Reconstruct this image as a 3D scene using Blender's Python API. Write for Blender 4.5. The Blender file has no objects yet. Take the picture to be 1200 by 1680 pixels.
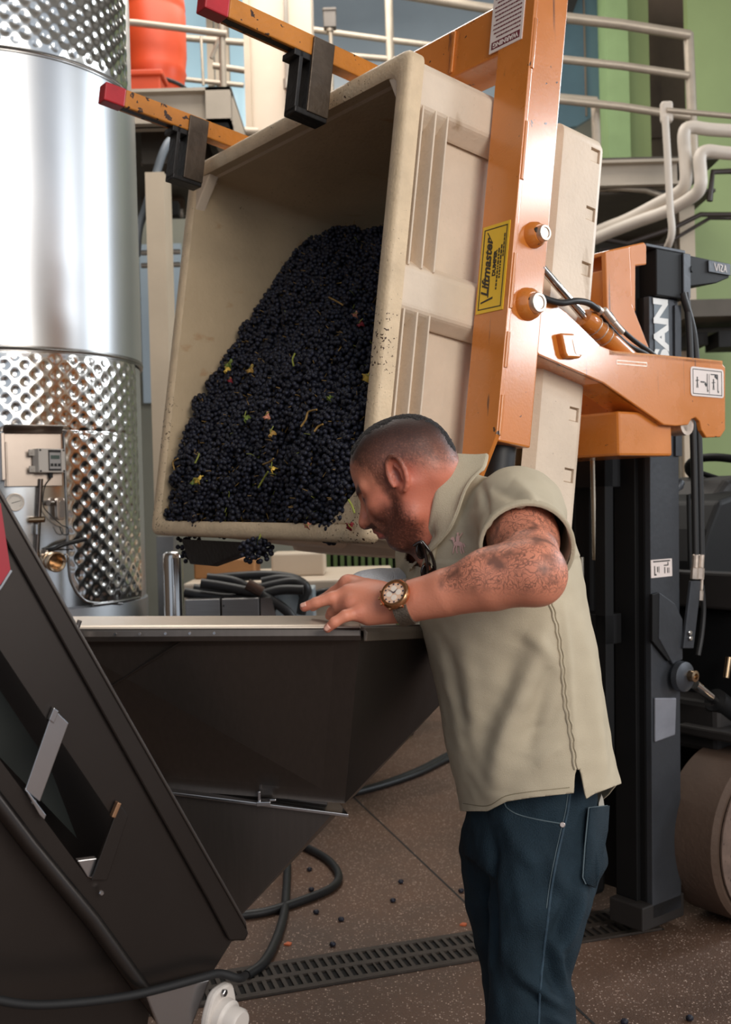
import bpy, bmesh, math, random
import numpy as np
from mathutils import Vector, Matrix, Euler
from mathutils.bvhtree import BVHTree

random.seed(7)
rng = np.random.default_rng(7)
SC = bpy.context.scene
COL = SC.collection
PI = math.pi
R_ = math.radians

# ------------------------------------------------------------------ camera
EYE = Vector((0.0, 0.0, 1.48))
FOC = 1750.0
CAMROT = Matrix.Rotation(PI / 2 - 20 / FOC, 3, 'X') @ Matrix.Rotation(R_(-1.5), 3, 'Z')
cd = bpy.data.cameras.new('camera')
cd.sensor_fit = 'HORIZONTAL'
cd.sensor_width = 36.0
cd.lens = FOC / 1200 * 36
cd.clip_start = 0.05
cd.dof.use_dof = True
cd.dof.focus_distance = 2.25
cd.dof.aperture_fstop = 8.0
cam = bpy.data.objects.new('camera', cd)
cam.matrix_world = Matrix.Translation(EYE) @ CAMROT.to_4x4()
COL.objects.link(cam)
SC.camera = cam

# ------------------------------------------------------------------ sky, light, exposure
SC.view_settings.view_transform = 'Standard'
SC.view_settings.look = 'None'
SC.view_settings.gamma = 1
SC.view_settings.use_curve_mapping = False
SC.view_settings.exposure = 0.0
wd = bpy.data.worlds.new('sky')
SC.world = wd
wd.use_nodes = True
wn = wd.node_tree.nodes
wn['Background'].inputs[0].default_value = (0.78, 0.87, 1.0, 1)
wn['Background'].inputs[1].default_value = 0.66


def area(name, loc, target, sx, sy, power, color):
    l = bpy.data.lights.new(name, 'AREA')
    l.shape = 'RECTANGLE'
    l.size, l.size_y = sx, sy
    l.energy = power
    l.color = color
    o = bpy.data.objects.new(name, l)
    o.location = loc
    o.rotation_euler = (Vector(target) - Vector(loc)).to_track_quat('-Z', 'Y').to_euler()
    COL.objects.link(o)
    return o


# daylight through the tall door behind the photographer, through the high windows on the right, and a skylight
area('door_daylight', (3.6, -4.5, 4.4), (0.2, 3.0, 1.7), 4.0, 3.6, 400, (1.0, 0.91, 0.81))
area('window_daylight', (6.2, 2.2, 3.95), (0.9, 2.85, 2.2), 0.9, 0.5, 42, (0.93, 0.96, 1.0))
area('window_daylight', (6.2, 2.2, 2.75), (0.9, 2.85, 1.9), 0.8, 0.5, 34, (0.93, 0.96, 1.0))
area('window_daylight', (6.6, 6.0, 4.2), (0.6, 2.3, 1.2), 1.8, 1.6, 190, (0.86, 0.93, 1.0))
area('skylight', (-0.5, 7.0, 6.2), (0.0, 7.0, 0.0), 5.0, 3.0, 260, (1.0, 0.95, 0.88))


# ------------------------------------------------------------------ helpers
def pt(px, py, Y):
    """point seen at photo pixel (px, py), at the real distance Y from the camera wall"""
    d = CAMROT @ Vector(((px - 600) / FOC, -(py - 840) / FOC, -1))
    return EYE + d * (Y / d.y)


def ptz(px, py, z):
    d = CAMROT @ Vector(((px - 600) / FOC, -(py - 840) / FOC, -1))
    return EYE + d * ((z - EYE.z) / d.z)


def proj(p):
    q = CAMROT.transposed() @ (Vector(p) - EYE)
    return 600 + FOC * q.x / -q.z, 840 - FOC * q.y / -q.z


def ray_plane(px, py, o, n):
    d = CAMROT @ Vector(((px - 600) / FOC, -(py - 840) / FOC, -1))
    return EYE + d * ((Vector(o) - EYE).dot(n) / d.dot(n))


MATS = {}


def srgb(c):
    return tuple(((v / 255) / 12.92 if v / 255 <= 0.04045 else ((v / 255 + 0.055) / 1.055) ** 2.4) for v in c) + (1,)


def mat(name, rgb, rough=0.5, metal=0.0, var=0.15, vscale=6.0, bump=0.0, bscale=60.0, dots=None, dscale=25.0, damt=0.12,
        spec=0.5, coat=0.0, aniso=None, scratch=None, emit=None, stretch=None, rvar=0.0):
    """procedural principled material: base colour with noise variation, optional dirt dots, bump and scratches"""
    if name in MATS:
        return MATS[name]
    m = bpy.data.materials.new(name)
    m.use_nodes = True
    nt = m.node_tree
    N, L = nt.nodes, nt.links
    b = N['Principled BSDF']
    c = srgb(rgb)
    b.inputs['Roughness'].default_value = rough
    b.inputs['Metallic'].default_value = metal
    b.inputs['Specular IOR Level'].default_value = spec
    b.inputs['Coat Weight'].default_value = coat
    b.inputs['Coat Roughness'].default_value = 0.15
    tc = N.new('ShaderNodeTexCoord')
    co = tc.outputs['Object']
    if stretch:
        mp = N.new('ShaderNodeMapping')
        mp.inputs['Scale'].default_value = stretch
        L.new(co, mp.inputs['Vector'])
        co = mp.outputs['Vector']
    nz = N.new('ShaderNodeTexNoise')
    nz.inputs['Scale'].default_value = vscale
    nz.inputs['Detail'].default_value = 6
    nz.inputs['Roughness'].default_value = 0.6
    L.new(co, nz.inputs['Vector'])
    mix = N.new('ShaderNodeMix')
    mix.data_type = 'RGBA'
    mix.inputs[6].default_value = tuple(v * (1 - var) for v in c[:3]) + (1,)
    mix.inputs[7].default_value = tuple(min(1, v * (1 + var)) for v in c[:3]) + (1,)
    rp = N.new('ShaderNodeMapRange')
    rp.inputs[1].default_value, rp.inputs[2].default_value = 0.3, 0.7
    L.new(nz.outputs['Fac'], rp.inputs[0])
    L.new(rp.outputs[0], mix.inputs[0])
    out = mix.outputs[2]
    if rvar:
        rr = N.new('ShaderNodeMapRange')
        rr.inputs[1].default_value, rr.inputs[2].default_value = 0.35, 0.65
        rr.inputs[3].default_value, rr.inputs[4].default_value = max(0.02, rough - rvar), rough + rvar
        L.new(nz.outputs['Fac'], rr.inputs[0])
        L.new(rr.outputs[0], b.inputs['Roughness'])
    if dots:
        vo = N.new('ShaderNodeTexVoronoi')
        vo.inputs['Scale'].default_value = dscale
        n2 = N.new('ShaderNodeTexNoise')
        n2.inputs['Scale'].default_value = 3.0
        n2.inputs['Detail'].default_value = 3
        L.new(tc.outputs['Object'], n2.inputs['Vector'])
        n3 = N.new('ShaderNodeTexNoise')
        n3.inputs['Scale'].default_value = dscale * 1.5
        ad = N.new('ShaderNodeMixRGB')
        ad.blend_type = 'ADD'
        ad.inputs[0].default_value = 0.03
        L.new(tc.outputs['Object'], n3.inputs['Vector'])
        L.new(tc.outputs['Object'], ad.inputs[1])
        L.new(n3.outputs['Color'], ad.inputs[2])
        L.new(ad.outputs[0], vo.inputs['Vector'])
        th = N.new('ShaderNodeMapRange')           # dots appear only where the large noise is high
        th.inputs[1].default_value, th.inputs[2].default_value = 0.42, 0.7
        th.inputs[3].default_value, th.inputs[4].default_value = 0.0, damt * 2
        L.new(n2.outputs['Fac'], th.inputs[0])
        lt = N.new('ShaderNodeMath')
        lt.operation = 'LESS_THAN'
        L.new(vo.outputs['Distance'], lt.inputs[0])
        L.new(th.outputs[0], lt.inputs[1])
        m2 = N.new('ShaderNodeMix')
        m2.data_type = 'RGBA'
        m2.inputs[7].default_value = srgb(dots)
        L.new(lt.outputs[0], m2.inputs[0])
        L.new(out, m2.inputs[6])
        out = m2.outputs[2]
    if scratch:
        mp2 = N.new('ShaderNodeMapping')
        mp2.inputs['Scale'].default_value = scratch[1]
        L.new(tc.outputs['Object'], mp2.inputs['Vector'])
        n4 = N.new('ShaderNodeTexNoise')
        n4.inputs['Scale'].default_value = 1.0
        n4.inputs['Detail'].default_value = 5
        L.new(mp2.outputs[0], n4.inputs['Vector'])
        t2 = N.new('ShaderNodeMapRange')
        t2.inputs[1].default_value, t2.inputs[2].default_value = scratch[2], scratch[2] + 0.06
        L.new(n4.outputs['Fac'], t2.inputs[0])
        m3 = N.new('ShaderNodeMix')
        m3.data_type = 'RGBA'
        m3.inputs[7].default_value = srgb(scratch[0])
        L.new(t2.outputs[0], m3.inputs[0])
        L.new(out, m3.inputs[6])
        out = m3.outputs[2]
    L.new(out, b.inputs['Base Color'])
    if bump:
        n5 = N.new('ShaderNodeTexNoise')
        n5.inputs['Scale'].default_value = bscale
        n5.inputs['Detail'].default_value = 4
        L.new(co, n5.inputs['Vector'])
        bp = N.new('ShaderNodeBump')
        bp.inputs['Strength'].default_value = bump
        bp.inputs['Distance'].default_value = 0.01
        L.new(n5.outputs['Fac'], bp.inputs['Height'])
        L.new(bp.outputs[0], b.inputs['Normal'])
    if aniso is not None:
        b.inputs['Anisotropic'].default_value = aniso[0]
        b.inputs['Anisotropic Rotation'].default_value = aniso[1]
        tg = N.new('ShaderNodeTangent')
        tg.direction_type = 'RADIAL'
        tg.axis = 'Z'
        L.new(tg.outputs[0], b.inputs['Tangent'])
    if emit:
        b.inputs['Emission Color'].default_value = srgb(emit[0])
        b.inputs['Emission Strength'].default_value = emit[1]
    MATS[name] = m
    return m


class MB:
    """collects shapes, in the frame M, for one mesh object"""

    def __init__(self, M=None):
        self.v, self.f, self.M = [], [], M or Matrix.Identity(4)

    def add(self, vs, fs):
        n = len(self.v)
        self.v += [tuple(self.M @ Vector(p)) for p in vs]
        self.f += [tuple(i + n for i in q) for q in fs]
        return self

    def box(self, lo, hi):
        x0, y0, z0 = lo
        x1, y1, z1 = hi
        vs = [(x0, y0, z0), (x1, y0, z0), (x1, y1, z0), (x0, y1, z0), (x0, y0, z1), (x1, y0, z1), (x1, y1, z1), (x0, y1, z1)]
        return self.add(vs, [(0, 3, 2, 1), (4, 5, 6, 7), (0, 1, 5, 4), (1, 2, 6, 5), (2, 3, 7, 6), (3, 0, 4, 7)])

    def prism(self, pts, vec):
        """polygon pts (3D) swept by vec"""
        n = len(pts)
        vec = Vector(vec)
        a = [Vector(p) for p in pts]
        nrm = Vector((0, 0, 0))
        for i in range(n):
            nrm += a[i].cross(a[(i + 1) % n])
        if nrm.dot(vec) > 0:
            a = a[::-1]
        vs = a + [p + vec for p in a]
        fs = [tuple(range(n)), tuple(range(2 * n - 1, n - 1, -1))]
        fs += [(i, i + n, (i + 1) % n + n, (i + 1) % n) for i in range(n)]
        return self.add(vs, fs)

    def poly2(self, pts, ax, v0, v1):
        """2D polygon in the plane of the other two axes, swept along axis ax from v0 to v1"""
        o = [i for i in range(3) if i != ax]
        P = []
        for p in pts:
            q = [0, 0, 0]
            q[o[0]], q[o[1]], q[ax] = p[0], p[1], v0
            P.append(q)
        vec = [0, 0, 0]
        vec[ax] = v1 - v0
        return self.prism(P, vec)

    def tube(self, pts, r, n=10, cap=True, closed=False):
        P = [Vector(p) for p in pts]
        m = len(P)
        rs = r if isinstance(r, (list, tuple)) else [r] * m
        t0 = (P[1] - P[0]).normalized()
        up = Vector((0, 0, 1)) if abs(t0.z) < 0.9 else Vector((1, 0, 0))
        nx = t0.cross(up).normalized()
        vs = []
        for i in range(m):
            a = P[i - 1] if (i > 0 or closed) else P[i]
            b = P[(i + 1) % m] if (i < m - 1 or closed) else P[i]
            t = (b - a).normalized()
            nx = (nx - t * nx.dot(t)).normalized()
            ny = t.cross(nx)
            for k in range(n):
                an = 2 * PI * k / n
                vs.append(P[i] + (nx * math.cos(an) + ny * math.sin(an)) * rs[i])
        fs = []
        for i in range(m if closed else m - 1):
            j = (i + 1) % m
            for k in range(n):
                fs.append((i * n + k, i * n + (k + 1) % n, j * n + (k + 1) % n, j * n + k))
        if cap and not closed:
            fs += [tuple(range(n))[::-1], tuple((m - 1) * n + k for k in range(n))]
        return self.add(vs, fs)

    def lathe(self, prof, o=(0, 0, 0), ax=(0, 0, 1), n=24, a0=0, a1=2 * PI, cap=True):
        """profile [(r, h)] turned about the axis ax through o"""
        ax = Vector(ax).normalized()
        e1 = ax.orthogonal().normalized()
        e2 = ax.cross(e1)
        o = Vector(o)
        full = abs(a1 - a0 - 2 * PI) < 1e-6
        cols = n if full else n + 1
        vs = []
        for r, h in prof:
            for k in range(cols):
                an = a0 + (a1 - a0) * k / n
                vs.append(o + ax * h + (e1 * math.cos(an) + e2 * math.sin(an)) * r)
        fs = []
        for i in range(len(prof) - 1):
            for k in range(n):
                k2 = (k + 1) % cols
                fs.append((i * cols + k, i * cols + k2, (i + 1) * cols + k2, (i + 1) * cols + k))
        if full and cap:
            if prof[0][0] > 1e-5:
                fs.append(tuple(range(cols))[::-1])
            if prof[-1][0] > 1e-5:
                fs.append(tuple((len(prof) - 1) * cols + k for k in range(cols)))
        return self.add(vs, fs)

    def cyl(self, p0, p1, r, n=20, ch=0.0):
        p0, p1 = Vector(p0), Vector(p1)
        h = (p1 - p0).length
        pr = [(r, 0), (r, h)] if not ch else [(r - ch, 0), (r, ch), (r, h - ch), (r - ch, h)]
        return self.lathe(pr, p0, p1 - p0, n)

    def ball(self, c, r, n=12, sc=(1, 1, 1)):
        vs, fs = [], []
        for i in range(n + 1):
            for k in range(n * 2):
                a, b = PI * i / n, PI * k / n
                vs.append((c[0] + r * sc[0] * math.sin(a) * math.cos(b), c[1] + r * sc[1] * math.sin(a) * math.sin(b), c[2] + r * sc[2] * math.cos(a)))
        for i in range(n):
            for k in range(n * 2):
                k2 = (k + 1) % (n * 2)
                fs.append((i * 2 * n + k, (i + 1) * 2 * n + k, (i + 1) * 2 * n + k2, i * 2 * n + k2))
        return self.add(vs, fs)

    def build(self, name, m, parent=None, bevel=0.0, smooth=None, seg=2, root=None):
        o = mesh_obj(name, self.v, self.f, m, parent, smooth)
        if bevel:
            md = o.modifiers.new('bevel', 'BEVEL')
            md.width, md.segments, md.limit_method, md.angle_limit = bevel, seg, 'ANGLE', R_(35)
        return o


def root_loc(o):
    l = Vector((0, 0, 0))
    while o is not None:
        l += o.location
        o = o.parent
    return l


def mesh_obj(name, v, f, m, parent=None, smooth=None):
    me = bpy.data.meshes.new(name)
    off = root_loc(parent)
    if isinstance(v, np.ndarray):
        v = v - np.array(off)
    else:
        v = [(p[0] - off.x, p[1] - off.y, p[2] - off.z) for p in v]
    me.from_pydata(v, [], f)
    me.validate()
    bm = bmesh.new()
    bm.from_mesh(me)
    bmesh.ops.remove_doubles(bm, verts=bm.verts, dist=1e-6)
    bm.to_mesh(me)
    bm.free()
    if smooth is not None:
        if smooth >= 180:
            me.shade_smooth()
        else:
            me.shade_smooth()
            me.set_sharp_from_angle(angle=R_(smooth))
    if m:
        me.materials.append(m)
    o = bpy.data.objects.new(name, me)
    COL.objects.link(o)
    o.parent = parent
    return o


def thing(name, label, cat, loc=(0, 0, 0), group=None):
    o = bpy.data.objects.new(name, None)
    o.empty_display_size = 0.1
    COL.objects.link(o)
    o.location = loc
    return tag(o, label, cat, group)


def tag(o, label, cat, group=None):
    o['label'], o['category'] = label, cat
    if group:
        o['group'] = group
    return o


def struct(o):
    o['kind'] = 'structure'
    return o


def text(name, s, m, parent, M, size, shear=0.0, bold=0.0, align='CENTER', extr=0.0004, sx=1.0):
    """lettering as a thin flat mesh; M maps text x to reading direction, y to up, z to out of the surface"""
    c = bpy.data.curves.new(name, 'FONT')
    c.body, c.size, c.shear, c.offset, c.align_x, c.align_y, c.extrude = s, size, shear, bold, align, 'CENTER', extr
    t = bpy.data.objects.new(name, c)
    COL.objects.link(t)
    me = bpy.data.meshes.new_from_object(t.evaluated_get(bpy.context.evaluated_depsgraph_get()))
    bpy.data.objects.remove(t)
    off = Matrix.Translation(-root_loc(parent))
    me.transform(off @ M @ Matrix.Diagonal((sx, 1, 1, 1)))
    me.materials.clear()
    me.materials.append(m)
    o = bpy.data.objects.new(name, me)
    COL.objects.link(o)
    o.parent = parent
    return o


def fine_print(name, m, parent, M, width, rows, pitch, hgt, seed=1):
    """print too small to read: rows of word-long ink strokes"""
    rg = random.Random(seed)
    mb = MB(M)
    for k in range(rows):
        x = 0.0
        while x < width * (.98 if k % 4 else .85):
            w = min(rg.uniform(.8, 2.8) * hgt, width - x)
            mb.box((x, -k * pitch - hgt * .5, 0), (x + w, -k * pitch + hgt * .5, .0005))
            x += w + hgt * .55
    return mb.build(name, m, parent)


def basis(o, x, y):
    x = Vector(x).normalized()
    y = Vector(y)
    y = (y - x * y.dot(x)).normalized()
    z = x.cross(y)
    M = Matrix((x, y, z)).transposed().to_4x4()
    M.translation = Vector(o)
    return M


def rounded(pts, r, n=4):
    """round the corners of a 2D polygon"""
    out = []
    m = len(pts)
    for i in range(m):
        p, a, b = Vector(pts[i]), Vector(pts[i - 1]), Vector(pts[(i + 1) % m])
        da, db = (a - p), (b - p)
        ra = min(r, da.length * 0.45, db.length * 0.45)
        s, e = p + da.normalized() * ra, p + db.normalized() * ra
        for k in range(n + 1):
            t = k / n
            out.append(tuple((1 - t) ** 2 * s + 2 * t * (1 - t) * p + t * t * e))
    return out


def smooth_path(pts, n=8):
    """Catmull-Rom through the points"""
    P = [Vector(p) for p in pts]
    P = [P[0] * 2 - P[1]] + P + [P[-1] * 2 - P[-2]]
    out = []
    for i in range(1, len(P) - 2):
        for k in range(n):
            t = k / n
            out.append(0.5 * (2 * P[i] + (P[i + 1] - P[i - 1]) * t + (2 * P[i - 1] - 5 * P[i] + 4 * P[i + 1] - P[i + 2]) * t * t
                              + (3 * P[i] - P[i - 1] - 3 * P[i + 1] + P[i + 2]) * t ** 3))
    out.append(P[-2])
    return out


# two working frames: the tipped bin (a: depth from its rim, b: along its rim to the far end, c: up) and the forklift on the floor
_yaw, _tilt, _ro = 0.92702, 0.14586, 0.008236
BO = Vector((-0.0032, 2.5413, 1.377))
_w = Vector((-math.cos(_yaw), math.sin(_yaw), 0))
_dh = Vector((math.sin(_yaw), math.cos(_yaw), 0))
_z = Vector((0, 0, 1))
_d = _dh * math.cos(_tilt) - _z * math.sin(_tilt)
_u = _dh * math.sin(_tilt) + _z * math.cos(_tilt)
_w2 = _w * math.cos(_ro) + _u * math.sin(_ro)
_u2 = _u * math.cos(_ro) - _w * math.sin(_ro)


def frame(o, x, y, z):
    M = Matrix((x, y, z)).transposed().to_4x4()
    M.translation = o
    return M


BIN = frame(BO, _d, _w2, _u2)
FLT = frame(Vector((BO.x, BO.y, 0)), _dh, _w, _z)


def in_frame(M, px, py, ax, val):
    """photo pixel -> coordinates in the frame M, on its plane axis ax = val"""
    Mi = M.inverted()
    o = Mi @ EYE
    d = Mi.to_3x3() @ (CAMROT @ Vector(((px - 600) / FOC, -(py - 840) / FOC, -1)))
    return o + d * ((val - o[ax]) / d[ax])

# ================================================================== room
M_floor = mat('floor_concrete', (94, 70, 55), rough=0.62, var=0.38, vscale=1.6, bump=0.35, bscale=180, rvar=0.12)
# aggregate speckle in the floor
_nt = M_floor.node_tree
_b = _nt.nodes['Principled BSDF']
_src = _b.inputs['Base Color'].links[0].from_socket
_tc = _nt.nodes.new('ShaderNodeTexCoord')
_vo = _nt.nodes.new('ShaderNodeTexVoronoi')
_vo.inputs['Scale'].default_value = 165
_nt.links.new(_tc.outputs['Object'], _vo.inputs['Vector'])
_sp = _nt.nodes.new('ShaderNodeSeparateColor')
_nt.links.new(_vo.outputs['Color'], _sp.inputs[0])
_gt = _nt.nodes.new('ShaderNodeMath')
_gt.operation = 'GREATER_THAN'
_gt.inputs[1].default_value = 0.76
_nt.links.new(_sp.outputs[0], _gt.inputs[0])
_lt = _nt.nodes.new('ShaderNodeMath')
_lt.operation = 'LESS_THAN'
_lt.inputs[1].default_value = 0.42
_nt.links.new(_vo.outputs['Distance'], _lt.inputs[0])
_mu = _nt.nodes.new('ShaderNodeMath')
_mu.operation = 'MULTIPLY'
_nt.links.new(_gt.outputs[0], _mu.inputs[0])
_nt.links.new(_lt.outputs[0], _mu.inputs[1])
_rg = _nt.nodes.new('ShaderNodeMix')
_rg.data_type = 'RGBA'
_rg.inputs[6].default_value = srgb((60, 46, 40))
_rg.inputs[7].default_value = srgb((205, 178, 160))
_nt.links.new(_sp.outputs[1], _rg.inputs[0])
_mx = _nt.nodes.new('ShaderNodeMix')
_mx.data_type = 'RGBA'
_nt.links.new(_mu.outputs[0], _mx.inputs[0])
_nt.links.new(_src, _mx.inputs[6])
_nt.links.new(_rg.outputs[2], _mx.inputs[7])
_nt.links.new(_mx.outputs[2], _b.inputs['Base Color'])

M_dark = mat('dark_void', (26, 25, 24), rough=0.8, var=0.2)
M_beige = mat('beige_paint', (196, 180, 158), rough=0.5, var=0.07, vscale=3)
M_green = mat('green_wall_paint', (142, 160, 108), rough=0.6, var=0.08, vscale=1.2)
M_lgreen = mat('light_green_paint', (150, 178, 124), rough=0.55, var=0.06)
M_wallb = mat('back_wall_paint', (146, 147, 134), rough=0.7, var=0.12, vscale=0.8)
M_brown = mat('brown_panel', (112, 96, 80), rough=0.6, var=0.1)
M_ceil = mat('ceiling_panel', (150, 146, 138), rough=0.8, var=0.08)

fl = struct(MB().box((-8, -8, -0.15), (8, 12, 0)).build('floor', M_floor))
# saw-cut joint across the slab
a, b = ptz(575, 1303, 0), ptz(985, 1690, 0)
t = (b - a).normalized()
n = Vector((-t.y, t.x, 0)) * 0.004
a, b = a - t * 0.1, b + t * 1.5
MB().prism([a - n, a + n, b + n, b - n], (0, 0, 0.0012)).build('joint', M_dark, fl)
a, b = ptz(905, 1520, 0), ptz(1005, 1488, 0)
MB().prism([a - n * .6, a + n * .6, b + n * .6, b - n * .6], (0, 0, 0.0012)).build('joint', M_dark, fl)

struct(MB().box((-8, 11, 0), (8, 11.15, 7)).build('wall_back', M_wallb))
struct(MB().box((7.2, 2, 0), (7.35, 12, 7)).build('wall_right', mat('reflector_wall_paint', (206, 204, 198), rough=0.7, var=0.05, vscale=1)))  # unseen wall, its pale tone chosen to brighten reflections in the tank
struct(MB().box((-6.0, -3, 0), (-5.85, 12, 7)).build('wall_left', M_brown))
struct(MB().box((-8, -1.5, 7), (8, 12, 7.15)).build('ceiling', M_ceil))


def bgbox(name, px0, py0, px1, py1, Y, th, m, kind='structure', parent=None, bevel=0.0):
    """a box at its real distance whose front face spans the two photo corners"""
    p, q = pt(px0, (py0 + py1) / 2, Y), pt(px1, (py0 + py1) / 2, Y)
    cx = (px0 + px1) / 2
    z1, z0 = pt(cx, py0, Y).z, pt(cx, py1, Y).z
    o = MB().box((p.x, Y, z0), (q.x, Y + th, z1)).build(name, m, parent, bevel)
    if kind:
        o['kind'] = kind
    return o


# windows in the back wall
M_glass_sky = mat('window_daylight_glass', (170, 205, 218), rough=0.15, var=0.06, vscale=0.7, emit=((188, 220, 232), 0.55))
M_glass_dim = mat('window_dim_glass', (130, 142, 150), rough=0.2, var=0.25, vscale=0.5, emit=((150, 162, 170), 0.26))
M_glass_dark = mat('window_dark_glass', (70, 92, 102), rough=0.12, var=0.5, vscale=0.5, emit=((104, 130, 140), 0.12))
bgbox('window_1', 285, -60, 402, 215, 10.8, 0.08, M_glass_sky)
bgbox('window_2', 505, -80, 925, 170, 10.7, 0.08, M_glass_dim)
bgbox('window_3', 232, 400, 300, 660, 10.8, 0.06, M_glass_dim)
# sloping dark glazed bay on the right
o = MB().prism([pt(905, -60, 9.3), pt(997, -60, 9.3), pt(1001, 172, 9.3), pt(948, 206, 9.3), pt(905, 215, 9.3)], (0, 0.08, 0)).build('window_4', M_glass_dark)
struct(o)
o = MB().prism([pt(905, -80, 9.25), pt(978, -80, 9.25), pt(940, 22, 9.25), pt(905, 45, 9.25)], (0, 0.04, 0)).build('trim_1', M_dark)
struct(o)
for i, (xx, yy) in enumerate(((960, 30), (984, 60))):
    bgbox('trim_%d' % (2 + i), xx - 1, -60, xx + 1, 190, 9.28, 0.02, M_brown)

# columns and wall strips
M_white_col = mat('cream_column_paint', (214, 198, 178), rough=0.5, var=0.05, vscale=2)
col1 = bgbox('column', 409, -80, 512, 222, 8.2, 0.5, M_white_col)
bgbox('trim_4', 400, -80, 410, 222, 8.15, 0.1, M_beige)
for x0, x1 in ((338, 349), (351, 357), (366, 374)):
    bgbox('mullion', x0, -80, x1, 140, 10.2, 0.08, M_beige)
bgbox('column', 246, 282, 277, 860, 6.6, 0.25, M_beige)
bgbox('column', 259, 880, 287, 1060, 5.2, 0.1, mat('grey_post', (122, 120, 118), rough=0.4, metal=0.6))
bgbox('column', 996, -60, 1032, 262, 9.0, 0.3, M_lgreen)
bgbox('column', 1032, -60, 1066, 262, 9.1, 0.25, M_green)
bgbox('trim_5', 1062, -60, 1140, 262, 9.6, 0.1, M_brown)
bgbox('trim_6', 1064, 132, 1086, 226, 9.55, 0.04, mat('grey_hatch', (108, 92, 80), rough=0.6))
bgbox('wall_side', 1137, -60, 1330, 880, 8.6, 0.1, M_green)
bgbox('column', 1122, 310, 1147, 1000, 8.1, 0.2, M_beige)
bgbox('column', 1113, 310, 1122, 1000, 8.15, 0.15, mat('grey_column_paint', (128, 120, 108), rough=0.6))  # narrow strip beside the beige column, in a greyer tone
bgbox('trim_7', 1060, 620, 1122, 1000, 8.5, 0.05, M_lgreen)

M_pipe = mat('galvanised_rail', (176, 164, 148), rough=0.42, metal=0.35, var=0.1, vscale=8)
M_wpipe = mat('white_pipe_lagging', (206, 196, 184), rough=0.45, var=0.05, vscale=4)
M_conduit = mat('grey_conduit', (158, 150, 140), rough=0.4, metal=0.4, var=0.08)
M_steelbeam = mat('beam_paint', (178, 166, 150), rough=0.5, var=0.08, vscale=3)
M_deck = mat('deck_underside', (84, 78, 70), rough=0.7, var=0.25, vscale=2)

# ---- left catwalk
cw = thing('catwalk', 'beige steel catwalk with guard rails carrying an orange drum, beside the tank', 'catwalk', pt(300, 205, 7.0))


def ibeam(name, px0, px1, pyt, pyb, Y, th, parent):
    p0, p1 = pt(px0, pyt, Y), pt(px1, pyt, Y)
    zb = pt((px0 + px1) / 2, pyb, Y).z
    zt = (p0.z + p1.z) / 2
    mb = MB()
    mb.box((p0.x, Y, zt - 0.02), (p1.x, Y + th, zt)).box((p0.x, Y, zb), (p1.x, Y + th, zb + 0.02))
    mb.box((p0.x, Y + th * 0.42, zb), (p1.x, Y + th * 0.58, zt))
    return mb.build(name, M_steelbeam, parent), p0, p1, zt, zb


bm_, p0, p1, zt, zb = ibeam('beam', 60, 377, 146, 203, 7.0, 0.16, cw)
MB().box((p1.x - 0.16, 7.0, zb), (p1.x, 10.2, zt)).build('side_beam', M_steelbeam, cw)
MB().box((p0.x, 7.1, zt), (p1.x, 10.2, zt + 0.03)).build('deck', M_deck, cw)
for k in range(7):
    MB().cyl((p1.x - 0.22 + k * 0.028, 7.05, zb - 0.05), (p1.x - 0.22 + k * 0.028, 7.05, zb), 0.011, 8).build('bolt', M_pipe, cw)
MB().box((p1.x - 0.3, 7.02, zb - 0.03), (p1.x - 0.02, 7.2, zb)).build('cleat', M_dark, cw)


def rail(name, pix, Y, r, parent, m=None):
    return MB().tube([pt(x, y, Y) for x, y in pix], r, 10).build(name, m or M_pipe, parent, smooth=40)


rail('rail', [(120, 30), (225, 38), (372, 56)], 7.1, 0.022, cw)
rail('rail', [(300, 62), (400, 70)], 9.6, 0.03, cw)
rail('rail', [(300, 130), (400, 140)], 9.6, 0.022, cw)
rail('rail', [(350, 108), (402, 116)], 9.0, 0.026, cw)
rail('post', [(363, -30), (367, 146)], 7.12, 0.022, cw)
rail('post', [(330, 60), (334, 140)], 9.0, 0.012, cw)
rail('brace', [(361, 60), (347, 96)], 7.2, 0.014, cw)
rail('rail', [(370, 214), (425, 216)], 8.0, 0.03, cw)
# lower shelves of pipework under the deck
for (x0, x1, y, r) in ((232, 300, 268, 0.02), (232, 300, 352, 0.035), (232, 296, 415, 0.02), (232, 296, 436, 0.02)):
    rail('pipe', [(x0, y), (x1, y - 2)], 8.2, r, cw, M_conduit)
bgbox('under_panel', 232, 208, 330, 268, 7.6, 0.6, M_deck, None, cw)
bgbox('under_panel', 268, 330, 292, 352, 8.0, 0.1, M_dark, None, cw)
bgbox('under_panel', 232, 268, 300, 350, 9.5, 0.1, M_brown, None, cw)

# ---- orange drum on the deck
M_odrum = mat('orange_plastic', (206, 74, 36), rough=0.42, var=0.12, vscale=3)
dr_c = pt(253, 132, 7.55)
zdk = zt + 0.03
sc_ = 7.55 / FOC
dr = thing('drum', 'big orange plastic drum standing on the catwalk deck behind the rail', 'drum', (dr_c.x, 7.6, zdk))
R0 = 52 * sc_
MB().lathe([(R0 * .84, 0.0), (R0 * .88, 0.06), (R0 * .90, .2), (R0 * .93, .27), (R0 * .98, .30), (R0 * .95, .33), (R0, .42), (R0 * 1.0, .72), (R0 * .97, .74), (R0 * 1.0, .76), (R0 * .96, .84), (R0 * .9, .88), (0, .89)],
           (dr_c.x, 7.6, zdk), n=40).build('body', M_odrum, dr, smooth=40)
MB().tube([(dr_c.x + (R0 + .008) * math.cos(x), 7.6 + (R0 + .008) * math.sin(x), zdk + 0.20 - 0.03 * math.cos(x)) for x in np.linspace(0, 2 * PI, 40)[:-1]], 0.014, 6, closed=True).build('strap', mat('black_strap', (34, 32, 32), rough=0.6), dr)
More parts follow.
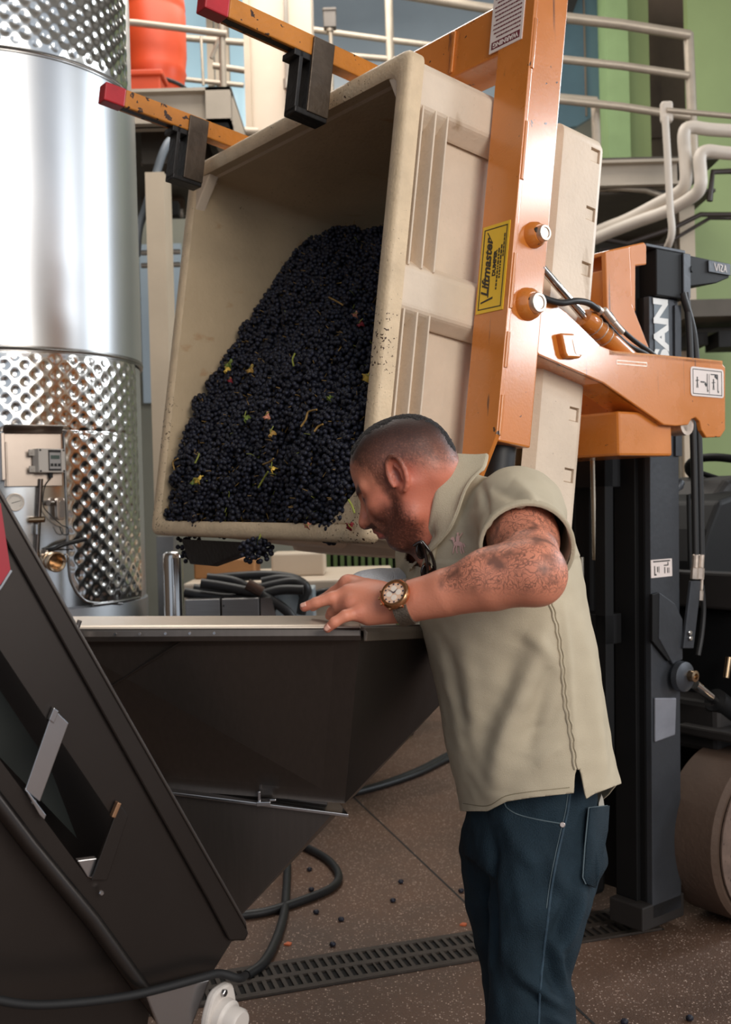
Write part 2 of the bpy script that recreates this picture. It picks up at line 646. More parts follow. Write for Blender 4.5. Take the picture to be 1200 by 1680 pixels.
tg_ = tag(MB().box((dr_c.x - .2, 7.12, zdk), (dr_c.x + .12, 7.3, zdk + .13)).box((dr_c.x - .22, 7.1, zdk + .1), (dr_c.x + .14, 7.32, zdk + .14)).build('crate', M_odrum, None, 0.01),
          'low orange crate at the foot of the big drum on the catwalk', 'crate')

# ---- conduit on the column, junction box on the far rail
cn = tag(MB().tube([pt(468, -60, 8.12), pt(473, 225, 8.12)], 0.018, 8).cyl(pt(471.5, 130, 8.1), pt(472, 146, 8.1), 0.032, 10).build('conduit', M_conduit, smooth=40),
         'thin vertical conduit with a coupling running up the cream column', 'conduit')

fr = thing('guard_rail', 'far guard rail with two horizontal pipes in front of the dim blue window', 'railing', pt(640, 90, 9.4))
rail('rail', [(508, 48), (640, 66), (720, 76)], 9.4, 0.026, fr)
rail('rail', [(508, 86), (640, 97), (720, 104)], 9.4, 0.026, fr)
rail('rail', [(655, -10), (800, 14), (850, 18)], 9.0, 0.04, fr)
rail('post', [(637, -40), (641, 110)], 9.4, 0.038, fr)
jb = thing('junction_box', 'small grey junction box on top of a thin upright conduit, before the dim window', 'box', pt(541, 44, 8.4))
jbM = mat('grey_box_metal', (118, 112, 106), rough=0.5, metal=0.4)
p, q = pt(531, 44, 8.4), pt(551, 13, 8.4)
MB().box((p.x, 8.4, p.z), (q.x, 8.48, q.z)).box((p.x - .004, 8.39, q.z - .02), (q.x + .004, 8.49, q.z + .004)).build('box', jbM, jb, 0.006)
MB().tube([pt(541, 44, 8.44), pt(543, 60, 8.44), pt(546, 190, 8.44), Vector((pt(546, 190, 8.44).x, 8.44, 0))], 0.016, 10).cyl(pt(541, 42, 8.44), pt(541.5, 52, 8.44), 0.03, 12).build('conduit', M_pipe, jb, smooth=40)

# ---- right catwalk
rc = thing('catwalk', 'raised beige walkway with pipe guard rails beside the green column', 'catwalk', pt(1050, 300, 7.6))
bm_, p0, p1, zt2, zb2 = ibeam('beam', 900, 1116, 262, 304, 7.6, 0.16, rc)
MB().box((p0.x, 7.65, zt2), (p1.x + .3, 9.3, zt2 + 0.03)).build('deck', M_deck, rc)
MB().box((p0.x, 7.75, zb2 - .02), (p1.x + .3, 9.3, zb2)).build('deck', M_deck, rc)
rail('rail', [(900, 26), (1020, 40), (1132, 58)], 7.6, 0.036, rc)
rail('rail', [(900, 95), (1020, 108), (1130, 124)], 7.6, 0.028, rc)
rail('rail', [(900, 162), (1020, 175), (1132, 192)], 7.6, 0.028, rc)
rail('post', [(1130, 55), (1139, 262)], 7.62, 0.036, rc)
rail('post', [(977, 165), (980, 262)], 7.7, 0.032, rc)
rail('rail', [(915, 158), (980, 164)], 8.6, 0.024, rc)
# brackets and cross members hanging under the deck
rail('tie_rod', [(985, 306), (1060, 312), (1110, 330)], 7.7, 0.022, rc)
MB().box(pt(1008, 312, 7.7) - Vector((.03, 0, 0)), pt(1016, 296, 7.75)).build('clamp', M_pipe, rc)
rail('brace', [(985, 392), (1030, 400), (1110, 372), (1150, 352), (1200, 352)], 7.8, 0.018, rc, mat('dark_pipe', (52, 42, 38), rough=0.5))
rail('brace', [(985, 410), (1090, 402), (1165, 358), (1205, 358)], 7.9, 0.014, rc, MATS['dark_pipe'])
rail('brace', [(1165, 330), (1170, 282), (1230, 280)], 7.7, 0.022, rc, MATS['dark_pipe'])
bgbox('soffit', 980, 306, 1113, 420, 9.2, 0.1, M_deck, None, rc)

# ---- white lagged pipes
wp = thing('lagged_pipe', 'upper white lagged pipe with elbows on the green wall', 'pipe', pt(1125, 260, 7.0))
MB().tube(smooth_path([pt(1260, 218, 7.0), pt(1170, 213, 7.0), pt(1134, 209, 7.0), pt(1123, 220, 7.0), pt(1125, 260, 7.0), pt(1126, 296, 7.0), pt(1116, 314, 7.05), pt(1080, 334, 7.2), pt(1030, 360, 7.4), pt(985, 378, 7.6), pt(890, 420, 8.0)], 6), 0.042, 16).build('pipe', M_wpipe, wp, smooth=60)
wq = thing('lagged_pipe', 'lower white lagged pipe, nested below its twin on the green wall', 'pipe', pt(1150, 290, 6.9))
MB().tube(smooth_path([pt(1260, 256, 6.9), pt(1190, 251, 6.9), pt(1160, 248, 6.9), pt(1149, 258, 6.9), pt(1150, 285, 6.9), pt(1150, 304, 6.9), pt(1140, 320, 6.95), pt(1100, 344, 7.1), pt(1040, 366, 7.3), pt(985, 388, 7.5), pt(890, 432, 7.9)], 6), 0.042, 16).build('pipe', M_wpipe, wq, smooth=60)
tc_ = thing('conduit', 'slim white conduit with a square elbow bending away above the forklift', 'conduit', pt(1094, 300, 6.6))
MB().tube(smooth_path([pt(1092, 192, 6.6), pt(1096, 260, 6.6), pt(1100, 340, 6.6), pt(1103, 378, 6.6), pt(1098, 400, 6.65), pt(1088, 418, 6.8)], 6), 0.022, 10).build('tube', M_wpipe, tc_, smooth=60)
MB().tube([pt(1094, 181, 6.6), pt(1260, 196, 6.6)], 0.017, 10).build('tube', M_pipe, tc_, smooth=60)
MB().box(pt(1087, 199, 6.6), pt(1101, 170, 6.66)).build('elbow', M_wpipe, tc_, 0.015)

# ---- low dark walkway right, far behind the forklift
lw = thing('walkway', 'dark low walkway planks behind the forklift mast, against the green wall', 'walkway', pt(1170, 520, 7.4))
for (ya, yb, x0, YY) in ((490, 518, 1128, 7.2), (521, 530, 1132, 7.5), (533, 545, 1132, 7.7)):
    bgbox('plank', x0, ya, 1260, yb, YY, 0.5, M_deck, None, lw)
bgbox('bracket', 1132, 545, 1162, 566, 7.5, 0.3, M_dark, None, lw)
bgbox('bracket', 1180, 542, 1260, 568, 7.4, 0.3, M_dark, None, lw)

# ---- things beyond the hopper, under the bin
M_wplastic = mat('white_plastic', (214, 196, 174), rough=0.45, var=0.05, vscale=3)
wt = thing('work_table', 'cream plastic work table under the bin, behind the coiled hoses', 'table', (pt(470, 960, 5.2).x, 5.7, 0))
zt_ = pt(500, 952, 5.2).z
MB().box((pt(300, 950, 5.2).x, 5.2, zt_ - .06), (pt(650, 950, 5.2).x, 6.2, zt_)).build('table_top', M_wplastic, wt, 0.012)
MB().box((pt(350, 950, 5.3).x, 5.3, 0), (pt(520, 950, 5.3).x, 5.9, zt_ - .06)).build('pedestal', M_wplastic, wt, 0.01)
MB().box((pt(302, 950, 5.22).x, 5.22, .62), (pt(648, 950, 5.22).x, 5.25, zt_ - .06)).build('apron', M_wplastic, wt)
M_tan = mat('tan_board', (176, 126, 78), rough=0.6, var=0.1)
tag(MB().box((pt(318, 930, 5.45).x, 5.45, zt_), (pt(418, 930, 5.45).x, 5.75, pt(360, 918, 5.45).z)).build('carton', M_tan, None, 0.01),
    'tan cardboard carton under the picking bin, behind the black hose coil', 'box')
tag(MB().box((pt(446, 950, 5.5).x, 5.5, zt_), (pt(533, 950, 5.5).x, 5.8, pt(480, 908, 5.5).z)).build('carton', M_wplastic, None, 0.01),
    'cream carton on the work table, just under the rim of the tipped bin', 'box')
gf = thing('slatted_crate', 'stack of dark green slatted crates behind the work table, far side', 'crate', (pt(590, 940, 6.6).x, 6.8, 0))
M_gslat = mat('green_slat', (92, 112, 62), rough=0.6, var=0.15)
zc0, zc1 = 0.0, pt(590, 905, 6.6).z
X0, X1 = pt(525, 930, 6.6).x, pt(672, 930, 6.6).x
MB().box((X0, 6.66, zc0), (X1, 7.1, zc1)).build('core', M_dark, gf)
ns = 13
for k in range(ns):
    xa = X0 + (X1 - X0) * k / ns
    MB().box((xa, 6.6, zc0), (xa + (X1 - X0) / ns * .55, 6.66, zc1)).build('slat', M_gslat, gf)

# polished steel cylinder
M_pol = mat('polished_steel', (200, 198, 196), rough=0.16, metal=1.0, var=0.05)
pc = pt(286, 1003, 3.95)
tag(MB().lathe([(.037, 0), (.037, pt(286, 916, 3.95).z - .0), (.034, pt(286, 909, 3.95).z), (.024, pt(286, 905, 3.95).z), (0, pt(286, 904, 3.95).z)], (pc.x, 3.95, 0), n=32).build('steel_post', M_pol, None, smooth=50),
    'round polished steel post with a domed top beside the tank foot', 'post')
# cabinet with the hose coil
M_sheet = mat('brushed_sheet', (150, 148, 146), rough=0.32, metal=0.9, var=0.1, vscale=4, stretch=(2, 2, 60))
cb = thing('steel_cabinet', 'low stainless cabinet behind the hopper rim with black hoses on top', 'cabinet', (pt(390, 990, 4.6).x, 4.8, 0))
zc = pt(390, 982, 4.6).z
xa, xb, xc = pt(303, 980, 4.6).x, pt(362, 980, 4.6).x, pt(425, 980, 4.6).x
MB().box((xa, 4.6, 0.05), (xb - .003, 5.1, zc)).build('door', M_sheet, cb, 0.004)
MB().box((xb + .003, 4.6, 0.05), (xc, 5.1, zc)).build('door', M_sheet, cb, 0.004)
MB().box((xa, 4.62, 0.0), (xc, 5.1, 0.08)).build('plinth', M_dark, cb)
MB().prism([(xc + .006, 4.6, zc), (pt(445, 980, 4.6).x, 4.6, zc), (pt(455, 1003, 4.6).x, 4.6, zc - .1), (xc + .006, 4.6, zc - .1)], (0, .3, 0)).build('end_plate', M_pol, cb)
MB().cyl(Vector((xb + .012, 4.597, zc - .03)), Vector((xb + .012, 4.6, zc - .03)), .004, 8).build('rivet', M_dark, cb)
tag(MB().box((pt(445, 970, 4.9).x, 4.9, 0), (pt(515, 970, 4.9).x, 5.1, pt(470, 966, 4.9).z)).build('chute', mat('pale_blue_sheet', (188, 204, 212), rough=0.3, metal=0.4), None, 0.006),
    'pale bluish sheet metal box below the coiled hoses', 'box')
M_rub = mat('black_rubber', (30, 30, 31), rough=0.5, var=0.2, vscale=20)
hz = thing('hose_coil', 'thick black rubber hoses coiled on the steel cabinet behind the rim', 'hose', (pt(400, 975, 4.7).x, 4.8, zc))
rh = 0.0222


def hose(name, pix, Y, r, parent, m=M_rub, dY=None):
    P = [pt(x, y, Y + (dY[i] if dY else 0)) for i, (x, y) in enumerate(pix)]
    return MB().tube(smooth_path(P, 7), r, 12).build(name, m, parent, smooth=60)


hose('hose', [(303, 972), (340, 978), (380, 982), (420, 978), (460, 968), (498, 968)], 4.7, rh, hz)
hose('hose', [(318, 966), (350, 970), (400, 972), (440, 962), (480, 955), (500, 962)], 4.78, rh, hz)
hose('hose', [(330, 957), (370, 963), (420, 974), (450, 988), (470, 1002), (480, 1015)], 4.68, rh, hz)
hose('hose', [(340, 948), (380, 953), (410, 966), (440, 985), (452, 1000)], 4.8, rh, hz)
hose('hose', [(345, 950), (390, 946), (440, 944), (480, 949), (500, 960), (503, 972), (490, 975)], 4.88, rh, hz)
hose('hose', [(430, 955), (460, 950), (490, 955), (502, 966), (498, 985), (494, 1008)], 4.84, rh, hz)
MB().tube([pt(406, 958, 4.655), pt(430, 972, 4.655)], rh * 1.12, 12).build('fitting', mat('hose_fitting', (96, 78, 70), rough=0.35, metal=0.7), hz, smooth=50)
h2 = thing('hose_coil', 'smaller black hose loop on the cream table by the pointing hand', 'hose', (pt(525, 990, 5.17).x, 5.17, pt(525, 970, 5.17).z))
hose('hose', [(503, 1010), (505, 988), (518, 974), (536, 970), (548, 976), (552, 990)], 5.175, 0.015, h2)
hose('hose', [(509, 1010), (513, 990), (526, 978), (540, 974), (560, 972)], 5.165, 0.0122, h2)
hose('hose', [(530, 970), (545, 968), (560, 976), (566, 990)], 5.17, 0.011, h2)
tag(hose('hose', [(302, 190), (300, 215), (292, 228), (278, 232), (266, 255), (252, 300), (238, 345), (228, 375), (224, 420)], 6.9, 0.026, None, mat('grey_hose', (104, 112, 120), rough=0.5), [.25, .12, 0, -.1, -.15, -.15, -.15, -.15, -.15]),
    'grey flexible hose hanging from the catwalk between tank and bin', 'hose')

# cables on the floor
for nm, pix, r in (('black cable looping on the floor under the hopper cone, largest loop', [(395, 1502), (440, 1495), (500, 1476), (545, 1456), (556, 1436), (540, 1412), (510, 1394), (490, 1386)], 0.016),
                   ('dark cable crossing under the loop and running to the drain', [(472, 1420), (470, 1460), (466, 1500), (452, 1545), (432, 1580), (405, 1600)], 0.016)):
    P = [ptz(x, y, r) for x, y in pix]
    tag(MB().tube(smooth_path(P, 8), r, 10).build('cable', M_rub, None, smooth=60), nm, 'cable')
for k, (off, lb) in enumerate(((0, 'upper'), (7, 'lower'))):
    P = [ptz(x, y + off * (x - 560) / 170, 0.016) for x, y in [(560, 1306), (590, 1298), (640, 1282), (690, 1262), (740, 1236), (800, 1212)]]
    tag(MB().tube(smooth_path(P, 8), 0.017, 10).build('cable', M_rub, None, smooth=60), '%s one of the two black cables lying side by side behind the man' % lb, 'cable')

# ---- floor drain
M_iron = mat('cast_iron', (62, 54, 48), rough=0.6, metal=0.3, var=0.2, vscale=12, bump=0.3)
g0, g1 = ptz(380, 1618, 0), ptz(790, 1551, 0)
ga = (g1 - g0).normalized()
gn = Vector((-ga.y, ga.x, 0))
drn = thing('floor_drain', 'cast iron slotted drain grate let into the floor behind the man', 'drain', g0)
GM = basis(g0 - ga * 0.55, ga, gn)
gw, gl = 0.19, 0.5
MB(GM).box((-.01, -gw / 2 - .012, .0004), (4 * gl + .01, gw / 2 + .012, .0012)).build('channel', mat('drain_shade', (16, 14, 13), rough=0.9), drn)  # flat sheet on the floor; the shade of the drain's depth is its colour
for s in range(4):
    mb = MB(GM)
    x0 = s * gl
    mb.box((x0, -gw / 2 - .01, 0), (x0 + gl, -gw / 2 + .014, .008)).box((x0, gw / 2 - .014, 0), (x0 + gl, gw / 2 + .01, .008)).box((x0, -.013, 0), (x0 + gl, .013, .008))
    nb = 17
    for k in range(nb + 1):
        for row in (0, 1):
            xk = x0 + gl * (k + (.5 if row else 0)) / nb
            if xk + .006 > x0 + gl:
                continue
            ya, yb = (-gw / 2, 0) if row == 0 else (0, gw / 2)
            mb.box((max(x0, xk - .0065), ya, 0), (xk + .0065, yb, .0076))
    mb.build('grate', M_iron, drn)

# fallen berries and scraps
M_grape = mat('grape_skin', (25, 25, 33), rough=0.5, var=0.5, vscale=60, spec=0.35)
for (x, y, lb) in ((508, 1426, 'dark fallen grape inside the cable loop, nearer its top'), (511, 1459, 'dark fallen grape inside the cable loop, nearer its lower side'),
                   (658, 1446, 'lone dark grape on open floor between cable loop and jeans'), (757, 1461, 'dark grape on the saw-cut floor joint beside the jeans'),
                   (519, 1496, 'dark grape on the floor just below the cable loop'), (560, 1508, 'dark grape on the floor, second one right below the cable loop'),
                   (645, 1477, 'dark grape on the floor midway between drain and floor joint'), (546, 1549, 'dark grape on the floor just behind the drain grate'),
                   (1025, 1676, 'dark grape on the floor at the bottom edge, beside the floor joint'), (1132, 1670, 'dark grape on the floor in the bottom right corner')):
    p = ptz(x, y, 0.008)
    tag(MB().ball(p, 0.010, 6, (1.15, 1, .85)).build('fallen_grape', M_grape, None, smooth=180), lb, 'grape', 'grapes fallen on the floor')
for i, (x, y, lb) in enumerate(((472, 1550, 'orange scrap on the floor between the cable and the drain'), (760, 1518, 'orange scrap on the floor beside the seated joint near the jeans'))):
    p = ptz(x, y, 0.0)
    tag(MB().prism([p + Vector((-.012, -.006, .001)), p + Vector((.008, -.012, .001)), p + Vector((.014, .004, .001)), p + Vector((0, .012, .001))], (0, 0, .005)).build('leaf_scrap', mat('orange_scrap', (190, 96, 56), rough=0.6), None), lb.replace('seated ', ''), 'scrap')

# ================================================================== wine tank
TC, TR = Vector((-1.588, 4.741, 0)), 0.6
Z3, Z2, Z1, ZT, ZB = 3.28, 2.11, 1.10, 3.75, 0.35
M_tank = mat('tank_steel', (226, 230, 234), rough=0.40, metal=1.0, var=0.04, vscale=2, aniso=(0.6, 0.25))
M_jack = mat('jacket_steel', (222, 222, 220), rough=0.17, metal=1.0, var=0.03)
M_seam = mat('weld_steel', (150, 148, 146), rough=0.3, metal=1.0, var=0.1)
tk = thing('wine_tank', 'tall cylindrical stainless steel wine tank with dimpled cooling jackets', 'tank', (TC.x, TC.y, 0))


def ray_tank(px, py, r=TR):
    d = CAMROT @ Vector(((px - 600) / FOC, -(py - 840) / FOC, -1))
    a = d.x ** 2 + d.y ** 2
    ox, oy = EYE.x - TC.x, EYE.y - TC.y
    b = ox * d.x + oy * d.y
    c = ox * ox + oy * oy - r * r
    disc = max(0, b * b - a * c)
    s = (-b - math.sqrt(disc)) / a
    return EYE + d * s


def tank_uv(px, py):
    p = ray_tank(px, py)
    return math.atan2(p.x - TC.x, -(p.y - TC.y)) * TR, p.z


def tank_p(s, z, r=TR):
    th = s / TR
    return Vector((TC.x + r * math.sin(th), TC.y - r * math.cos(th), z))


def tank_n(s):
    th = s / TR
    return Vector((math.sin(th), -math.cos(th), 0))


prof = [(TR, Z2), (TR, Z3)]
MB().lathe([(TR, Z2 + .012), (TR, Z3 - .012)], TC, n=128).build('shell', M_tank, tk, smooth=60)
MB().lathe([(TR * .97, Z1 - .02), (TR * .97, Z1 - .03), (TR - .002, Z1 - .03), (TR - .002, .42), (TR * .6, .3), (0, .26)], TC, n=96).build('skirt', M_tank, tk, smooth=40)
for an in (0.4, 1.4, 2.45, 3.5, 4.5, 5.6):
    x, y = TC.x + .45 * math.cos(an), TC.y + .45 * math.sin(an)
    MB().cyl((x, y, 0), (x, y, .42), .035, 16).cyl((x, y, 0), (x, y, .012), .06, 16).build('leg', M_seam, tk, smooth=40)
for zz in (Z2, Z3):
    MB().lathe([(TR - .004, zz - .013), (TR + .004, zz - .011), (TR + .003, zz - .003), (TR + .006, zz), (TR + .003, zz + .003), (TR + .004, zz + .011), (TR - .004, zz + .013)], TC, n=128).build('seam_ring', M_seam, tk, smooth=60)
# smooth front plate (no dimples) that carries the instruments
pu = [tank_uv(x, y) for x, y in ((-40, 708), (96, 706), (104, 716), (106, 760), (110, 860), (113, 935), (120, 962), (133, 980), (152, 989), (200, 990))]
_pp = np.array(pu)


def plate_sd(s, z):
    """signed distance-like: > 0 on the dimpled jacket, < 0 on the plate (boundary given as s(z))"""
    sb = np.interp(-z, -_pp[1:9, 1], _pp[1:9, 0])
    inside = (z < _pp[0, 1] + .0) & (s < sb)
    dd = np.minimum(np.abs(s - sb), np.abs(z - _pp[0, 1]))
    dz = np.abs(z - _pp[0, 1])
    out = np.where(z > _pp[0, 1], dz, s - sb)
    return np.where(inside, -np.minimum(sb - s, dz), out)


def jacket(z0, z1, plate):
    h = 0.0048
    s0, s1 = -1.00 * TR, 1.45 * TR
    ns, nz = int((s1 - s0) / h), int((z1 - z0) / h)
    S, Zg = np.meshgrid(np.linspace(s0, s1, ns), np.linspace(z0, z1, nz))
    px, pz = 0.078, 0.067

    def lat(ds, dz):
        a = (S - ds + px / 2) % px - px / 2
        b = (Zg - dz + pz / 2) % pz - pz / 2
        return a, b
    a1, b1 = lat(0, 0)
    a2, b2 = lat(px / 2, pz / 2)
    d = np.minimum(np.hypot(a1, b1), np.hypot(a2, b2))
    hgt = 0.0052 * (1 - np.exp(-(d / 0.0165) ** 2)) + 0.0014 * np.exp(-(d / 0.0042) ** 2)
    edge = np.minimum(np.minimum(Zg - z0, z1 - Zg) / 0.03, 1).clip(0, 1)
    m = edge
    if plate:
        m = m * (plate_sd(S, Zg) / 0.02).clip(0, 1)
    r = TR + hgt * m
    th = S / TR
    V = np.stack([TC.x + r * np.sin(th), TC.y - r * np.cos(th), Zg], -1).reshape(-1, 3)
    i = np.arange((nz - 1) * ns).reshape(nz - 1, ns)[:, :-1].reshape(-1)
    F = np.stack([i, i + 1, i + ns + 1, i + ns], -1)
    o = mesh_obj('cooling_jacket', V, F.tolist(), M_jack, tk, 180)
    return o


jacket(Z3 + .012, ZT, False)
jacket(Z1 - .02, Z2 - .012, True)
MB().lathe([(TR - .01, Z1 - .02), (TR - .01, Z2 - .02)], TC, n=96).build('inner_shell', M_tank, tk, smooth=60)
MB().lathe([(TR - .012, Z3), (TR - .012, ZT), (TR * .5, ZT + .2), (0, ZT + .25)], TC, n=96).build('top_shell', M_tank, tk, smooth=60)
ed = [tank_p(s, z, TR + .003) for s, z in pu]
MB().tube(smooth_path(ed, 5), 0.005, 8).build('plate_weld', M_seam, tk, smooth=60)
MB().tube([tank_p(s, Z1 - .02, TR + .003) for s in np.linspace(pu[-2][0], 1.4 * TR, 30)], 0.006, 8).build('plate_weld', M_seam, tk, smooth=60)

# instruments ------------------------------------------------------
M_ss = mat('satin_steel', (172, 160, 150), rough=0.33, metal=0.95, var=0.06)
M_gbox = mat('controller_grey', (188, 182, 174), rough=0.5, var=0.04)
M_blk = mat('black_plastic', (28, 28, 29), rough=0.45, var=0.1)
M_brass = mat('nickel_brass', (176, 150, 120), rough=0.25, metal=1.0)


def tframe(px, py, lift=0.0, yaw=0.0):
    s, z = tank_uv(px, py)
    n = tank_n(s)
    n = Matrix.Rotation(yaw, 3, 'Z') @ n
    x = Vector((-n.y, n.x, 0)) * 1
    M = frame(tank_p(s, z) + n * lift, x, Vector((0, 0, 1)), n)
    return M


K = 1 / 405.0   # metres per photo pixel at the tank face
hf = tframe(54, 757, 0.0)
e1 = hf.to_3x3().col[0]
hd = thing('controller_hood', 'bent stainless hood and backing plate on the tank sheltering the controller', 'hood', hf.translation)
mb = MB(hf)
mb.box((-46 * K, -40 * K, .012), (44 * K, 44 * K, .018))
mb.box((-44 * K, -40 * K, .018), (-41 * K, 30 * K, .03))
mb.build('plate', M_ss, hd, 0.002)
prof = [(44 * K, .018)] + [(44 * K + .028 * math.sin(x) - .0, .018 + .055 * (1 - math.cos(x))) for x in np.linspace(.2, 2.2, 10)]
vs, fs = [], []
for (yy, zz) in prof:
    vs += [(-46 * K, yy, zz), (46 * K, yy, zz)]
for i in range(len(prof) - 1):
    fs.append((2 * i, 2 * i + 1, 2 * i + 3, 2 * i + 2))
ob = MB(hf).add(vs, fs).build('canopy', M_ss, hd, smooth=60)
md = ob.modifiers.new('solid', 'SOLIDIFY')
md.thickness = 0.003
MB(hf).box((-52 * K, -30 * K, 0), (-46 * K, 44 * K, .06)).build('side_flange', M_ss, hd, 0.002)

cf = tframe(72, 757, 0.02, 0.25)
ct = thing('controller', 'small grey digital temperature controller with screen and three buttons', 'controller', cf.translation)
MB(cf).box((-25 * K, -19 * K, 0), (22 * K, 19 * K, .05)).build('case', M_gbox, ct, 0.004)
MB(cf).box((-8 * K, -16 * K, .05), (14 * K, 17 * K, .052)).build('bezel', M_blk, ct)
MB(cf).box((-6.5 * K, -13 * K, .052), (13 * K, 13 * K, .0525)).build('faceplate', mat('face_grey', (150, 148, 146), rough=0.5), ct)
MB(cf).box((-4.5 * K, 2.5 * K, .0525), (11 * K, 8.5 * K, .0535)).build('screen', mat('lcd_green', (76, 92, 88), rough=0.25), ct)
for k in range(3):
    MB(cf).box((-5 * K + k * 6.4 * K, -9 * K, .0525), (-.6 * K + k * 6.4 * K, -4.5 * K, .055)).build('button', M_blk, ct, 0.001)
for sx in (-22, 19):
    for sy in (-16.5, 16.5):
        MB(cf).cyl((sx * K, sy * K, .05), (sx * K, sy * K, .052), 1.6 * K, 8).build('screw', M_blk, ct)
for sy in (-13, 13):
    MB(cf).box((-34 * K, (sy - 5) * K, .012), (-24 * K, (sy + 5) * K, .02)).cyl((-30 * K, sy * K, .02), (-30 * K, sy * K, .023), 2 * K, 8).build('lug', M_gbox, ct, 0.002)
MB(cf).cyl((1 * K, -19 * K, .025), (1 * K, -27 * K, .025), 3.5 * K, 10).build('cable_gland', M_blk, ct)

gf_ = tframe(24, 824, 0.0)
gg = thing('dial_gauge', 'round white dial thermometer in a steel bezel on the tank front', 'gauge', gf_.translation)
MB(gf_).lathe([(13.2 * K, 0), (14.4 * K, .004), (14.4 * K, .024), (13.6 * K, .03), (12.6 * K, .03), (12.4 * K, .024)], n=40, cap=False).build('bezel', M_ss, gg, smooth=40)
MB(gf_).cyl((0, 0, .018), (0, 0, .024), 12.6 * K, 32).build('dial', mat('dial_white', (216, 210, 200), rough=0.4), gg)
mb = MB(gf_)
for k in range(22):
    an = R_(220 - 260 * k / 21)
    mb.prism([(9 * K * math.cos(an) - .0007, 9 * K * math.sin(an), .0241), (9 * K * math.cos(an) + .0007, 9 * K * math.sin(an), .0241), (11 * K * math.cos(an) + .0007, 11 * K * math.sin(an), .0241), (11 * K * math.cos(an) - .0007, 11 * K * math.sin(an), .0241)], (0, 0, .0006))
mb.build('scale_marks', M_blk, gg)
MB(gf_).prism([(-5 * K, -2 * K, .0245), (-5 * K, -1 * K, .0245), (9 * K, 2.6 * K, .0245), (9 * K, 2 * K, .0245)], (0, 0, .001)).build('needle', M_blk, gg)

# sample tube, valve, probe
vt = thing('sample_valve', 'steel sample tube and tee fitting on the tank front below the controller', 'valve', tank_p(*tank_uv(62, 850)))
MB().tube([tank_p(*tank_uv(64, 786), TR + .03), tank_p(*tank_uv(61, 850), TR + .03), tank_p(*tank_uv(58, 915), TR + .03)], .0095, 14).build('tube', mat('dark_tube_steel', (110, 100, 94), rough=0.25, metal=1.0), vt, smooth=50)  # tube in a darker steel than the other fittings
MB().cyl(tank_p(*tank_uv(46, 853), TR + .03), tank_p(*tank_uv(68, 852), TR + .055), .012, 14, .002).build('tee', M_brass, vt, smooth=40)
MB().cyl(tank_p(*tank_uv(57, 860), TR + .05), tank_p(*tank_uv(57, 876), TR + .05), .008, 12).build('stem', M_pol, vt, smooth=40)
pb = thing('temperature_probe', 'oval steel probe head with a thin black lead on the tank', 'probe', tank_p(*tank_uv(90, 835)))
pf = tframe(91, 835, 0.03)
mb = MB(pf)
pl_ = rounded([(-6 * K, -18 * K), (7 * K, -18 * K), (7 * K, 18 * K), (-6 * K, 18 * K)], 7 * K, 4)
mb.prism([(x, y, 0) for x, y in pl_], (0, 0, .03)).build('head', M_ss, pb, 0.003)
MB(pf).prism([(x * .6 + 1.5 * K, y * .75, .03) for x, y in pl_], (0, 0, .004)).build('window', M_sheet, pb)
MB(pf).cyl((-3 * K, 10 * K, -.03), (-16 * K, 10 * K, .0), .011, 14).build('neck', M_ss, pb, smooth=40)
MB().tube(smooth_path([cf @ Vector((1 * K, -27 * K, .025)), tank_p(*tank_uv(70, 800), TR + .03), tank_p(*tank_uv(68, 830), TR + .03), tank_p(*tank_uv(80, 848), TR + .05), tank_p(*tank_uv(88, 856), TR + .05), tank_p(*tank_uv(96, 862), TR + .04), tank_p(*tank_uv(106, 866), TR + .03), tank_p(*tank_uv(107, 876), TR + .03), tank_p(*tank_uv(98, 876), TR + .03), tank_p(*tank_uv(92, 864), TR + .04)], 8), .0022, 6).build('lead', M_blk, pb, smooth=60)
bv = thing('ball_valve', 'open mouthed brass outlet valve with a long black lever on the tank', 'valve', tank_p(*tank_uv(76, 920)))
c0 = tank_p(*tank_uv(72, 915), TR)
n0 = tank_n(tank_uv(72, 915)[0])
ax = (n0 + Vector((.25, 0, -.15))).normalized()
MB().lathe([(.018, -.0), (.02, .05), (.034, .052), (.036, .07), (.03, .074), (.034, .08), (.040, .09), (.040, .115), (.036, .118), (.028, .112), (.026, .06), (0, .058)], c0, ax, 32, cap=False).build('body', M_brass, bv, smooth=40)
l0 = c0 + ax * .03 + Vector((0, 0, .035))
MB().cyl(c0 + ax * .03, l0, .012, 12).build('stem', M_ss, bv, smooth=40)
q = [l0, tank_p(*tank_uv(82, 900), TR + .05), tank_p(*tank_uv(96, 893), TR + .06), tank_p(*tank_uv(129, 884), TR + .06)]
MB().tube(smooth_path(q, 5), .0085, 8).build('lever', M_blk, bv, smooth=50)
MB().tube([tank_p(*tank_uv(80, 902), TR + .04), tank_p(*tank_uv(112, 901), TR + .04)], .003, 6).build('lock_pin', M_blk, bv)
MB().tube([c0 + ax * .09 + Vector((.045 + .012 * math.cos(x), 0, .012 + .014 * math.sin(x))) for x in np.linspace(0, 2 * PI, 17)[:-1]], .0025, 6, closed=True).build('ring', M_ss, bv, smooth=60)

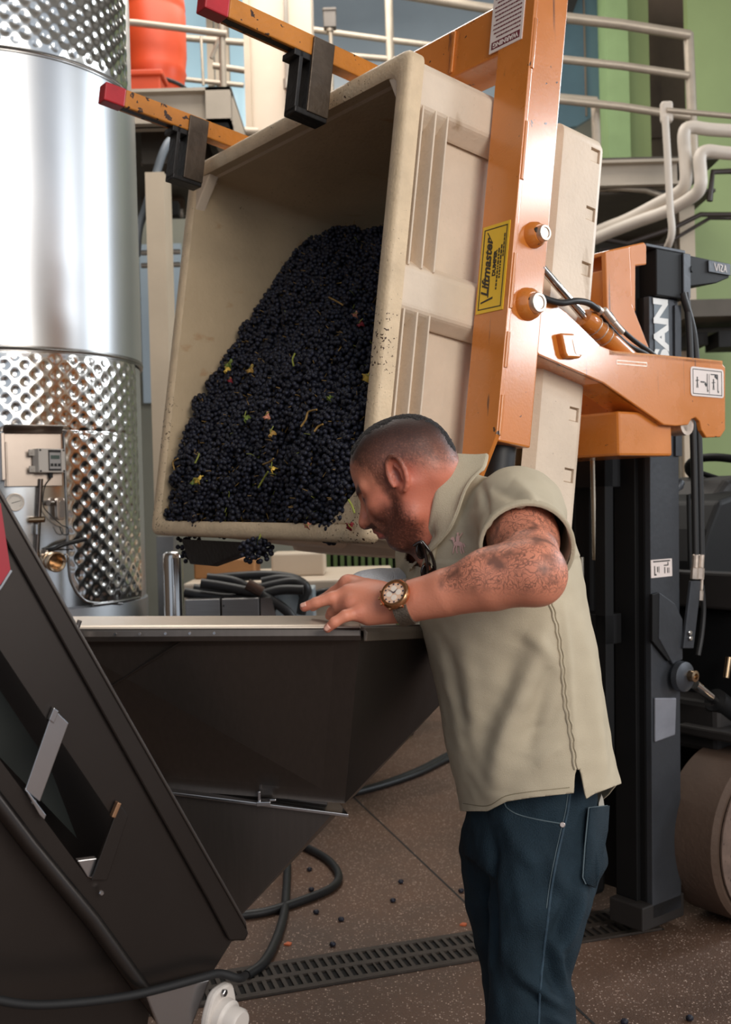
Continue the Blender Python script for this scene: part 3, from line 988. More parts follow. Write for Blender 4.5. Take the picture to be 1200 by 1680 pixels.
# ================================================================== picking bin (tipped), in the frame BIN
W_, H_, D_ = 1.168, 1.232, 0.723
M_bin = mat('bin_polyethylene', (222, 204, 182), rough=0.5, var=0.09, vscale=5, bump=0.12, bscale=90, dots=(74, 50, 34), dscale=80, damt=0.05,
            scratch=((186, 164, 138), (9, 9, 2.2), 0.66))
M_binrim = mat('bin_rim_stained', (222, 198, 164), rough=0.55, var=0.12, vscale=14, bump=0.2, bscale=120, dots=(70, 44, 28), dscale=70, damt=0.17)
M_binin = mat('bin_inside_stained', (188, 166, 134), rough=0.5, var=0.12, vscale=4, bump=0.12, bscale=80, dots=(70, 42, 34), dscale=60, damt=0.07,
              scratch=((180, 148, 112), (3, 12, 12), 0.66))
bn = thing('picking_bin', 'large cream plastic picking bin tipped on its side and full of grapes', 'bin', BIN @ Vector((.36, .58, 0)))


def rrect(b0, b1, c0, c1, r, n=5):
    out = []
    for (cx, cy, a0) in ((b1 - r, c1 - r, 0), (b0 + r, c1 - r, PI / 2), (b0 + r, c0 + r, PI), (b1 - r, c0 + r, 1.5 * PI)):
        for k in range(n + 1):
            an = a0 + PI / 2 * k / n
            out.append((cx + r * math.cos(an), cy + r * math.sin(an)))
    return out


def loft(mb, rings, flip=False, cap0=False, cap1=False):
    """rings: list of (a, outline[(b, c)]) in the bin frame"""
    n = len(rings[0][1])
    vs = [(a, b, c) for a, o in rings for b, c in o]
    fs = []
    for i in range(len(rings) - 1):
        for k in range(n):
            q = (i * n + k, i * n + (k + 1) % n, (i + 1) * n + (k + 1) % n, (i + 1) * n + k)
            fs.append(q if flip else q[::-1])
    if cap0:
        fs.append(tuple(range(n)))
    if cap1:
        fs.append(tuple((len(rings) - 1) * n + k for k in range(n))[::-1])
    mb.add(vs, fs)


# walls: outer skin and inner skin closed at the mouth by the rim
mb = MB(BIN)
o_ = lambda e, r: rrect(e, W_ - e, e, H_ - e, r)
loft(mb, [(0.03, o_(.054, .05)), (.53, o_(.060, .05))], flip=True)
mb.build('outer_wall', M_bin, bn, smooth=40)
i0, i1, i2 = rrect(.054, W_ - .054, .046, H_ - .052, .045), rrect(.070, W_ - .070, .066, H_ - .068, .045), rrect(.088, W_ - .088, .084, H_ - .088, .06)
i3 = rrect(.11, W_ - .11, .105, H_ - .11, .05)
mb = MB(BIN)
loft(mb, [(0.004, i0), (.3, i1), (.58, i2), (.612, i3)], cap1=True)
mb.build('inner_wall', M_binin, bn, smooth=40)
mb = MB(BIN)
ro0, ro1 = rrect(0, W_, 0, H_, .03), rrect(.004, W_ - .004, .004, H_ - .004, .03)
loft(mb, [(.042, rrect(.03, W_ - .03, .03, H_ - .03, .03)), (.042, ro0), (.008, ro0), (0, ro1), (-.004, rrect(.012, W_ - .012, .012, H_ - .012, .03)), (-.003, rrect(.044, W_ - .044, .04, H_ - .044, .045)), (.006, i0)], flip=True)
mb.build('rim', M_binrim, bn, smooth=50)
# base slab with skid channel and its square vent pockets
mb = MB(BIN)
e = .02
loft(mb, [(.525, rrect(.03, W_ - .03, .03, H_ - .03, .05)), (.55, rrect(0, W_, 0, H_, .03)), (D_ - e, rrect(0, W_, 0, H_, .03)), (D_ - e * .3, rrect(.005, W_ - .005, .005, H_ - .005, .03)), (D_, rrect(e, W_ - e, e, H_ - e, .03))], flip=True, cap0=False, cap1=True)
base = mb.build('base', M_bin, bn, smooth=40)
cut = MB(BIN)
holes = [1.175, 1.005, .845, .64, .43, .258, .085]
for c in holes:
    cut.box((.664, -.02, c - .02), (.702, .016, c + .02))
cutter = cut.build('cutter', M_bin, None)
md = base.modifiers.new('vents', 'BOOLEAN')
md.object, md.operation, md.solver = cutter, 'DIFFERENCE', 'EXACT'
bpy.context.view_layer.update()
me2 = bpy.data.meshes.new_from_object(base.evaluated_get(bpy.context.evaluated_depsgraph_get()))
base.modifiers.clear()
base.data = me2
bpy.data.objects.remove(cutter)
# shadow gap round each pocket insert
for c in holes:
    MB(BIN).box((.6655, .004, c - .0185), (.6985, .018, c + .015)).build('vent_insert', M_bin, bn, 0.003)
# horizontal bands and the upright ribs between them, on both ends of the bin
for (b0, b1, far) in ((0.0, .055, False), (W_ - .055, W_, True)):
    for (c0, c1, slope) in ((1.085, 1.205, .03), (.575, .705, .02), (.03, .12, .02)):
        mb = MB(BIN)
        y = lambda v: (W_ - v) if far else v
        pts = [(c0 - slope, .051), (c0 + .012, .004), (c1 - .012, .004), (c1 + slope, .051)]
        mb.prism([(.03, y(b), c) for c, b in pts], (.505, 0, 0))
        mb.build('band', M_bin, bn, 0.012, seg=3)
    for (c0, c1) in ((.685, 1.11), (.10, .595)):
        for a in (.052, .094, .134):
            mb = MB(BIN)
            tp = (lambda v: (W_ - v) if far else v)
            mb.prism([(a, tp(.051), c0), (a, tp(.002), c0 + .01), (a, tp(.002), c1 - .01), (a, tp(.051), c1)], (.0055, 0, 0))
            mb.build('rib', M_bin, bn, 0.002)
# bands on the underside (the long lower wall)
for (b0, b1) in ((.1, .42), (.75, 1.07)):
    MB(BIN).box((.06, b0, .012), (.5, b1, .06)).build('foot_band', M_bin, bn, 0.02, seg=3)
# webbing gussets in the mouth corners
mb = MB(BIN)
mb.prism([(.008, W_ - .05, H_ - .16), (.008, W_ - .13, H_ - .05), (.0, W_ - .05, H_ - .05)], (.035, 0, 0))
mb.build('gusset', M_bin, bn, 0.004)
mb = MB(BIN)
mb.prism([(.008, .05, H_ - .13), (.008, .10, H_ - .05), (.0, .05, H_ - .05)], (.03, 0, 0))
mb.build('gusset', M_bin, bn, 0.004)
mb = MB(BIN)
mb.prism([(.004, .05, .14), (.004, .17, .045), (.0, .05, .045)], (.035, 0, 0))
mb.build('gusset', M_binrim, bn, 0.004)

# ------------------------------------------------------------------ grapes
M_grape = MATS['grape_skin']
_nt = M_grape.node_tree
_b = _nt.nodes['Principled BSDF']
_lw = _nt.nodes.new('ShaderNodeTexNoise')       # waxy bloom in patches
_lw.inputs['Scale'].default_value = 140
_tc = _nt.nodes.new('ShaderNodeTexCoord')
_nt.links.new(_tc.outputs['Object'], _lw.inputs['Vector'])
_rp = _nt.nodes.new('ShaderNodeMapRange')
_rp.inputs[1].default_value, _rp.inputs[2].default_value, _rp.inputs[4].default_value = .45, .75, .55
_nt.links.new(_lw.outputs['Fac'], _rp.inputs[0])
_mx = _nt.nodes.new('ShaderNodeMix')
_mx.data_type = 'RGBA'
_src = _b.inputs['Base Color'].links[0].from_socket
_nt.links.new(_rp.outputs[0], _mx.inputs[0])
_nt.links.new(_src, _mx.inputs[6])
_mx.inputs[7].default_value = srgb((66, 72, 96))
_nt.links.new(_mx.outputs[2], _b.inputs['Base Color'])
M_stem = mat('grape_stem', (150, 118, 62), rough=0.6, var=0.35, vscale=30)
M_stemg = mat('grape_stem_green', (140, 146, 62), rough=0.6, var=0.3, vscale=30)

bmi = bmesh.new()
bmesh.ops.create_icosphere(bmi, subdivisions=2, radius=1)
ICOV = np.array([v.co[:] for v in bmi.verts])
ICOF = np.array([[v.index for v in f.verts] for f in bmi.faces])
bmi.free()


def berries(centers, radii):
    V = (ICOV[None] * np.array(radii)[:, None, None] + np.array(centers)[:, None]).reshape(-1, 3)
    F = (ICOF[None] + (np.arange(len(centers)) * len(ICOV))[:, None, None]).reshape(-1, 3)
    return V, F.tolist()


def np_mesh(name, V, F, m, smooth=True):
    me = bpy.data.meshes.new(name)
    me.from_pydata(V.tolist() if isinstance(V, np.ndarray) else V, [], F)
    if smooth:
        me.shade_smooth()
    me.materials.append(m)
    return me


ZONES = {'lip': ('tight bunch of dark grapes lying along the lower rim of the tipped bin', 'grape bunches along the lower rim'),
         'far': ('tight bunch of dark grapes against the far wall of the tipped bin', 'grape bunches against the far wall'),
         'near': ('tight bunch of dark grapes against the near ribbed wall of the bin', 'grape bunches against the near wall'),
         'top': ('tight bunch of dark grapes on the upper slope of the heap', 'grape bunches on the upper slope'),
         'mid': ('tight bunch of dark grapes in the middle of the heap', 'grape bunches in the middle of the heap')}
BUNCH = []
for k in range(7):
    pts_, tries = [], 0
    L, Rm = rng.uniform(.05, .068), rng.uniform(.032, .04)
    while len(pts_) < 62 and tries < 4000:
        tries += 1
        t = rng.uniform(-1, 1)
        rad = Rm * (1 - .45 * (t * .5 + .5) ** 1.5) * math.sqrt(max(.12, 1 - abs(t) ** 3))
        an, q = rng.uniform(0, 2 * PI), rng.uniform(.62, 1) ** .5
        p = np.array([t * L, math.cos(an) * rad * q, math.sin(an) * rad * q * .9])
        if all(np.sum((p - o) ** 2) > .0124 ** 2 for o in pts_):
            pts_.append(p)
    rr = rng.uniform(.0066, .0082, len(pts_))
    V, F = berries(pts_, rr)
    mb = MB()
    mb.tube(smooth_path([(-L * 1.35, .004, .004), (-L * .9, 0, 0), (0, .002, 0), (L * .7, 0, 0)], 3), [.0018] * 10, 5)
    for q in range(3):
        t = rng.uniform(-.9, .6) * L
        d = rng.normal(size=3)
        d[0] *= .3
        d /= np.linalg.norm(d)
        mb.tube([(t, 0, 0), tuple(np.array([t, 0, 0]) + d * Rm * .75), tuple(np.array([t + .006, 0, 0]) + d * Rm * 1.12)], [.0012, .001, .0008], 4)
    BUNCH.append((np_mesh('berries', V, F, M_grape), np_mesh('stem', mb.v, mb.f, M_stem if k else M_stemg)))

SURF_C = [.0, .05, .21, .36, .49, .65, .886, 1.03, 1.08, 1.13]
SURF_A = [.03, .02, .012, .045, .095, .19, .30, .385, .47, .60]


def surf_a(b, c):
    a = np.interp(c, SURF_C, SURF_A)
    return a + .02 * math.sin(9 * b + 3) * math.sin(7 * c + 1) - .015


def top_c(b):
    return 1.02 + (.0 if b > .8 else .06 * (1 - b / .8)) + .015 * math.sin(17 * b)


n_b = 0
first = None
cs = .083
grid = []
row = 0
c = .062
while c < 1.13:
    b = .088 + (.03 if row % 2 else 0)
    while b < 1.09:
        grid.append((b + rng.uniform(-.012, .012), c + rng.uniform(-.012, .012)))
        b += .064
    row += 1
    # keep the spacing even along the slope
    da = surf_a(.5, c + .04) - surf_a(.5, c)
    c += .0615 * .04 / math.hypot(.04, da)
for (b, c) in grid:
    if c > top_c(b):
        continue
    a = surf_a(b, c) + .03 + rng.uniform(-.006, .010)
    k = int(rng.integers(len(BUNCH)))
    o = bpy.data.objects.new('grape_bunch', None)
    o.empty_display_size = .03
    o.location = BIN @ Vector((a, min(max(b, .130), 1.045), c))
    rot = Euler((rng.uniform(0, 6.28), rng.uniform(-.5, .5), rng.uniform(0, 6.28))).to_matrix()
    # long axis lies roughly in the face of the heap
    sl = math.atan2(surf_a(b, c + .03) - surf_a(b, c - .03), .06)
    ang = rng.normal(-PI / 2, .7)
    ax = Vector((math.sin(sl) * math.sin(ang), math.cos(ang), math.cos(sl) * math.sin(ang)))
    e = Euler((rng.uniform(0, 6.28), 0, 0)).to_matrix()
    x = (BIN.to_3x3() @ ax).normalized()
    Mx = basis((0, 0, 0), x, (rng.normal(), rng.normal(), rng.normal())).to_3x3()
    o.rotation_euler = (Mx @ e).to_euler()
    COL.objects.link(o)
    zn = ZONES['lip' if c < .15 else 'far' if b > 1.0 else 'near' if b < .17 else 'top' if c > .80 else 'mid']
    tag(o, zn[0], 'grapes', zn[1])
    for me in BUNCH[k]:
        ch = bpy.data.objects.new(me.name.split('.')[0], me)
        ch.parent = o
        COL.objects.link(ch)
    n_b += 1
# the mass of loose berries under and between the bunches
cen = []
for (b, c) in [(rng.uniform(.095, 1.075), rng.uniform(.06, 1.13)) for _ in range(7000)]:
    if c < top_c(b) + .012:
        cen.append(BIN @ Vector((surf_a(b, c) + .026 + rng.uniform(0, .03), b, c)))
V, F = berries([tuple(p) for p in cen], rng.uniform(.0064, .0082, len(cen)))
o = bpy.data.objects.new('loose_grapes', np_mesh('loose_grapes', V, F, M_grape))
COL.objects.link(o)
o['kind'] = 'stuff'
tag(o, 'loose dark grapes filling the gaps between the bunches in the bin', 'grapes')
# solid heap behind them, so that no gap opens to the wall
mb = MB(BIN)
vs, fs = [], []
nb, nc = 18, 24
for i in range(nc):
    for j in range(nb):
        b = .06 + (W_ - .12) * j / (nb - 1)
        c = .05 + (top_c(b) + .005 - .05) * i / (nc - 1)
        vs.append((min(.60, surf_a(b, c) + .052), b, c))
for i in range(nc - 1):
    for j in range(nb - 1):
        fs.append((i * nb + j, i * nb + j + 1, (i + 1) * nb + j + 1, (i + 1) * nb + j))
top0 = len(vs)
for j in range(nb):
    b = .06 + (W_ - .12) * j / (nb - 1)
    vs.append((.60, b, min(1.12, top_c(b) + .02)))
for j in range(nb - 1):
    fs.append(((nc - 1) * nb + j, (nc - 1) * nb + j + 1, top0 + j + 1, top0 + j))
o = MB(BIN).add(vs, fs).build('crushed_grapes', mat('crushed_grape', (22, 16, 22), rough=0.5, var=0.5, vscale=60, bump=0.6, bscale=110), None, smooth=180)
o['kind'] = 'stuff'
tag(o, 'dark crushed grape mass at the heart of the heap in the bin', 'grapes')
# one bunch hanging over the rim
hg = thing('grape_bunch', 'single bunch of dark grapes hanging by its green stem over the lower bin rim', 'grapes', pt(421, 903, 2.93))
P = pt(421, 903, 2.93)
cen = []
while len(cen) < 60:
    q = np.array([rng.uniform(-1, 1) * .05, rng.uniform(-1, 1) * .03, rng.uniform(-1, 1) * .034])
    if (q[0] / .05) ** 2 + (q[1] / .03) ** 2 + (q[2] / .034) ** 2 < 1 and all(np.sum((q - o) ** 2) > .0118 ** 2 for o in cen):
        cen.append(q)
V, F = berries([q + np.array(P) for q in cen], rng.uniform(.0068, .008, len(cen)))
mesh_obj('berries', V, F, M_grape, hg, 180)
MB().tube(smooth_path([pt(421, 900, 2.93), pt(427, 880, 2.92), pt(431, 866, 2.94), pt(433, 862, 2.97)], 4), .003, 6).build('stem', M_stemg, hg)
hb = thing('grape_bunch', 'shadowed bunch of grapes stuck under the far end of the bin rim', 'grapes', pt(312, 905, 3.45))
cen = []
P = pt(312, 900, 3.45)
while len(cen) < 40:
    q = np.array([rng.uniform(-1, 1) * .04, rng.uniform(-1, 1) * .03, rng.uniform(-1, 1) * .045])
    if all(np.sum((q - o) ** 2) > .0125 ** 2 for o in cen):
        cen.append(q)
V, F = berries([q + np.array(P) for q in cen], rng.uniform(.0068, .008, len(cen)))
mesh_obj('berries', V, F, M_grape, hb, 180)

# leaves and bare stems lying on the heap
M_ly = mat('leaf_yellow', (222, 186, 84), rough=0.55, var=0.25, vscale=25)
M_lg = mat('leaf_green', (104, 122, 52), rough=0.55, var=0.25, vscale=25)
M_lb = mat('leaf_ochre', (164, 128, 62), rough=0.6, var=0.3, vscale=25)
M_lp = mat('leaf_pink', (206, 138, 112), rough=0.6, var=0.25, vscale=25)
M_lr = mat('leaf_red', (150, 48, 54), rough=0.6, var=0.2, vscale=25)


def on_heap(px, py, lift=0.0):
    """point of the heap's face seen at a photo pixel"""
    a = .1
    for _ in range(30):
        q = in_frame(BIN, px, py, 0, a)
        a = .6 * a + .4 * (surf_a(q.y, q.z) - .012 - lift)
    return BIN @ in_frame(BIN, px, py, 0, a)


HN = (BIN.to_3x3() @ Vector((-.8, 0, .35))).normalized()


def leaf(px, py, size, m, label, rot=0.0, lobes=5):
    o = on_heap(px, py, .012)
    x = (BIN.to_3x3() @ Vector((0, -1, 0)))
    M = basis(o, x, HN.cross(x)) @ Matrix.Rotation(rot, 4, 'Z')
    s = size / 590
    n = 30
    vs = [(0, 0, .004)]
    for k in range(n):
        t = 2 * PI * k / n
        r = s * (.62 + .28 * abs(math.cos(lobes * t / 2)) + .06 * math.cos(11 * t))
        vs.append((r * math.cos(t), r * math.sin(t) * .8, .006 * math.cos(2 * t) + .004 * math.sin(5 * t)))
    fs = [(0, 1 + k, 1 + (k + 1) % n) for k in range(n)]
    t_ = thing('vine_leaf', label, 'leaf', o)
    b = MB(M).add(vs, fs).build('blade', m, t_, smooth=40)
    md = b.modifiers.new('solid', 'SOLIDIFY')
    md.thickness = .0012
    MB(M).tube([(0, 0, .006), (s * .5, -s * .4, .008), (s * 1.1, -s * .75, .008)], .0014, 5).build('stalk', M_stemg, t_)


leaf(326, 786, 13, M_ly, 'bright yellow vine leaf lying low on the heap near the bin rim', .3)
leaf(318, 791, 8, M_lg, 'small green vine leaf tucked beside the bright yellow one', 1.2)
leaf(376, 597, 13, M_lg, 'green vine leaf at the edge of the heap against the bin wall', .6)
leaf(372, 607, 9, M_ly, 'yellow orange leaf just below the green one by the bin wall', 2.1)
leaf(411, 606, 11, M_lb, 'ochre crumpled leaf on the grapes, middle of the heap', .9)
leaf(604, 616, 13, M_ly, 'golden curled leaf at the heap edge beside the near bin wall', .2, 3)
leaf(404, 687, 10, M_lg, 'dull green leaf half buried in the middle of the heap', 2.5)
leaf(541, 653, 7, M_lg, 'tiny fresh green leaf on the grapes, upper right of the heap', .1)
leaf(438, 683, 8, M_lp, 'pale pink scrap of leaf in the centre of the heap', 1.1)
leaf(584, 516, 7, M_lp, 'pale pink leaf scrap high on the heap near the wall', .4)
leaf(592, 532, 7, M_lr, 'reddish leaf scrap just below the pink one high on the heap', 1.4)
leaf(378, 624, 6, M_lr, 'small dark red leaf near the bin wall', .8)
leaf(446, 712, 9, M_lb, 'torn ochre leaf with a long stalk, below centre of the heap', 2.0)
leaf(448, 770, 9, M_ly, 'yellow green leaf on a long curving stem, lower heap', 2.6, 3)
leaf(505, 862, 7, M_lp, 'pinkish scrap of leaf on the lip of the bin rim', .3)
leaf(575, 862, 9, M_lr, 'dark red curled leaf in the lower corner of the bin mouth', .1, 3)
for i, (pix, lb) in enumerate((([(540, 488), (552, 494), (562, 500)], 'short tan stem high on the heap by the pink scrap'),
                               ([(482, 600), (480, 590), (484, 580)], 'thin yellow stem standing up in the upper heap'),
                               ([(494, 700), (502, 688), (506, 676), (520, 672)], 'long forked yellow stem right of the heap centre'),
                               ([(424, 800), (432, 786), (440, 774)], 'curved yellow stem running down from the yellow green leaf'),
                               ([(516, 708), (522, 700), (530, 696)], 'reddish tan stem arching over grapes at right'),
                               ([(572, 820), (578, 830), (582, 842)], 'tan stem low on the heap by the bin corner'),
                               ([(286, 770), (284, 758), (292, 752)], 'tan stem at the lower left end of the heap'),
                               ([(320, 760), (325, 750), (327, 744)], 'thin yellow stem above the bright yellow leaf'),
                               ([(432, 762), (442, 758), (449, 752)], 'flat tan stem in the lower middle of the heap'))):
    P = [on_heap(x, y, .018) for x, y in pix]
    tag(MB().tube(smooth_path(P, 5), .0026, 6).build('bare_stem', M_stemg if i % 2 else M_stem, None, smooth=60), lb, 'stem')

# ================================================================== rotating bin dumper (orange) on the forklift
M_or = mat('orange_enamel', (206, 122, 46), rough=0.30, var=0.10, vscale=4, bump=0.05, bscale=160, coat=0.9, dots=(66, 40, 24), dscale=30, damt=0.085,
           scratch=((104, 62, 38), (38, 38, 1.5), 0.655), rvar=0.1)
M_or2 = mat('orange_enamel_fork', (200, 126, 44), rough=0.42, var=0.14, vscale=10, bump=0.15, bscale=90, dots=(62, 38, 24), dscale=36, damt=0.15)
M_red = mat('red_tape', (190, 44, 52), rough=0.35, var=0.12, vscale=20)
M_blkm = mat('black_steel', (34, 32, 31), rough=0.45, metal=0.2, var=0.2, vscale=10, bump=0.15)
M_brnm = mat('worn_black_steel', (86, 74, 62), rough=0.4, metal=0.5, var=0.3, vscale=12, bump=0.15)
M_chrome = mat('chrome', (214, 212, 210), rough=0.08, metal=1.0, var=0.02)
M_nut = mat('pale_worn_steel', (206, 190, 176), rough=0.35, metal=0.7, var=0.2, vscale=40)
dp = thing('bin_dumper', 'orange rotating bin dumper frame clamping the cream bin, mounted on the forklift', 'dumper', BIN @ Vector((.34, 0, .3)))

# post: box section with a lapped front plate
MB(BIN).box((.290, -.121, .285), (.403, -.012, 1.66)).build('post', M_or, dp, 0.005)
MB(BIN).poly2([(-.126, .30), (-.126, 1.66), (-.004, 1.66), (-.004, .185), (-.075, .185)], 0, .277, .290).build('front_plate', M_or, dp, 0.002)
# weld beads down the post corner
for (c0, c1) in ((1.24, 1.37), (.95, 1.10), (.62, .76), (.47, .56), (.30, .40), (1.45, 1.6)):
    MB(BIN).tube([(.287, -.124, c0), (.287, -.1245, (c0 + c1) / 2), (.287, -.124, c1)], .0065, 8).build('weld', M_or, dp, smooth=50)
# cross beam over the top of the bin
MB(BIN).box((.283, -.012, 1.318), (.40, 1.16, 1.462)).build('cross_beam', M_or, dp, 0.006)
MB(BIN).box((.276, .18, 1.33), (.283, .19, 1.45)).build('weld', M_or, dp, 0.002)
MB(BIN).box((.283, 1.16, .2), (.40, 1.27, 1.462)).build('far_post', M_or, dp, 0.006)
# two forks over the bin's upper wall
for (b0, b1, a0) in ((.262, .308, -.44), (.948, .994, -.405)):
    fk = MB(BIN).box((a0 + .066, b0, 1.252), (.42, b1, 1.306)).build('fork', M_or2, dp, 0.004)
    MB(BIN).box((a0, b0 - .001, 1.2505), (a0 + .066, b1 + .001, 1.3065)).build('red_tip', M_red, fk, 0.004)
    MB(BIN).box((a0 + .01, b0 + .01, 1.262), (a0 + .35, b1 - .012, 1.2515)).build('under_strip', M_blkm, fk, 0.002)  # thin black strip along the underside of the fork
    # hook bracket that grips the rim
    MB(BIN).box((-.128, b0 - .008, 1.10), (-.062, b0 + .0, 1.30)).build('hook_plate', M_brnm, dp, 0.002)
    MB(BIN).box((-.162, b0, 1.092), (-.150, b0 + .05, 1.252)).build('hook_plate', M_blkm, dp, 0.002)
    MB(BIN).box((-.162, b0 - .004, 1.088), (-.062, b0 + .05, 1.105)).build('hook_plate', M_blkm, dp, 0.003)
    MB(BIN).box((-.128, b0, 1.10), (-.120, b0 + .05, 1.252)).build('hook_plate', M_blkm, dp, 0.002)
    MB(BIN).box((-.178, b0 + .0, 1.235), (-.128, b0 + .06, 1.252)).build('hook_flange', M_blkm, dp, 0.002)
    MB(BIN).cyl((-.15, b0 + .03, 1.225), (-.15, b0 + .03, 1.235), .010, 6).build('bolt', M_brnm, dp)
# pivot bosses
for c in (.824, .645):
    big = 1.0 if c > .7 else 1.25
    MB(BIN).lathe([(.034 * big, 0), (.031 * big, .016), (.022 * big, .026), (0, .026)], (.348, -.121, c), (0, -1, 0), 28).build('boss', M_or, dp, smooth=40)
    MB(BIN).lathe([(.021 * big, 0), (.021 * big, .012), (.019 * big, .016), (.014 * big, .016), (.013 * big, .0135), (0, .0135)], (.352, -.145, c), (0, -1, 0), 24).build('pivot_nut', M_nut, dp, smooth=40)
    MB(BIN).cyl((.332, -.147 - .002 * big, c + .004), (.332, -.128, c + .004), .007, 10).build('grease_port', M_blkm, dp)
# black sleeve below the post
MB(BIN).cyl((.362, -.055, .14), (.362, -.055, .30), .040, 24).build('rubber_sleeve', M_rub, dp, smooth=40)
MB(BIN).box((.40, -.06, .16), (.412, -.04, .285)).build('strip', M_wplastic, dp)
# lower flap under the bin mouth
MB(BIN).prism([(.02, .99, -.010), (.02, .50, -.010), (.03, .56, -.03), (.05, .84, -.085), (.05, .97, -.085)], (.03, 0, 0)).build('lower_stop', M_blkm, dp, 0.003)

# labels -----------------------------------------------------------
M_yel = mat('label_yellow', (226, 184, 44), rough=0.4, var=0.05, vscale=10)
M_ink = mat('label_ink', (34, 30, 26), rough=0.5)
M_wlab = mat('label_white', (226, 214, 208), rough=0.4, var=0.03)
M_mar = mat('label_maroon', (104, 30, 44), rough=0.45)
LX = Vector(BIN.to_3x3() @ Vector((0, 0, 1)))      # text runs upward along the post
LY = Vector(BIN.to_3x3() @ Vector((0, 1, 0)))
yl = MB(BIN).box((.2745, -.110, .617), (.277, -.012, .846)).build('maker_label', M_yel, dp)
mb = MB(BIN)
for q in ((-.103, .626, -.1005, .837), (-.0215, .626, -.019, .837), (-.103, .626, -.019, .6285), (-.103, .8345, -.019, .837)):
    mb.box((.2738, q[0], q[1]), (.2746, q[2], q[3]))
mb.build('label_border', M_ink, dp)
LM = basis(BIN @ Vector((.2740, -.041, .733)), LX, LY)
text('lettering', 'Liftmaster', M_ink, dp, LM, .037, shear=.38, bold=.0010, sx=1.0)
mb = MB(BIN)
mb.box((.2735, -.054, .655), (.2745, -.0515, .70))
mb.prism([(.2735, -.028, .642), (.2735, -.028, .646), (.2735, -.070, .655), (.2735, -.070, .650)], (.001, 0, 0))
mb.prism([(.2735, -.052, .80), (.2735, -.050, .80), (.2735, -.030, .828), (.2735, -.033, .828)], (.001, 0, 0))
mb.build('flourish', M_ink, dp)
text('lettering', 'DUMPER', M_ink, dp, basis(BIN @ Vector((.2740, -.0675, .742)), LX, LY), .0150, bold=.0007, sx=1.15)
fine_print('fine_print', M_ink, dp, basis(BIN @ Vector((.2742, -.0795, .672)), LX, LY), .12, 1, .01, .0045, 3)
fine_print('fine_print', M_ink, dp, basis(BIN @ Vector((.2742, -.088, .70)), LX, LY), .09, 1, .01, .0045, 4)
fine_print('fine_print', M_ink, dp, basis(BIN @ Vector((.2742, -.0955, .755)), LX, LY), .065, 1, .01, .0035, 5)
# warning label, upside down, across the beam and post head
wl = MB(BIN).box((.2745, -.092, 1.325), (.2770, .028, 1.55)).build('warning_label', M_wlab, dp)
WX = -LY * -1
WX = Vector(BIN.to_3x3() @ Vector((0, 1, 0)))
WY = Vector(BIN.to_3x3() @ Vector((0, 0, -1)))
MB(BIN).box((.2738, -.084, 1.333), (.2746, .020, 1.353)).build('warning_band', M_mar, dp)
text('lettering', 'WARNING', M_wlab, dp, basis(BIN @ Vector((.2736, -.032, 1.343)), WX, WY), .0175, bold=.0006, sx=1.1)
fine_print('fine_print', M_mar, dp, basis(BIN @ Vector((.2741, -.084, 1.364)), WX, WY), .102, 15, .0119, .0036, 8)

# carriage arm in the forklift frame --------------------------------
bA = -.08


def armp(px, py, b=bA):
    q = in_frame(FLT, px, py, 1, b)
    return (q.x, q.z)


arm_px = [(862, 480), (884, 493), (902, 492), (930, 512), (958, 540), (984, 566), (1010, 577), (1060, 581), (1125, 587), (1182, 592), (1191, 603), (1191, 705), (1183, 717), (1160, 718),
          (1152, 706), (1149, 692), (1142, 685), (1135, 688), (1130, 697), (1110, 699), (1090, 697), (990, 628), (885, 582), (850, 540)]
MB(FLT).poly2([armp(*p) for p in arm_px], 1, bA, bA + .016).build('arm_plate', M_or, dp, 0.003)
lo = [armp(x, y) for x, y in ((850, 552), (885, 582), (990, 628), (1090, 697))]
mb = MB(FLT)
for i in range(3):
    p, q = lo[i], lo[i + 1]
    mb.prism([(p[0], bA + .002, p[1]), (q[0], bA + .002, q[1]), (q[0], bA + .002, q[1] + .014), (p[0], bA + .002, p[1] + .014)], (0, .11, 0))
mb.build('arm_flange', M_or, dp)
tp = [armp(x, y) for x, y in ((1000, 575), (1060, 580), (1125, 586), (1186, 592))]
mb = MB(FLT)
for i in range(3):
    p, q = tp[i], tp[i + 1]
    mb.prism([(p[0], bA, p[1] - .012), (q[0], bA, q[1] - .012), (q[0], bA, q[1]), (p[0], bA, p[1])], (0, .09, 0))
mb.build('arm_flange', M_or2, dp)
MB(FLT).box((.86, -.06, 1.585), (1.10, 1.22, 1.712)).build('carriage_beam', M_or, dp, 0.008)
MB(FLT).box((.60, 1.18, 1.62), (1.30, 1.196, 1.86)).build('far_arm_plate', M_or, dp, 0.003)
q = armp(1135, 697)
MB(FLT).lathe([(.032, 0), (.032, .05), (.02, .05), (.02, 0)], (q[0], bA + .015, q[1] + .002), (0, 1, 0), 20).build('pin_ring', M_nut, dp, smooth=40)
MB(FLT).cyl((q[0] + .012, bA + .06, q[1] + .01), (q[0] + .012, bA + .02, q[1] + .01), .014, 12).build('pin', M_blkm, dp)
# welded pad on the arm
pad = [armp(x, y, bA - .02) for x, y in ((921, 546), (944, 547), (957, 582), (953, 588), (932, 587), (928, 580))]
MB(FLT).poly2(pad, 1, bA - .02, bA + .004).build('pad', M_or, dp, 0.006, seg=3)
MB(FLT).poly2([((p[0] - .69) * .62 + .694, (p[1] - 1.88) * .62 + 1.876) for p in pad], 1, bA - .0212, bA - .019).build('pad_cap', M_nut, dp)
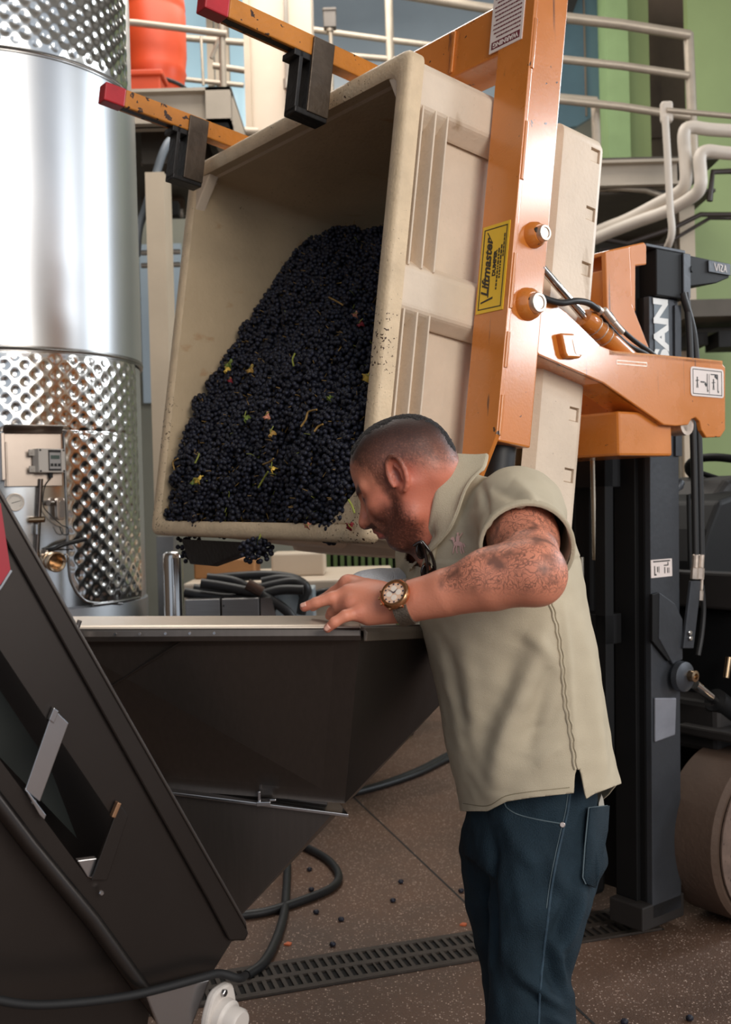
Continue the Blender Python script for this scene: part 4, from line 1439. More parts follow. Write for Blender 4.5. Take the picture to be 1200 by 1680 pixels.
# hydraulic cylinder and hoses
r0, r1, r2 = [Vector(FLT @ in_frame(FLT, x, y, 1, -.045)) for x, y in ((880, 428), (962, 524), (1050, 606))]
MB().cyl(r0, r1, .0115, 18).build('piston_rod', M_chrome, dp, smooth=40)
ud = (r2 - r1).normalized()
cy = MB().lathe([(.012, -.012), (.026, -.01), (.031, .004), (.031, .03), (.0285, .034), (.0285, .30), (0, .30)], r1, ud, 28).build('hydraulic_barrel', M_or, dp, smooth=40)
for k in (.035, .062, .088):
    c0 = r1 + ud * k
    e1 = ud.orthogonal().normalized()
    e2 = ud.cross(e1)
    MB().tube([c0 + (e1 * math.cos(t) + e2 * math.sin(t)) * .0295 for t in np.linspace(0, 2 * PI, 25)[:-1]], .002, 6, closed=True).build('clamp_wire', M_nut, cy, smooth=60)


def hosef(name, pix, b, r, m):
    P = [Vector(FLT @ in_frame(FLT, x, y, 1, bb)) for (x, y), bb in zip(pix, b if isinstance(b, list) else [b] * len(pix))]
    return MB().tube(smooth_path(P, 8), r, 10).build(name, m, dp, smooth=60)


hosef('hose', [(880, 483), (900, 492), (922, 497), (945, 494), (965, 497), (982, 508)], [-.08, -.09, -.10, -.10, -.09, -.08], .009, M_rub)
hosef('hose', [(985, 510), (1000, 535), (1030, 565), (1062, 582), (1080, 600)], -.05, .0075, M_rub)
hosef('hose', [(1000, 514), (1015, 535), (1040, 558), (1068, 578), (1088, 596)], -.04, .0075, M_rub)
for (p, q, rr) in (((978, 505), (987, 512), .011), ((990, 508), (1006, 528), .011), ((1006, 528), (1022, 546), .009), ((917, 497), (924, 494), .0105)):
    A_, B_ = [Vector(FLT @ in_frame(FLT, x, y, 1, -.075)) for x, y in (p, q)]
    MB().cyl(A_, B_, rr, 10, .002).build('hose_fitting', M_nut, dp, smooth=40)
# hook-on bracket at the top of the carriage
hk = [in_frame(FLT, x, y, 1, .10) for x, y in ((994, 412), (1034, 404), (1038, 500), (1070, 582), (1070, 612), (1000, 612))]
MB(FLT).poly2([(q.x, q.z) for q in hk], 1, .10, .118).build('hook_bracket', M_or, dp, 0.003)
hk2 = [in_frame(FLT, x, y, 1, .10) for x, y in ((1000, 410), (1058, 397), (1062, 402), (1062, 434), (1044, 436), (1044, 512), (1036, 500), (1034, 409), (1000, 418))]
MB(FLT).poly2([(q.x, q.z) for q in hk2], 1, .101, .30).build('hook_bracket', M_or, dp, 0.004)
MB(FLT).box((1.02, .118, 1.72), (1.10, 1.05, 2.16)).build('carriage_plate', M_or, dp, 0.004)
# pictogram sticker on the arm
sx = [in_frame(FLT, x, y, 1, bA - .001) for x, y in ((1134, 600), (1188, 606), (1187, 656), (1133, 648))]
sc0 = sum((Vector(q) for q in sx), Vector()) / 4
hw, hh = (sx[1] - sx[0]).length / 2, (sx[0] - sx[3]).length / 2
SMx = Vector(FLT.to_3x3() @ (sx[1] - sx[0]))
SM = basis(FLT @ sc0, SMx, Vector((0, 0, 1)))
rp_ = lambda w, h, r: rounded([(-w, -h), (w, -h), (w, h), (-w, h)], r, 4)
MB(SM).prism([(x, y, 0) for x, y in rp_(hw, hh, .012)], (0, 0, .0012)).build('pictogram_label', M_wlab, dp)
mb = MB(SM)
w_, h_ = hw * .88, hh * .86
for q in ((-w_, -h_, w_, -h_ + .0022), (-w_, h_ - .0022, w_, h_), (-w_, -h_, -w_ + .0022, h_), (w_ - .0022, -h_, w_, h_)):
    mb.box((q[0], q[1], .0012), (q[2], q[3], .0018))


def pline(mb, p, q, w):
    p, q = Vector((p[0], p[1], .0012)), Vector((q[0], q[1], .0012))
    n = (q - p).normalized()
    n = Vector((-n.y, n.x, 0)) * w / 2
    mb.prism([p - n, q - n, q + n, p + n], (0, 0, .0007))


def figure(mb, cx, cy, s):
    """small standing-person pictogram"""
    k = [(cx + s * .16 * math.cos(t), cy + s * .75 + s * .16 * math.sin(t), .0012) for t in np.linspace(0, 2 * PI, 11)[:-1]]
    mb.prism(k, (0, 0, .0007))
    pline(mb, (cx, cy + s * .6), (cx, cy - s * .1), s * .26)
    pline(mb, (cx - s * .45, cy + s * .25), (cx + s * .45, cy + s * .35), s * .12)
    pline(mb, (cx - s * .05, cy - s * .1), (cx - s * .18, cy - s * .9), s * .14)
    pline(mb, (cx + s * .05, cy - s * .1), (cx + s * .18, cy - s * .9), s * .14)


figure(mb, -hw * .62, -hh * .05, hh * .42)
figure(mb, hw * .36, -hh * .1, hh * .42)
pline(mb, (-hw * .02, -hh * .55), (-hw * .02, hh * .6), .003)
pline(mb, (-hw * .02, -hh * .55), (hw * .03, -hh * .62), .006)
pline(mb, (-hw * .42, 0), (-hw * .18, 0), .004)
pline(mb, (-hw * .16, -hh * .05), (-hw * .06, -hh * .25), .009)
pline(mb, (hw * .62, -hh * .6), (hw * .62, hh * .6), .003)
pline(mb, (hw * .2, hh * .58), (hw * .62, hh * .58), .003)
pline(mb, (hw * .44, hh * .52), (hw * .6, hh * .35), .009)
pline(mb, (hw * .62, -hh * .6), (hw * .68, -hh * .6), .006)
pline(mb, (hw * .1, -hh * .75), (hw * .1, hh * .6), .0012)
mb.build('pictogram', M_ink, dp)
# faint scratch text box on the arm
mb = MB(FLT)
q0, q1 = in_frame(FLT, 1012, 592, 1, bA), in_frame(FLT, 1062, 600, 1, bA)
for (x0, z0, x1, z1) in ((q0.x, q0.z, q1.x, q0.z + .003), (q0.x, q1.z - .003, q1.x, q1.z), (q0.x, q1.z, q0.x + .002, q0.z), (q1.x - .002, q1.z, q1.x, q0.z)):
    mb.box((x0, bA - .0008, z0), (x1, bA + .0002, z1))
mb.build('worn_stencil', M_nut, dp)

# ================================================================== forklift, in the frame FLT
M_mast = mat('mast_grey_steel', (66, 69, 74), rough=0.42, metal=0.45, var=0.16, vscale=5, bump=0.08, scratch=((150, 146, 142), (8, 8, 1.2), 0.70))
M_fblk = mat('forklift_black', (17, 17, 18), rough=0.6, var=0.2, vscale=6, spec=.25)
M_fdrk = mat('forklift_charcoal', (34, 30, 28), rough=0.65, var=0.15)
fk = thing('forklift', 'dark forklift truck carrying the orange dumper, mast raised, behind the man', 'forklift', FLT @ Vector((1.7, .6, 0)))


def mastbox(name, a0, a1, b0, b1, z0, z1, m, bev=0.003, lean=.027):
    mb = MB(FLT)
    s = lambda z: (z - 1.6) * lean
    vs = []
    for z in (z0, z1):
        vs += [(a0 + s(z), b0, z), (a1 + s(z), b0, z), (a1 + s(z), b1, z), (a0 + s(z), b1, z)]
    mb.add(vs, [(0, 3, 2, 1), (4, 5, 6, 7), (0, 1, 5, 4), (1, 2, 6, 5), (2, 3, 7, 6), (3, 0, 4, 7)])
    return mb.build(name, m, fk, bev)


mastbox('mast_rail', 1.352, 1.505, .22, .245, .07, 2.13, M_mast)
mastbox('mast_rail', 1.352, 1.378, .245, .33, .07, 2.13, M_fblk)
mastbox('mast_rail', 1.480, 1.505, .245, .33, .07, 2.13, M_fblk)
mastbox('inner_rail', 1.335, 1.47, .27, .36, .12, 2.285, M_fblk)
mastbox('inner_rail', 1.352, 1.505, .90, .98, .07, 2.285, M_fblk)
mastbox('mast_panel', 1.42, 1.43, .33, .95, .1, 1.62, M_fblk)
mastbox('lift_cylinder', 1.28, 1.36, .42, .50, .1, 1.62, M_fblk, .02)
mastbox('carriage_bar', 1.22, 1.30, .30, .95, 1.50, 1.62, M_fblk)
mastbox('carriage_bar', 1.22, 1.30, .30, .95, .98, 1.08, M_fblk)
mastbox('carriage_side', 1.22, 1.262, .30, .345, .55, 1.62, M_fblk)
mastbox('carriage_side', 1.22, 1.262, .80, .845, .55, 1.62, M_fblk)
mastbox('mast_foot', 1.30, 1.52, .22, .36, .04, .12, M_fdrk, .005)
mastbox('mast_cap', 1.365, 1.535, .20, .30, 2.13, 2.285, M_fblk, .004)
mastbox('cap_edge', 1.500, 1.540, .193, .20, 2.135, 2.285, M_mast, .003)
mastbox('chain', 1.300, 1.318, .55, .60, .2, 2.1, M_fblk)
MB(FLT).cyl((1.565, .190, 2.235), (1.565, .199, 2.235), .011, 14).build('cap_hole', M_fblk, fk)
mastbox('edge_strip', 1.478, 1.512, .212, .2195, 1.60, 2.11, M_mast, .001)
MB(FLT).cyl((1.22, .35, 1.26), (1.22, .35, 1.60), .011, 14).build('lift_rod', mat('rod_steel', (176, 166, 150), rough=0.25, metal=1.0), fk, smooth=40)
MB(FLT).cyl((1.19, .385, 1.13), (1.19, .385, 1.27), .012, 14).build('lift_rod', MATS['rod_steel'], fk, smooth=40)
# head bar reaching back over the mast
MB(FLT).prism([(1.548, .205, 2.175), (1.72, .205, 2.205), (1.795, .205, 2.232), (1.795, .205, 2.282), (1.548, .205, 2.285)], (0, .55, 0)).build('head_plate', M_fblk, fk, 0.004)
MB(FLT).box((1.668, .2, 2.238), (1.797, .2045, 2.279)).build('head_edge', M_mast, fk, 0.002)
MB(FLT).box((1.33, .20, 2.285), (1.54, .60, 2.297)).build('head_plate', M_mast, fk, 0.003)
mb = MB(FLT)
for k, (p, q) in enumerate((((1.70, 2.272), (1.712, 2.246)), ((1.712, 2.246), (1.722, 2.272)), ((1.728, 2.272), (1.728, 2.246)), ((1.735, 2.27), (1.748, 2.268)), ((1.748, 2.268), (1.736, 2.248)), ((1.736, 2.248), (1.75, 2.247)), ((1.755, 2.247), (1.763, 2.272)), ((1.763, 2.272), (1.77, 2.247)), ((1.757, 2.256), (1.768, 2.256)))):
    A_, B_ = Vector((p[0], .1995, p[1])), Vector((q[0], .1995, q[1]))
    n = (B_ - A_).normalized()
    n = Vector((-n.z, 0, n.x)) * .0016
    mb.prism([A_ - n, B_ - n, B_ + n, A_ + n], (0, -.0006, 0))
mb.build('chalk_mark', M_wlab, fk)
# name plate on the mast side: the letters run upward
q = in_frame(FLT, 1087, 540, 1, .218)
MB(FLT).box((1.386, .2165, 1.62), (1.462, .2195, 2.112)).build('name_plate', mat('plate_grey', (104, 112, 118), rough=0.4, metal=0.3), fk)
text('lettering', 'NISSAN', mat('white_letter', (226, 228, 226), rough=0.4), fk, basis(FLT @ Vector((1.424, .2160, 1.928)), (0, 0, 1), FLT.to_3x3() @ Vector((-1, 0, 0))),   .102, bold=.004, sx=1.16)
# stickers on the grey rail
st = in_frame(FLT, 1084, 722, 1, .2195)
for (px0, py0, px1, py1) in ((1069, 716, 1101, 737), (1068, 919, 1103, 945)):
    p, q = in_frame(FLT, px0, py0, 1, .219), in_frame(FLT, px1, py1, 1, .219)
    MB(FLT).box((p.x, .2175, q.z), (q.x, .2198, p.z)).build('sticker', M_wlab, fk)
    if py0 > 800:
        mb = MB(FLT)
        z0, z1 = q.z, p.z
        for (u0, v0, u1, v1) in ((.1, .86, .9, .93), (.14, .12, .24, .2), (.14, .2, .18, .66), (.28, .3, .32, .6), (.36, .25, .38, .62), (.62, .2, .66, .55), (.6, .62, .82, .68), (.78, .62, .82, .82), (.76, .2, .8, .5), (.84, .2, .86, .5)):
            mb.box((p.x + (q.x - p.x) * u0, .2168, z0 + (z1 - z0) * v0), (p.x + (q.x - p.x) * u1, .2176, z0 + (z1 - z0) * v1))
        mb.build('sticker_print', M_ink, fk)
    else:
        fine_print('sticker_print', M_red, fk, basis(FLT @ Vector((p.x + .012, .2170, p.z - .026)), FLT.to_3x3() @ Vector((1, 0, 0)), (0, 0, 1)), (q.x - p.x) - .024, 2, .018, .009, 2)


def fpx(pix, b):
    return [(q.x, q.z) for q in (in_frame(FLT, x, y, 1, b) for x, y in pix)]


# raised bracket plate and tilt cylinder on the mast side
MB(FLT).poly2(fpx([(1083, 972), (1108, 990), (1121, 1016), (1121, 1082), (1105, 1090), (1082, 1048)], .205), 1, .205, .22).build('bracket_plate', M_mast, fk, 0.003)
MB(FLT).poly2(fpx([(1071, 975), (1083, 972), (1082, 1046), (1104, 1080), (1098, 1085), (1071, 1052)], .207), 1, .207, .22).build('bracket_lip', M_fblk, fk, 0.002)
MB(FLT).poly2(fpx([(1135, 953), (1152, 953), (1139, 1064), (1122, 1064)], .195), 1, .195, .207).build('hose_bracket', M_mast, fk, 0.003)
for (x, y) in ((1132, 1038), (1133, 1047)):
    q = in_frame(FLT, x, y, 1, .193)
    MB(FLT).cyl((q.x, .187, q.z), (q.x, .196, q.z), .009, 10, .002).build('bolt', M_chrome, fk, smooth=40)
MB(FLT).poly2(fpx([(1076, 1145), (1111, 1145), (1109, 1206), (1076, 1218)], .212), 1, .212, .22).build('cover_plate', mat('pale_grey_plate', (130, 132, 140), rough=0.5, metal=0.3, var=0.2), fk, 0.004)
q = in_frame(FLT, 1121, 1110, 1, .19)
MB(FLT).lathe([(.052, .0), (.05, .02), (.03, .03), (0, .03)], (q.x, .2, q.z), (0, -1, 0), 24).build('pivot_plate', M_mast, fk, smooth=40)
MB(FLT).lathe([(.019, 0), (.019, .022), (.010, .024), (.009, .014), (0, .014)], (q.x + .012, .17, q.z + .004), (0, -1, 0), 20).build('pivot_pin', M_brass, fk, smooth=40)
p0_, p1_ = in_frame(FLT, 1140, 1122, 1, .22), in_frame(FLT, 1176, 1150, 1, .22)
MB(FLT).cyl(p0_, p1_, .018, 18).build('tilt_rod', M_chrome, fk, smooth=40)
dd_ = (p1_ - p0_).normalized()
MB(FLT).cyl(p1_ - dd_ * .01, p1_ + dd_ * .35, .042, 20).build('tilt_cylinder', M_fblk, fk, smooth=40)
q = in_frame(FLT, 1192, 1112, 1, .2)
MB(FLT).cyl(q, q + Vector((.02, 0, .07)), .011, 12).build('grease_fitting', M_brass, fk, smooth=40)
# hydraulic hoses up the mast
for (pix, r) in (([(1126, 480), (1131, 540), (1135, 640), (1139, 760), (1142, 915)], .0115), ([(1120, 480), (1140, 560), (1146, 700), (1149, 800), (1151, 915)], .0125), ([(1152, 960), (1155, 1000), (1152, 1040), (1146, 1075)], .0085)):
    P = [Vector(FLT @ in_frame(FLT, x, y, 1, .2)) for x, y in pix]
    MB().tube(smooth_path(P, 8), r, 10).build('hose', M_rub, fk, smooth=60)
for (x, y0, y1) in ((1142, 910, 950), (1151, 910, 950), (1152, 950, 985)):
    A_, B_ = [Vector(FLT @ in_frame(FLT, x - (y - y0) * .05, y, 1, .195)) for y in (y0, y1)]
    MB().cyl(A_, A_.lerp(B_, .55), .011 if y0 < 940 else .006, 10, .002).cyl(A_.lerp(B_, .55), B_, .0135 if y0 < 940 else .008, 6).build('hose_fitting', M_nut, fk, smooth=30)

# chassis, dash, seat and steering wheel
MB(FLT).box((1.78, .14, .34), (3.3, 1.06, 1.06)).build('chassis', M_fblk, fk, 0.03, seg=3)
MB(FLT).box((1.66, .20, .56), (1.9, 1.0, .74)).build('front_axle', M_fdrk, fk, 0.02)
MB(FLT).box((1.62, .05, .62), (2.3, .34, .655)).build('fender', M_fdrk, fk, 0.008)
MB(FLT).cyl((1.70, .12, .655), (1.70, .12, .685), .022, 6).build('bolt', M_brass, fk)
dsh = fpx([(1112, 1010), (1114, 920), (1128, 868), (1146, 822), (1190, 806), (1300, 806), (1300, 1010)], .55)
MB(FLT).poly2(dsh, 1, .45, 1.05).build('dashboard', M_fblk, fk, 0.02, seg=3)
MB(FLT).poly2(fpx([(1150, 818), (1172, 788), (1200, 780), (1300, 786), (1300, 830)], .62), 1, .55, .9).build('cowl', M_fdrk, fk, 0.03, seg=3)
MB(FLT).box((2.75, .32, 1.0), (3.2, .9, 1.16)).box((3.1, .32, 1.1), (3.25, .9, 1.72)).build('seat', M_fblk, fk, 0.05, seg=3)
sw = Vector(in_frame(FLT, 1205, 782, 1, .62))
ax = Vector((.42, 0, .9)).normalized()
e1, e2 = Vector((0, 1, 0)), ax.cross(Vector((0, 1, 0)))
MB(FLT).tube([sw + (e1 * math.cos(t) + e2 * math.sin(t)) * .19 for t in np.linspace(0, 2 * PI, 41)[:-1]], .017, 10, closed=True).build('steering_wheel', M_fblk, fk, smooth=60)
mb = MB(FLT)
for t in (.5, 2.6, 4.7):
    mb.tube([sw - ax * .03, sw + (e1 * math.cos(t) + e2 * math.sin(t)) * .185], .011, 8)
mb.cyl(sw - ax * .3, sw - ax * .02, .03, 12)
mb.build('steering_column', M_fblk, fk, smooth=50)
for (x0, y0, x1, y1, m) in ((1108, 808, 1117, 790, M_mast), (1130, 812, 1150, 818, M_fblk)):
    A_, B_ = in_frame(FLT, x0, y0, 1, .4), in_frame(FLT, x1, y1, 1, .4)
    MB(FLT).tube([A_ + Vector((0, 0, -.3)), A_, A_.lerp(B_, .6), B_], [.008, .008, .02, .017], 12).build('lever', m, fk, smooth=60)
for zz in (1.06,):
    MB(FLT).box((1.72, .14, 1.06), (1.80, 1.06, 1.19)).build('bulkhead', M_fdrk, fk, 0.01)
# drive wheels
M_tyre = mat('brown_solid_tyre', (82, 64, 52), rough=0.75, var=0.14, vscale=5, bump=0.2, bscale=60)
M_rimw = mat('worn_wheel_rim', (104, 86, 76), rough=0.55, var=0.35, vscale=14, dots=(50, 36, 30), dscale=40, damt=0.2)
for (b0, b1, s) in ((.06, .28, 1), (.92, 1.14, -1)):
    wh = MB(FLT).lathe([(.20, 0), (.278, .004), (.292, .018), (.292, .202), (.278, .216), (.20, .22)], (1.725, b0, .292), (0, 1, 0), 64).build('drive_wheel', M_tyre, fk, smooth=40)
    bo = b0 - .002 if s > 0 else b1 + .002
    MB(FLT).lathe([(.268, 0), (.268, .006), (.225, .008), (.205, -.04), (.13, -.05), (.12, .0), (.06, .02), (0, .02)], (1.725, bo, .292), (0, -s, 0), 48).build('rim', M_rimw, wh, smooth=40)
    mb = MB(FLT)
    for k in range(6):
        t = k * PI / 3 + .3
        mb.cyl((1.725 + .16 * math.cos(t), bo + s * .048, .292 + .16 * math.sin(t)), (1.725 + .16 * math.cos(t), bo + s * .02, .292 + .16 * math.sin(t)), .02, 6, .003)
    mb.build('wheel_nuts', M_nut, wh)
for b in (.2, .9):
    MB(FLT).lathe([(.12, 0), (.21, .01), (.22, .03), (.22, .13), (.21, .15), (.12, .16)], (2.95, b, .22), (0, 1, 0), 32).build('rear_wheel', M_tyre, fk, smooth=40)

# ================================================================== receiving hopper with its inclined conveyor
M_hop = mat('hopper_steel', (88, 82, 78), rough=0.36, metal=0.9, var=0.06, vscale=3, bump=0.02, bscale=40, stretch=(40, 40, 3))
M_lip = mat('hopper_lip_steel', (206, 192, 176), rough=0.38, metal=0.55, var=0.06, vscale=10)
M_lip_shade = mat('shaded_lip_steel', (120, 110, 98), rough=0.42, metal=0.6, var=0.08, vscale=10)  # lip steel darkened: shade on the side and back rims put into colour
M_conv = mat('conveyor_steel', (66, 61, 58), rough=0.34, metal=0.9, var=0.08, vscale=3)
M_pltm = mat('bright_plate_steel', (178, 178, 180), rough=0.25, metal=1.0, var=0.05)
hp = thing('grape_hopper', 'dark stainless receiving hopper with a sloping conveyor, under the tipped bin', 'hopper', (-.2, 2.2, 0))
FL, FR = pt(60, 1032, 1.84), pt(592, 1030, 1.88)
BR = pt(846, 1024, 2.8)
BL = Vector((-1.05, 2.7, BR.z + .01))
FLb, FRb = pt(200, 1290, 2.0), pt(566, 1318, 2.0)
BRb = pt(584, 1304, 2.45)
BLb = Vector((-.75, 2.45, BRb.z))
TH = .004


def panel(name, quad, m, th=TH, inward=None, bevel=0):
    q = [Vector(p) for p in quad]
    n = (q[1] - q[0]).cross(q[2] - q[0]).normalized()
    if inward is not None and n.dot(Vector(inward)) < 0:
        n = -n
    return MB().prism(q, n * th).build(name, m, hp, bevel)


panel('front_panel', [FL, FR, FRb, FLb], M_hop, inward=(0, 1, 0))
panel('side_panel', [FR, BR, BRb, FRb], M_hop, inward=(-1, 0, 0))
panel('back_panel', [BR, BL, BLb, BRb], M_hop, inward=(0, -1, 0))
panel('side_panel', [BL, FL, FLb, BLb], M_hop, inward=(1, 0, 0))
# diagonal stiffening crease on the front panel, pressed from inside
c0, c1 = pt(313, 1042, 1.853), pt(130, 1160, 1.91)
MB().tube([c0 + Vector((0, .0012, 0)), c0.lerp(c1, .5) + Vector((0, .0002, 0)), c1], .0022, 6).build('crease', M_hop, hp, smooth=60)
# rolled rim
uprim = Vector((0, 0, 1))
for (p, q, din, nm) in ((FL, FR, Vector((0, 1, 0)), 'rim'), (FR, BR, Vector((-1, .2, 0)), 'rim'), (BR, BL, Vector((0, -1, 0)), 'rim')):
    mb = MB()
    d = (q - p).normalized()
    n_ = din
    up = Vector((0, 0, 1))
    if nm == 'rim' and p is FL:
        sec = [(-.009, -.002), (-.009, .003), (.0, .006), (.085, .013), (.088, .007), (.0, -.002)]
        edge = [(-.012, -.022), (-.0145, -.012), (-.0125, -.001), (-.004, .004), (.0, -.002), (-.004, -.022)]
        MB().prism([p + n_ * s[0] + up * s[1] for s in edge], q - p).build('rolled_edge', M_hop, hp, 0.002)  # dark hopper steel stands in for the shade below the bright lip
    else:
        sec = [(-.010, -.024), (-.012, -.008), (-.006, .0), (.03, .004), (.03, -.002), (-.004, -.006), (-.004, -.024)]
    A_ = [p + n_ * s[0] + up * s[1] for s in sec]
    mb.prism(A_, q - p)
    mb.build(nm, M_lip if p is FL else M_lip_shade, hp, 0.002)
for x in (190, 230, 272, 312, 352):
    q = pt(x, 1040 + (x - 190) * -.01, 1.826)
    MB().cyl(q, q + Vector((0, -.004, 0)), .0024, 8).build('rivet', M_pltm, hp)
# clamp bolt in the corner by the conveyor
q = pt(124, 1038, 1.80)
MB().cyl(q, q + Vector((.004, -.02, .004)), .009, 6, .002).build('corner_bolt', M_pltm, hp)
MB().tube([q, pt(131, 1018, 1.80)], .004, 8).build('corner_pin', M_pltm, hp)
# outlet flange and lower cone
G0, G1 = pt(270, 1298, 1.985), pt(572, 1336, 1.985)
MB().prism([G0, G1, G1 + Vector((-.02, .05, .012)), G0 + Vector((0, .05, .012))], (0, 0, -.006)).build('outlet_flange', M_pltm, hp, 0.001)
MB().prism([G0 + Vector((0, .028, .010)), G1 + Vector((-.04, .028, .010)), G1 + Vector((-.04, .030, .034)), G0 + Vector((0, .030, .034))], (0, .004, 0)).build('flange_upstand', M_hop, hp, 0.001)
k0 = pt(434, 1318, 1.975)
MB().box(k0 + Vector((-.014, -.006, -.004)), k0 + Vector((.012, .02, .004))).box(k0 + Vector((-.012, .0, .002)), k0 + Vector((-.007, .02, .022))).box(k0 + Vector((.010, -.004, .004)), k0 + Vector((.022, .006, .008))).build('flange_clip', M_pltm, hp, 0.001)
lc0, lc1, lc2, lc3 = pt(270, 1302, 2.0), pt(545, 1336, 2.0), pt(396, 1500, 2.0), pt(330, 1500, 2.0)
panel('cone_panel', [lc0, lc1, lc2, lc3], M_hop, inward=(0, 1, 0))
lb1, lb2 = pt(552, 1338, 2.4), pt(400, 1498, 2.4)
panel('cone_panel', [lc1, lb1, lb2, lc2], M_hop, inward=(-1, 0, 0))

# ---- inclined conveyor: its near side stands in one upright plane
PA, PB = pt(0, 807, 1.58), pt(397, 1500, 1.76)
PN = (PB - PA).cross(Vector((0, 0, 1))).normalized()
if PN.y > 0:
    PN = -PN          # towards the camera side


def cv(px, py, out=0.0):
    return ray_plane(px, py, PA, PN) + PN * out


def cprism(pix, out0, out1):
    a = [cv(x, y, 0) + PN * out0 for x, y in pix]
    return MB().prism(a, PN * (out1 - out0))


# side plate in strips round the window
up_e = lambda x: 812 + 1.742 * x              # upper edge line (pixels)
wu = lambda x: 1066 + 1.513 * x               # window upper edge
wl = lambda x: 1247 + 1.345 * x               # window lower edge
cprism([(-420, up_e(-420) + 10), (395, up_e(395) + 24), (404, 1536), (380, 1545), (192, wu(192) - 20), (186, wu(183)), (35, wu(35)), (-420, wu(-420))], 0, -.004).build('side_plate', M_conv, hp)
cprism([(186, wu(183)), (192, wu(192) - 20), (380, 1545), (330, 1625), (262, 1676), (143, wl(143)), (150, 1440)], 0, -.004).build('side_plate', M_conv, hp)
cprism([(-420, wl(-420)), (143, wl(143)), (262, 1676), (215, 1615), (150, 1522), (47, 1398), (-420, 830)], 0, -.004).build('side_plate', M_conv, hp)
# folded upper flange, standing proud
cprism([(-420, up_e(-420) - 4), (398, up_e(398) + 5), (404, 1528), (398, 1540), (372, 1540), (338, up_e(338) + 75), (-420, up_e(-420) + 50)], 0, .012).build('upper_flange', M_conv, hp, 0.003)
cprism([(-420, up_e(-420) - 10), (398, up_e(398) + 1), (400, up_e(400) + 12), (-420, up_e(-420) + 6)], -.03, .016).build('flange_lip', M_hop, hp, 0.002)
# rounded lower flange
low = [(-420, 826), (-60, 1258), (0, 1336), (47, 1398), (100, 1462), (150, 1522), (215, 1612), (262, 1676)]
MB().tube([cv(x, y - 14, .004) for x, y in low], .013, 14).build('lower_flange', M_conv, hp, smooth=60)
# trough floor and far side
cprism([(-420, 170), (380, 1500), (262, 1690), (-420, 900)], -.26, -.262).build('far_plate', M_conv, hp)
cprism([(-420, wu(-420) + 40), (120, wu(120) + 40), (170, 1420), (-420, 800)], -.16, -.164).build('belt', mat('conveyor_belt', (17, 25, 21), rough=0.5, var=0.2), hp)
cprism([(-60, 1270), (47, 1402), (150, 1526), (262, 1678), (250, 1760), (-60, 1760)], -.05, -.056).build('under_guard', M_conv, hp)
for (x0, y0, x1, y1, x2, y2, x3, y3) in ((84, 1160, 109, 1184, 62, 1312, 38, 1292), (192, 1314, 206, 1336, 172, 1440, 146, 1440)):
    cprism([(x0, y0), (x1, y1), (x2, y2), (x3, y3)], .010, .014).build('cross_plate', M_pltm if x0 < 100 else M_conv, hp, 0.001)
cprism([(84, 1158), (92, 1164), (84, 1184), (76, 1178)], .005, .018).build('plate_tab', M_pltm, hp, 0.001)
cprism([(188, 1312), (194, 1314), (184, 1338), (178, 1336)], .005, .018).build('plate_tab', mat('bronze_tab', (176, 136, 104), rough=0.35, metal=0.9), hp, 0.001)
cprism([(36, 1290), (42, 1294), (71, 1332), (68, 1340), (60, 1332)], .004, .020).build('plate_tab', M_pltm, hp, 0.001)
cprism([(126, 1411), (158, 1407), (150, 1440), (143, 1438)], -.01, .004).build('plate_tab', M_pltm, hp, 0.001)
for (x, y) in ((162, 1460), (52, 1312)):
    q = cv(x, y, .012)
    MB().cyl(q, q + PN * .006, .004, 8, .001).build('rivet', M_pltm, hp)
# drive end: bright plate, flange bearing, white cap
cprism([(232, 1624), (340, 1598), (300, 1700), (262, 1700)], .012, .018).build('end_plate', M_pltm, hp, 0.003)
bf = cv(350, 1645, .03)
bx = (Vector((1, -.55, .12))).normalized()
bM = basis(bf, Vector((.5, .85, 0)), Vector((.15, 0, 1))) @ Matrix.Scale(.78, 4)
M_pw = mat('white_bearing_plastic', (206, 198, 190), rough=0.45, var=0.04)
MB(bM).prism([(x, y, -.012) for x, y in rounded([(-.044, -.07), (.044, -.07), (.05, .0), (.03, .052), (-.03, .052), (-.05, .0)], .02, 4)], (0, 0, .018)).build('bearing_flange', M_pw, hp, 0.004)
MB(bM).lathe([(.040, .0), (.038, .022), (.032, .026), (.0305, .03), (.0305, .050), (.026, .056), (0, .056)], (0, -.012, 0), (0, 0, 1), 36).build('bearing_cap', M_pw, hp, smooth=40)
for (x, y) in ((-.004, .042), (.026, -.06), (-.03, -.06)):
    MB(bM).cyl((x, y, .006), (x, y, .014), .008, 6, .001).build('bearing_bolt', M_pltm, hp)
# feet that carry it (outside the picture)
for (x, y) in ((-.95, 2.6), (-.62, 2.3), (-.8, 2.05)):
    MB().box((x - .025, y - .025, 0), (x + .025, y + .025, .75)).build('leg', M_hop, hp)
# red sheet behind the flange
cprism([(-60, 800), (-2, 826), (14, 934), (-2, 958), (-60, 1000)], .0125, .0145).build('red_panel', mat('red_paint', (158, 28, 44), rough=0.4, var=0.06), hp)
cprism([(14, 934), (17, 936), (-2, 966), (-60, 1010), (-60, 1003), (-2, 960)], .0125, .0150).build('panel_edge', M_pltm, hp)
# black cable draped across the conveyor
P = [cv(-40, 1622, .03), cv(40, 1635, .03), cv(120, 1632, .03), cv(200, 1622, .03), cv(260, 1606, .035), cv(320, 1590, .035), cv(350, 1586, .03), cv(380, 1594, .03), cv(410, 1608, -.02)]
tag(MB().tube(smooth_path(P, 7), .0068, 10).build('cable', mat('dull_black_cable', (18, 18, 19), rough=0.7), None, smooth=60), 'black cable draped across the foot of the conveyor, bottom left', 'cable')

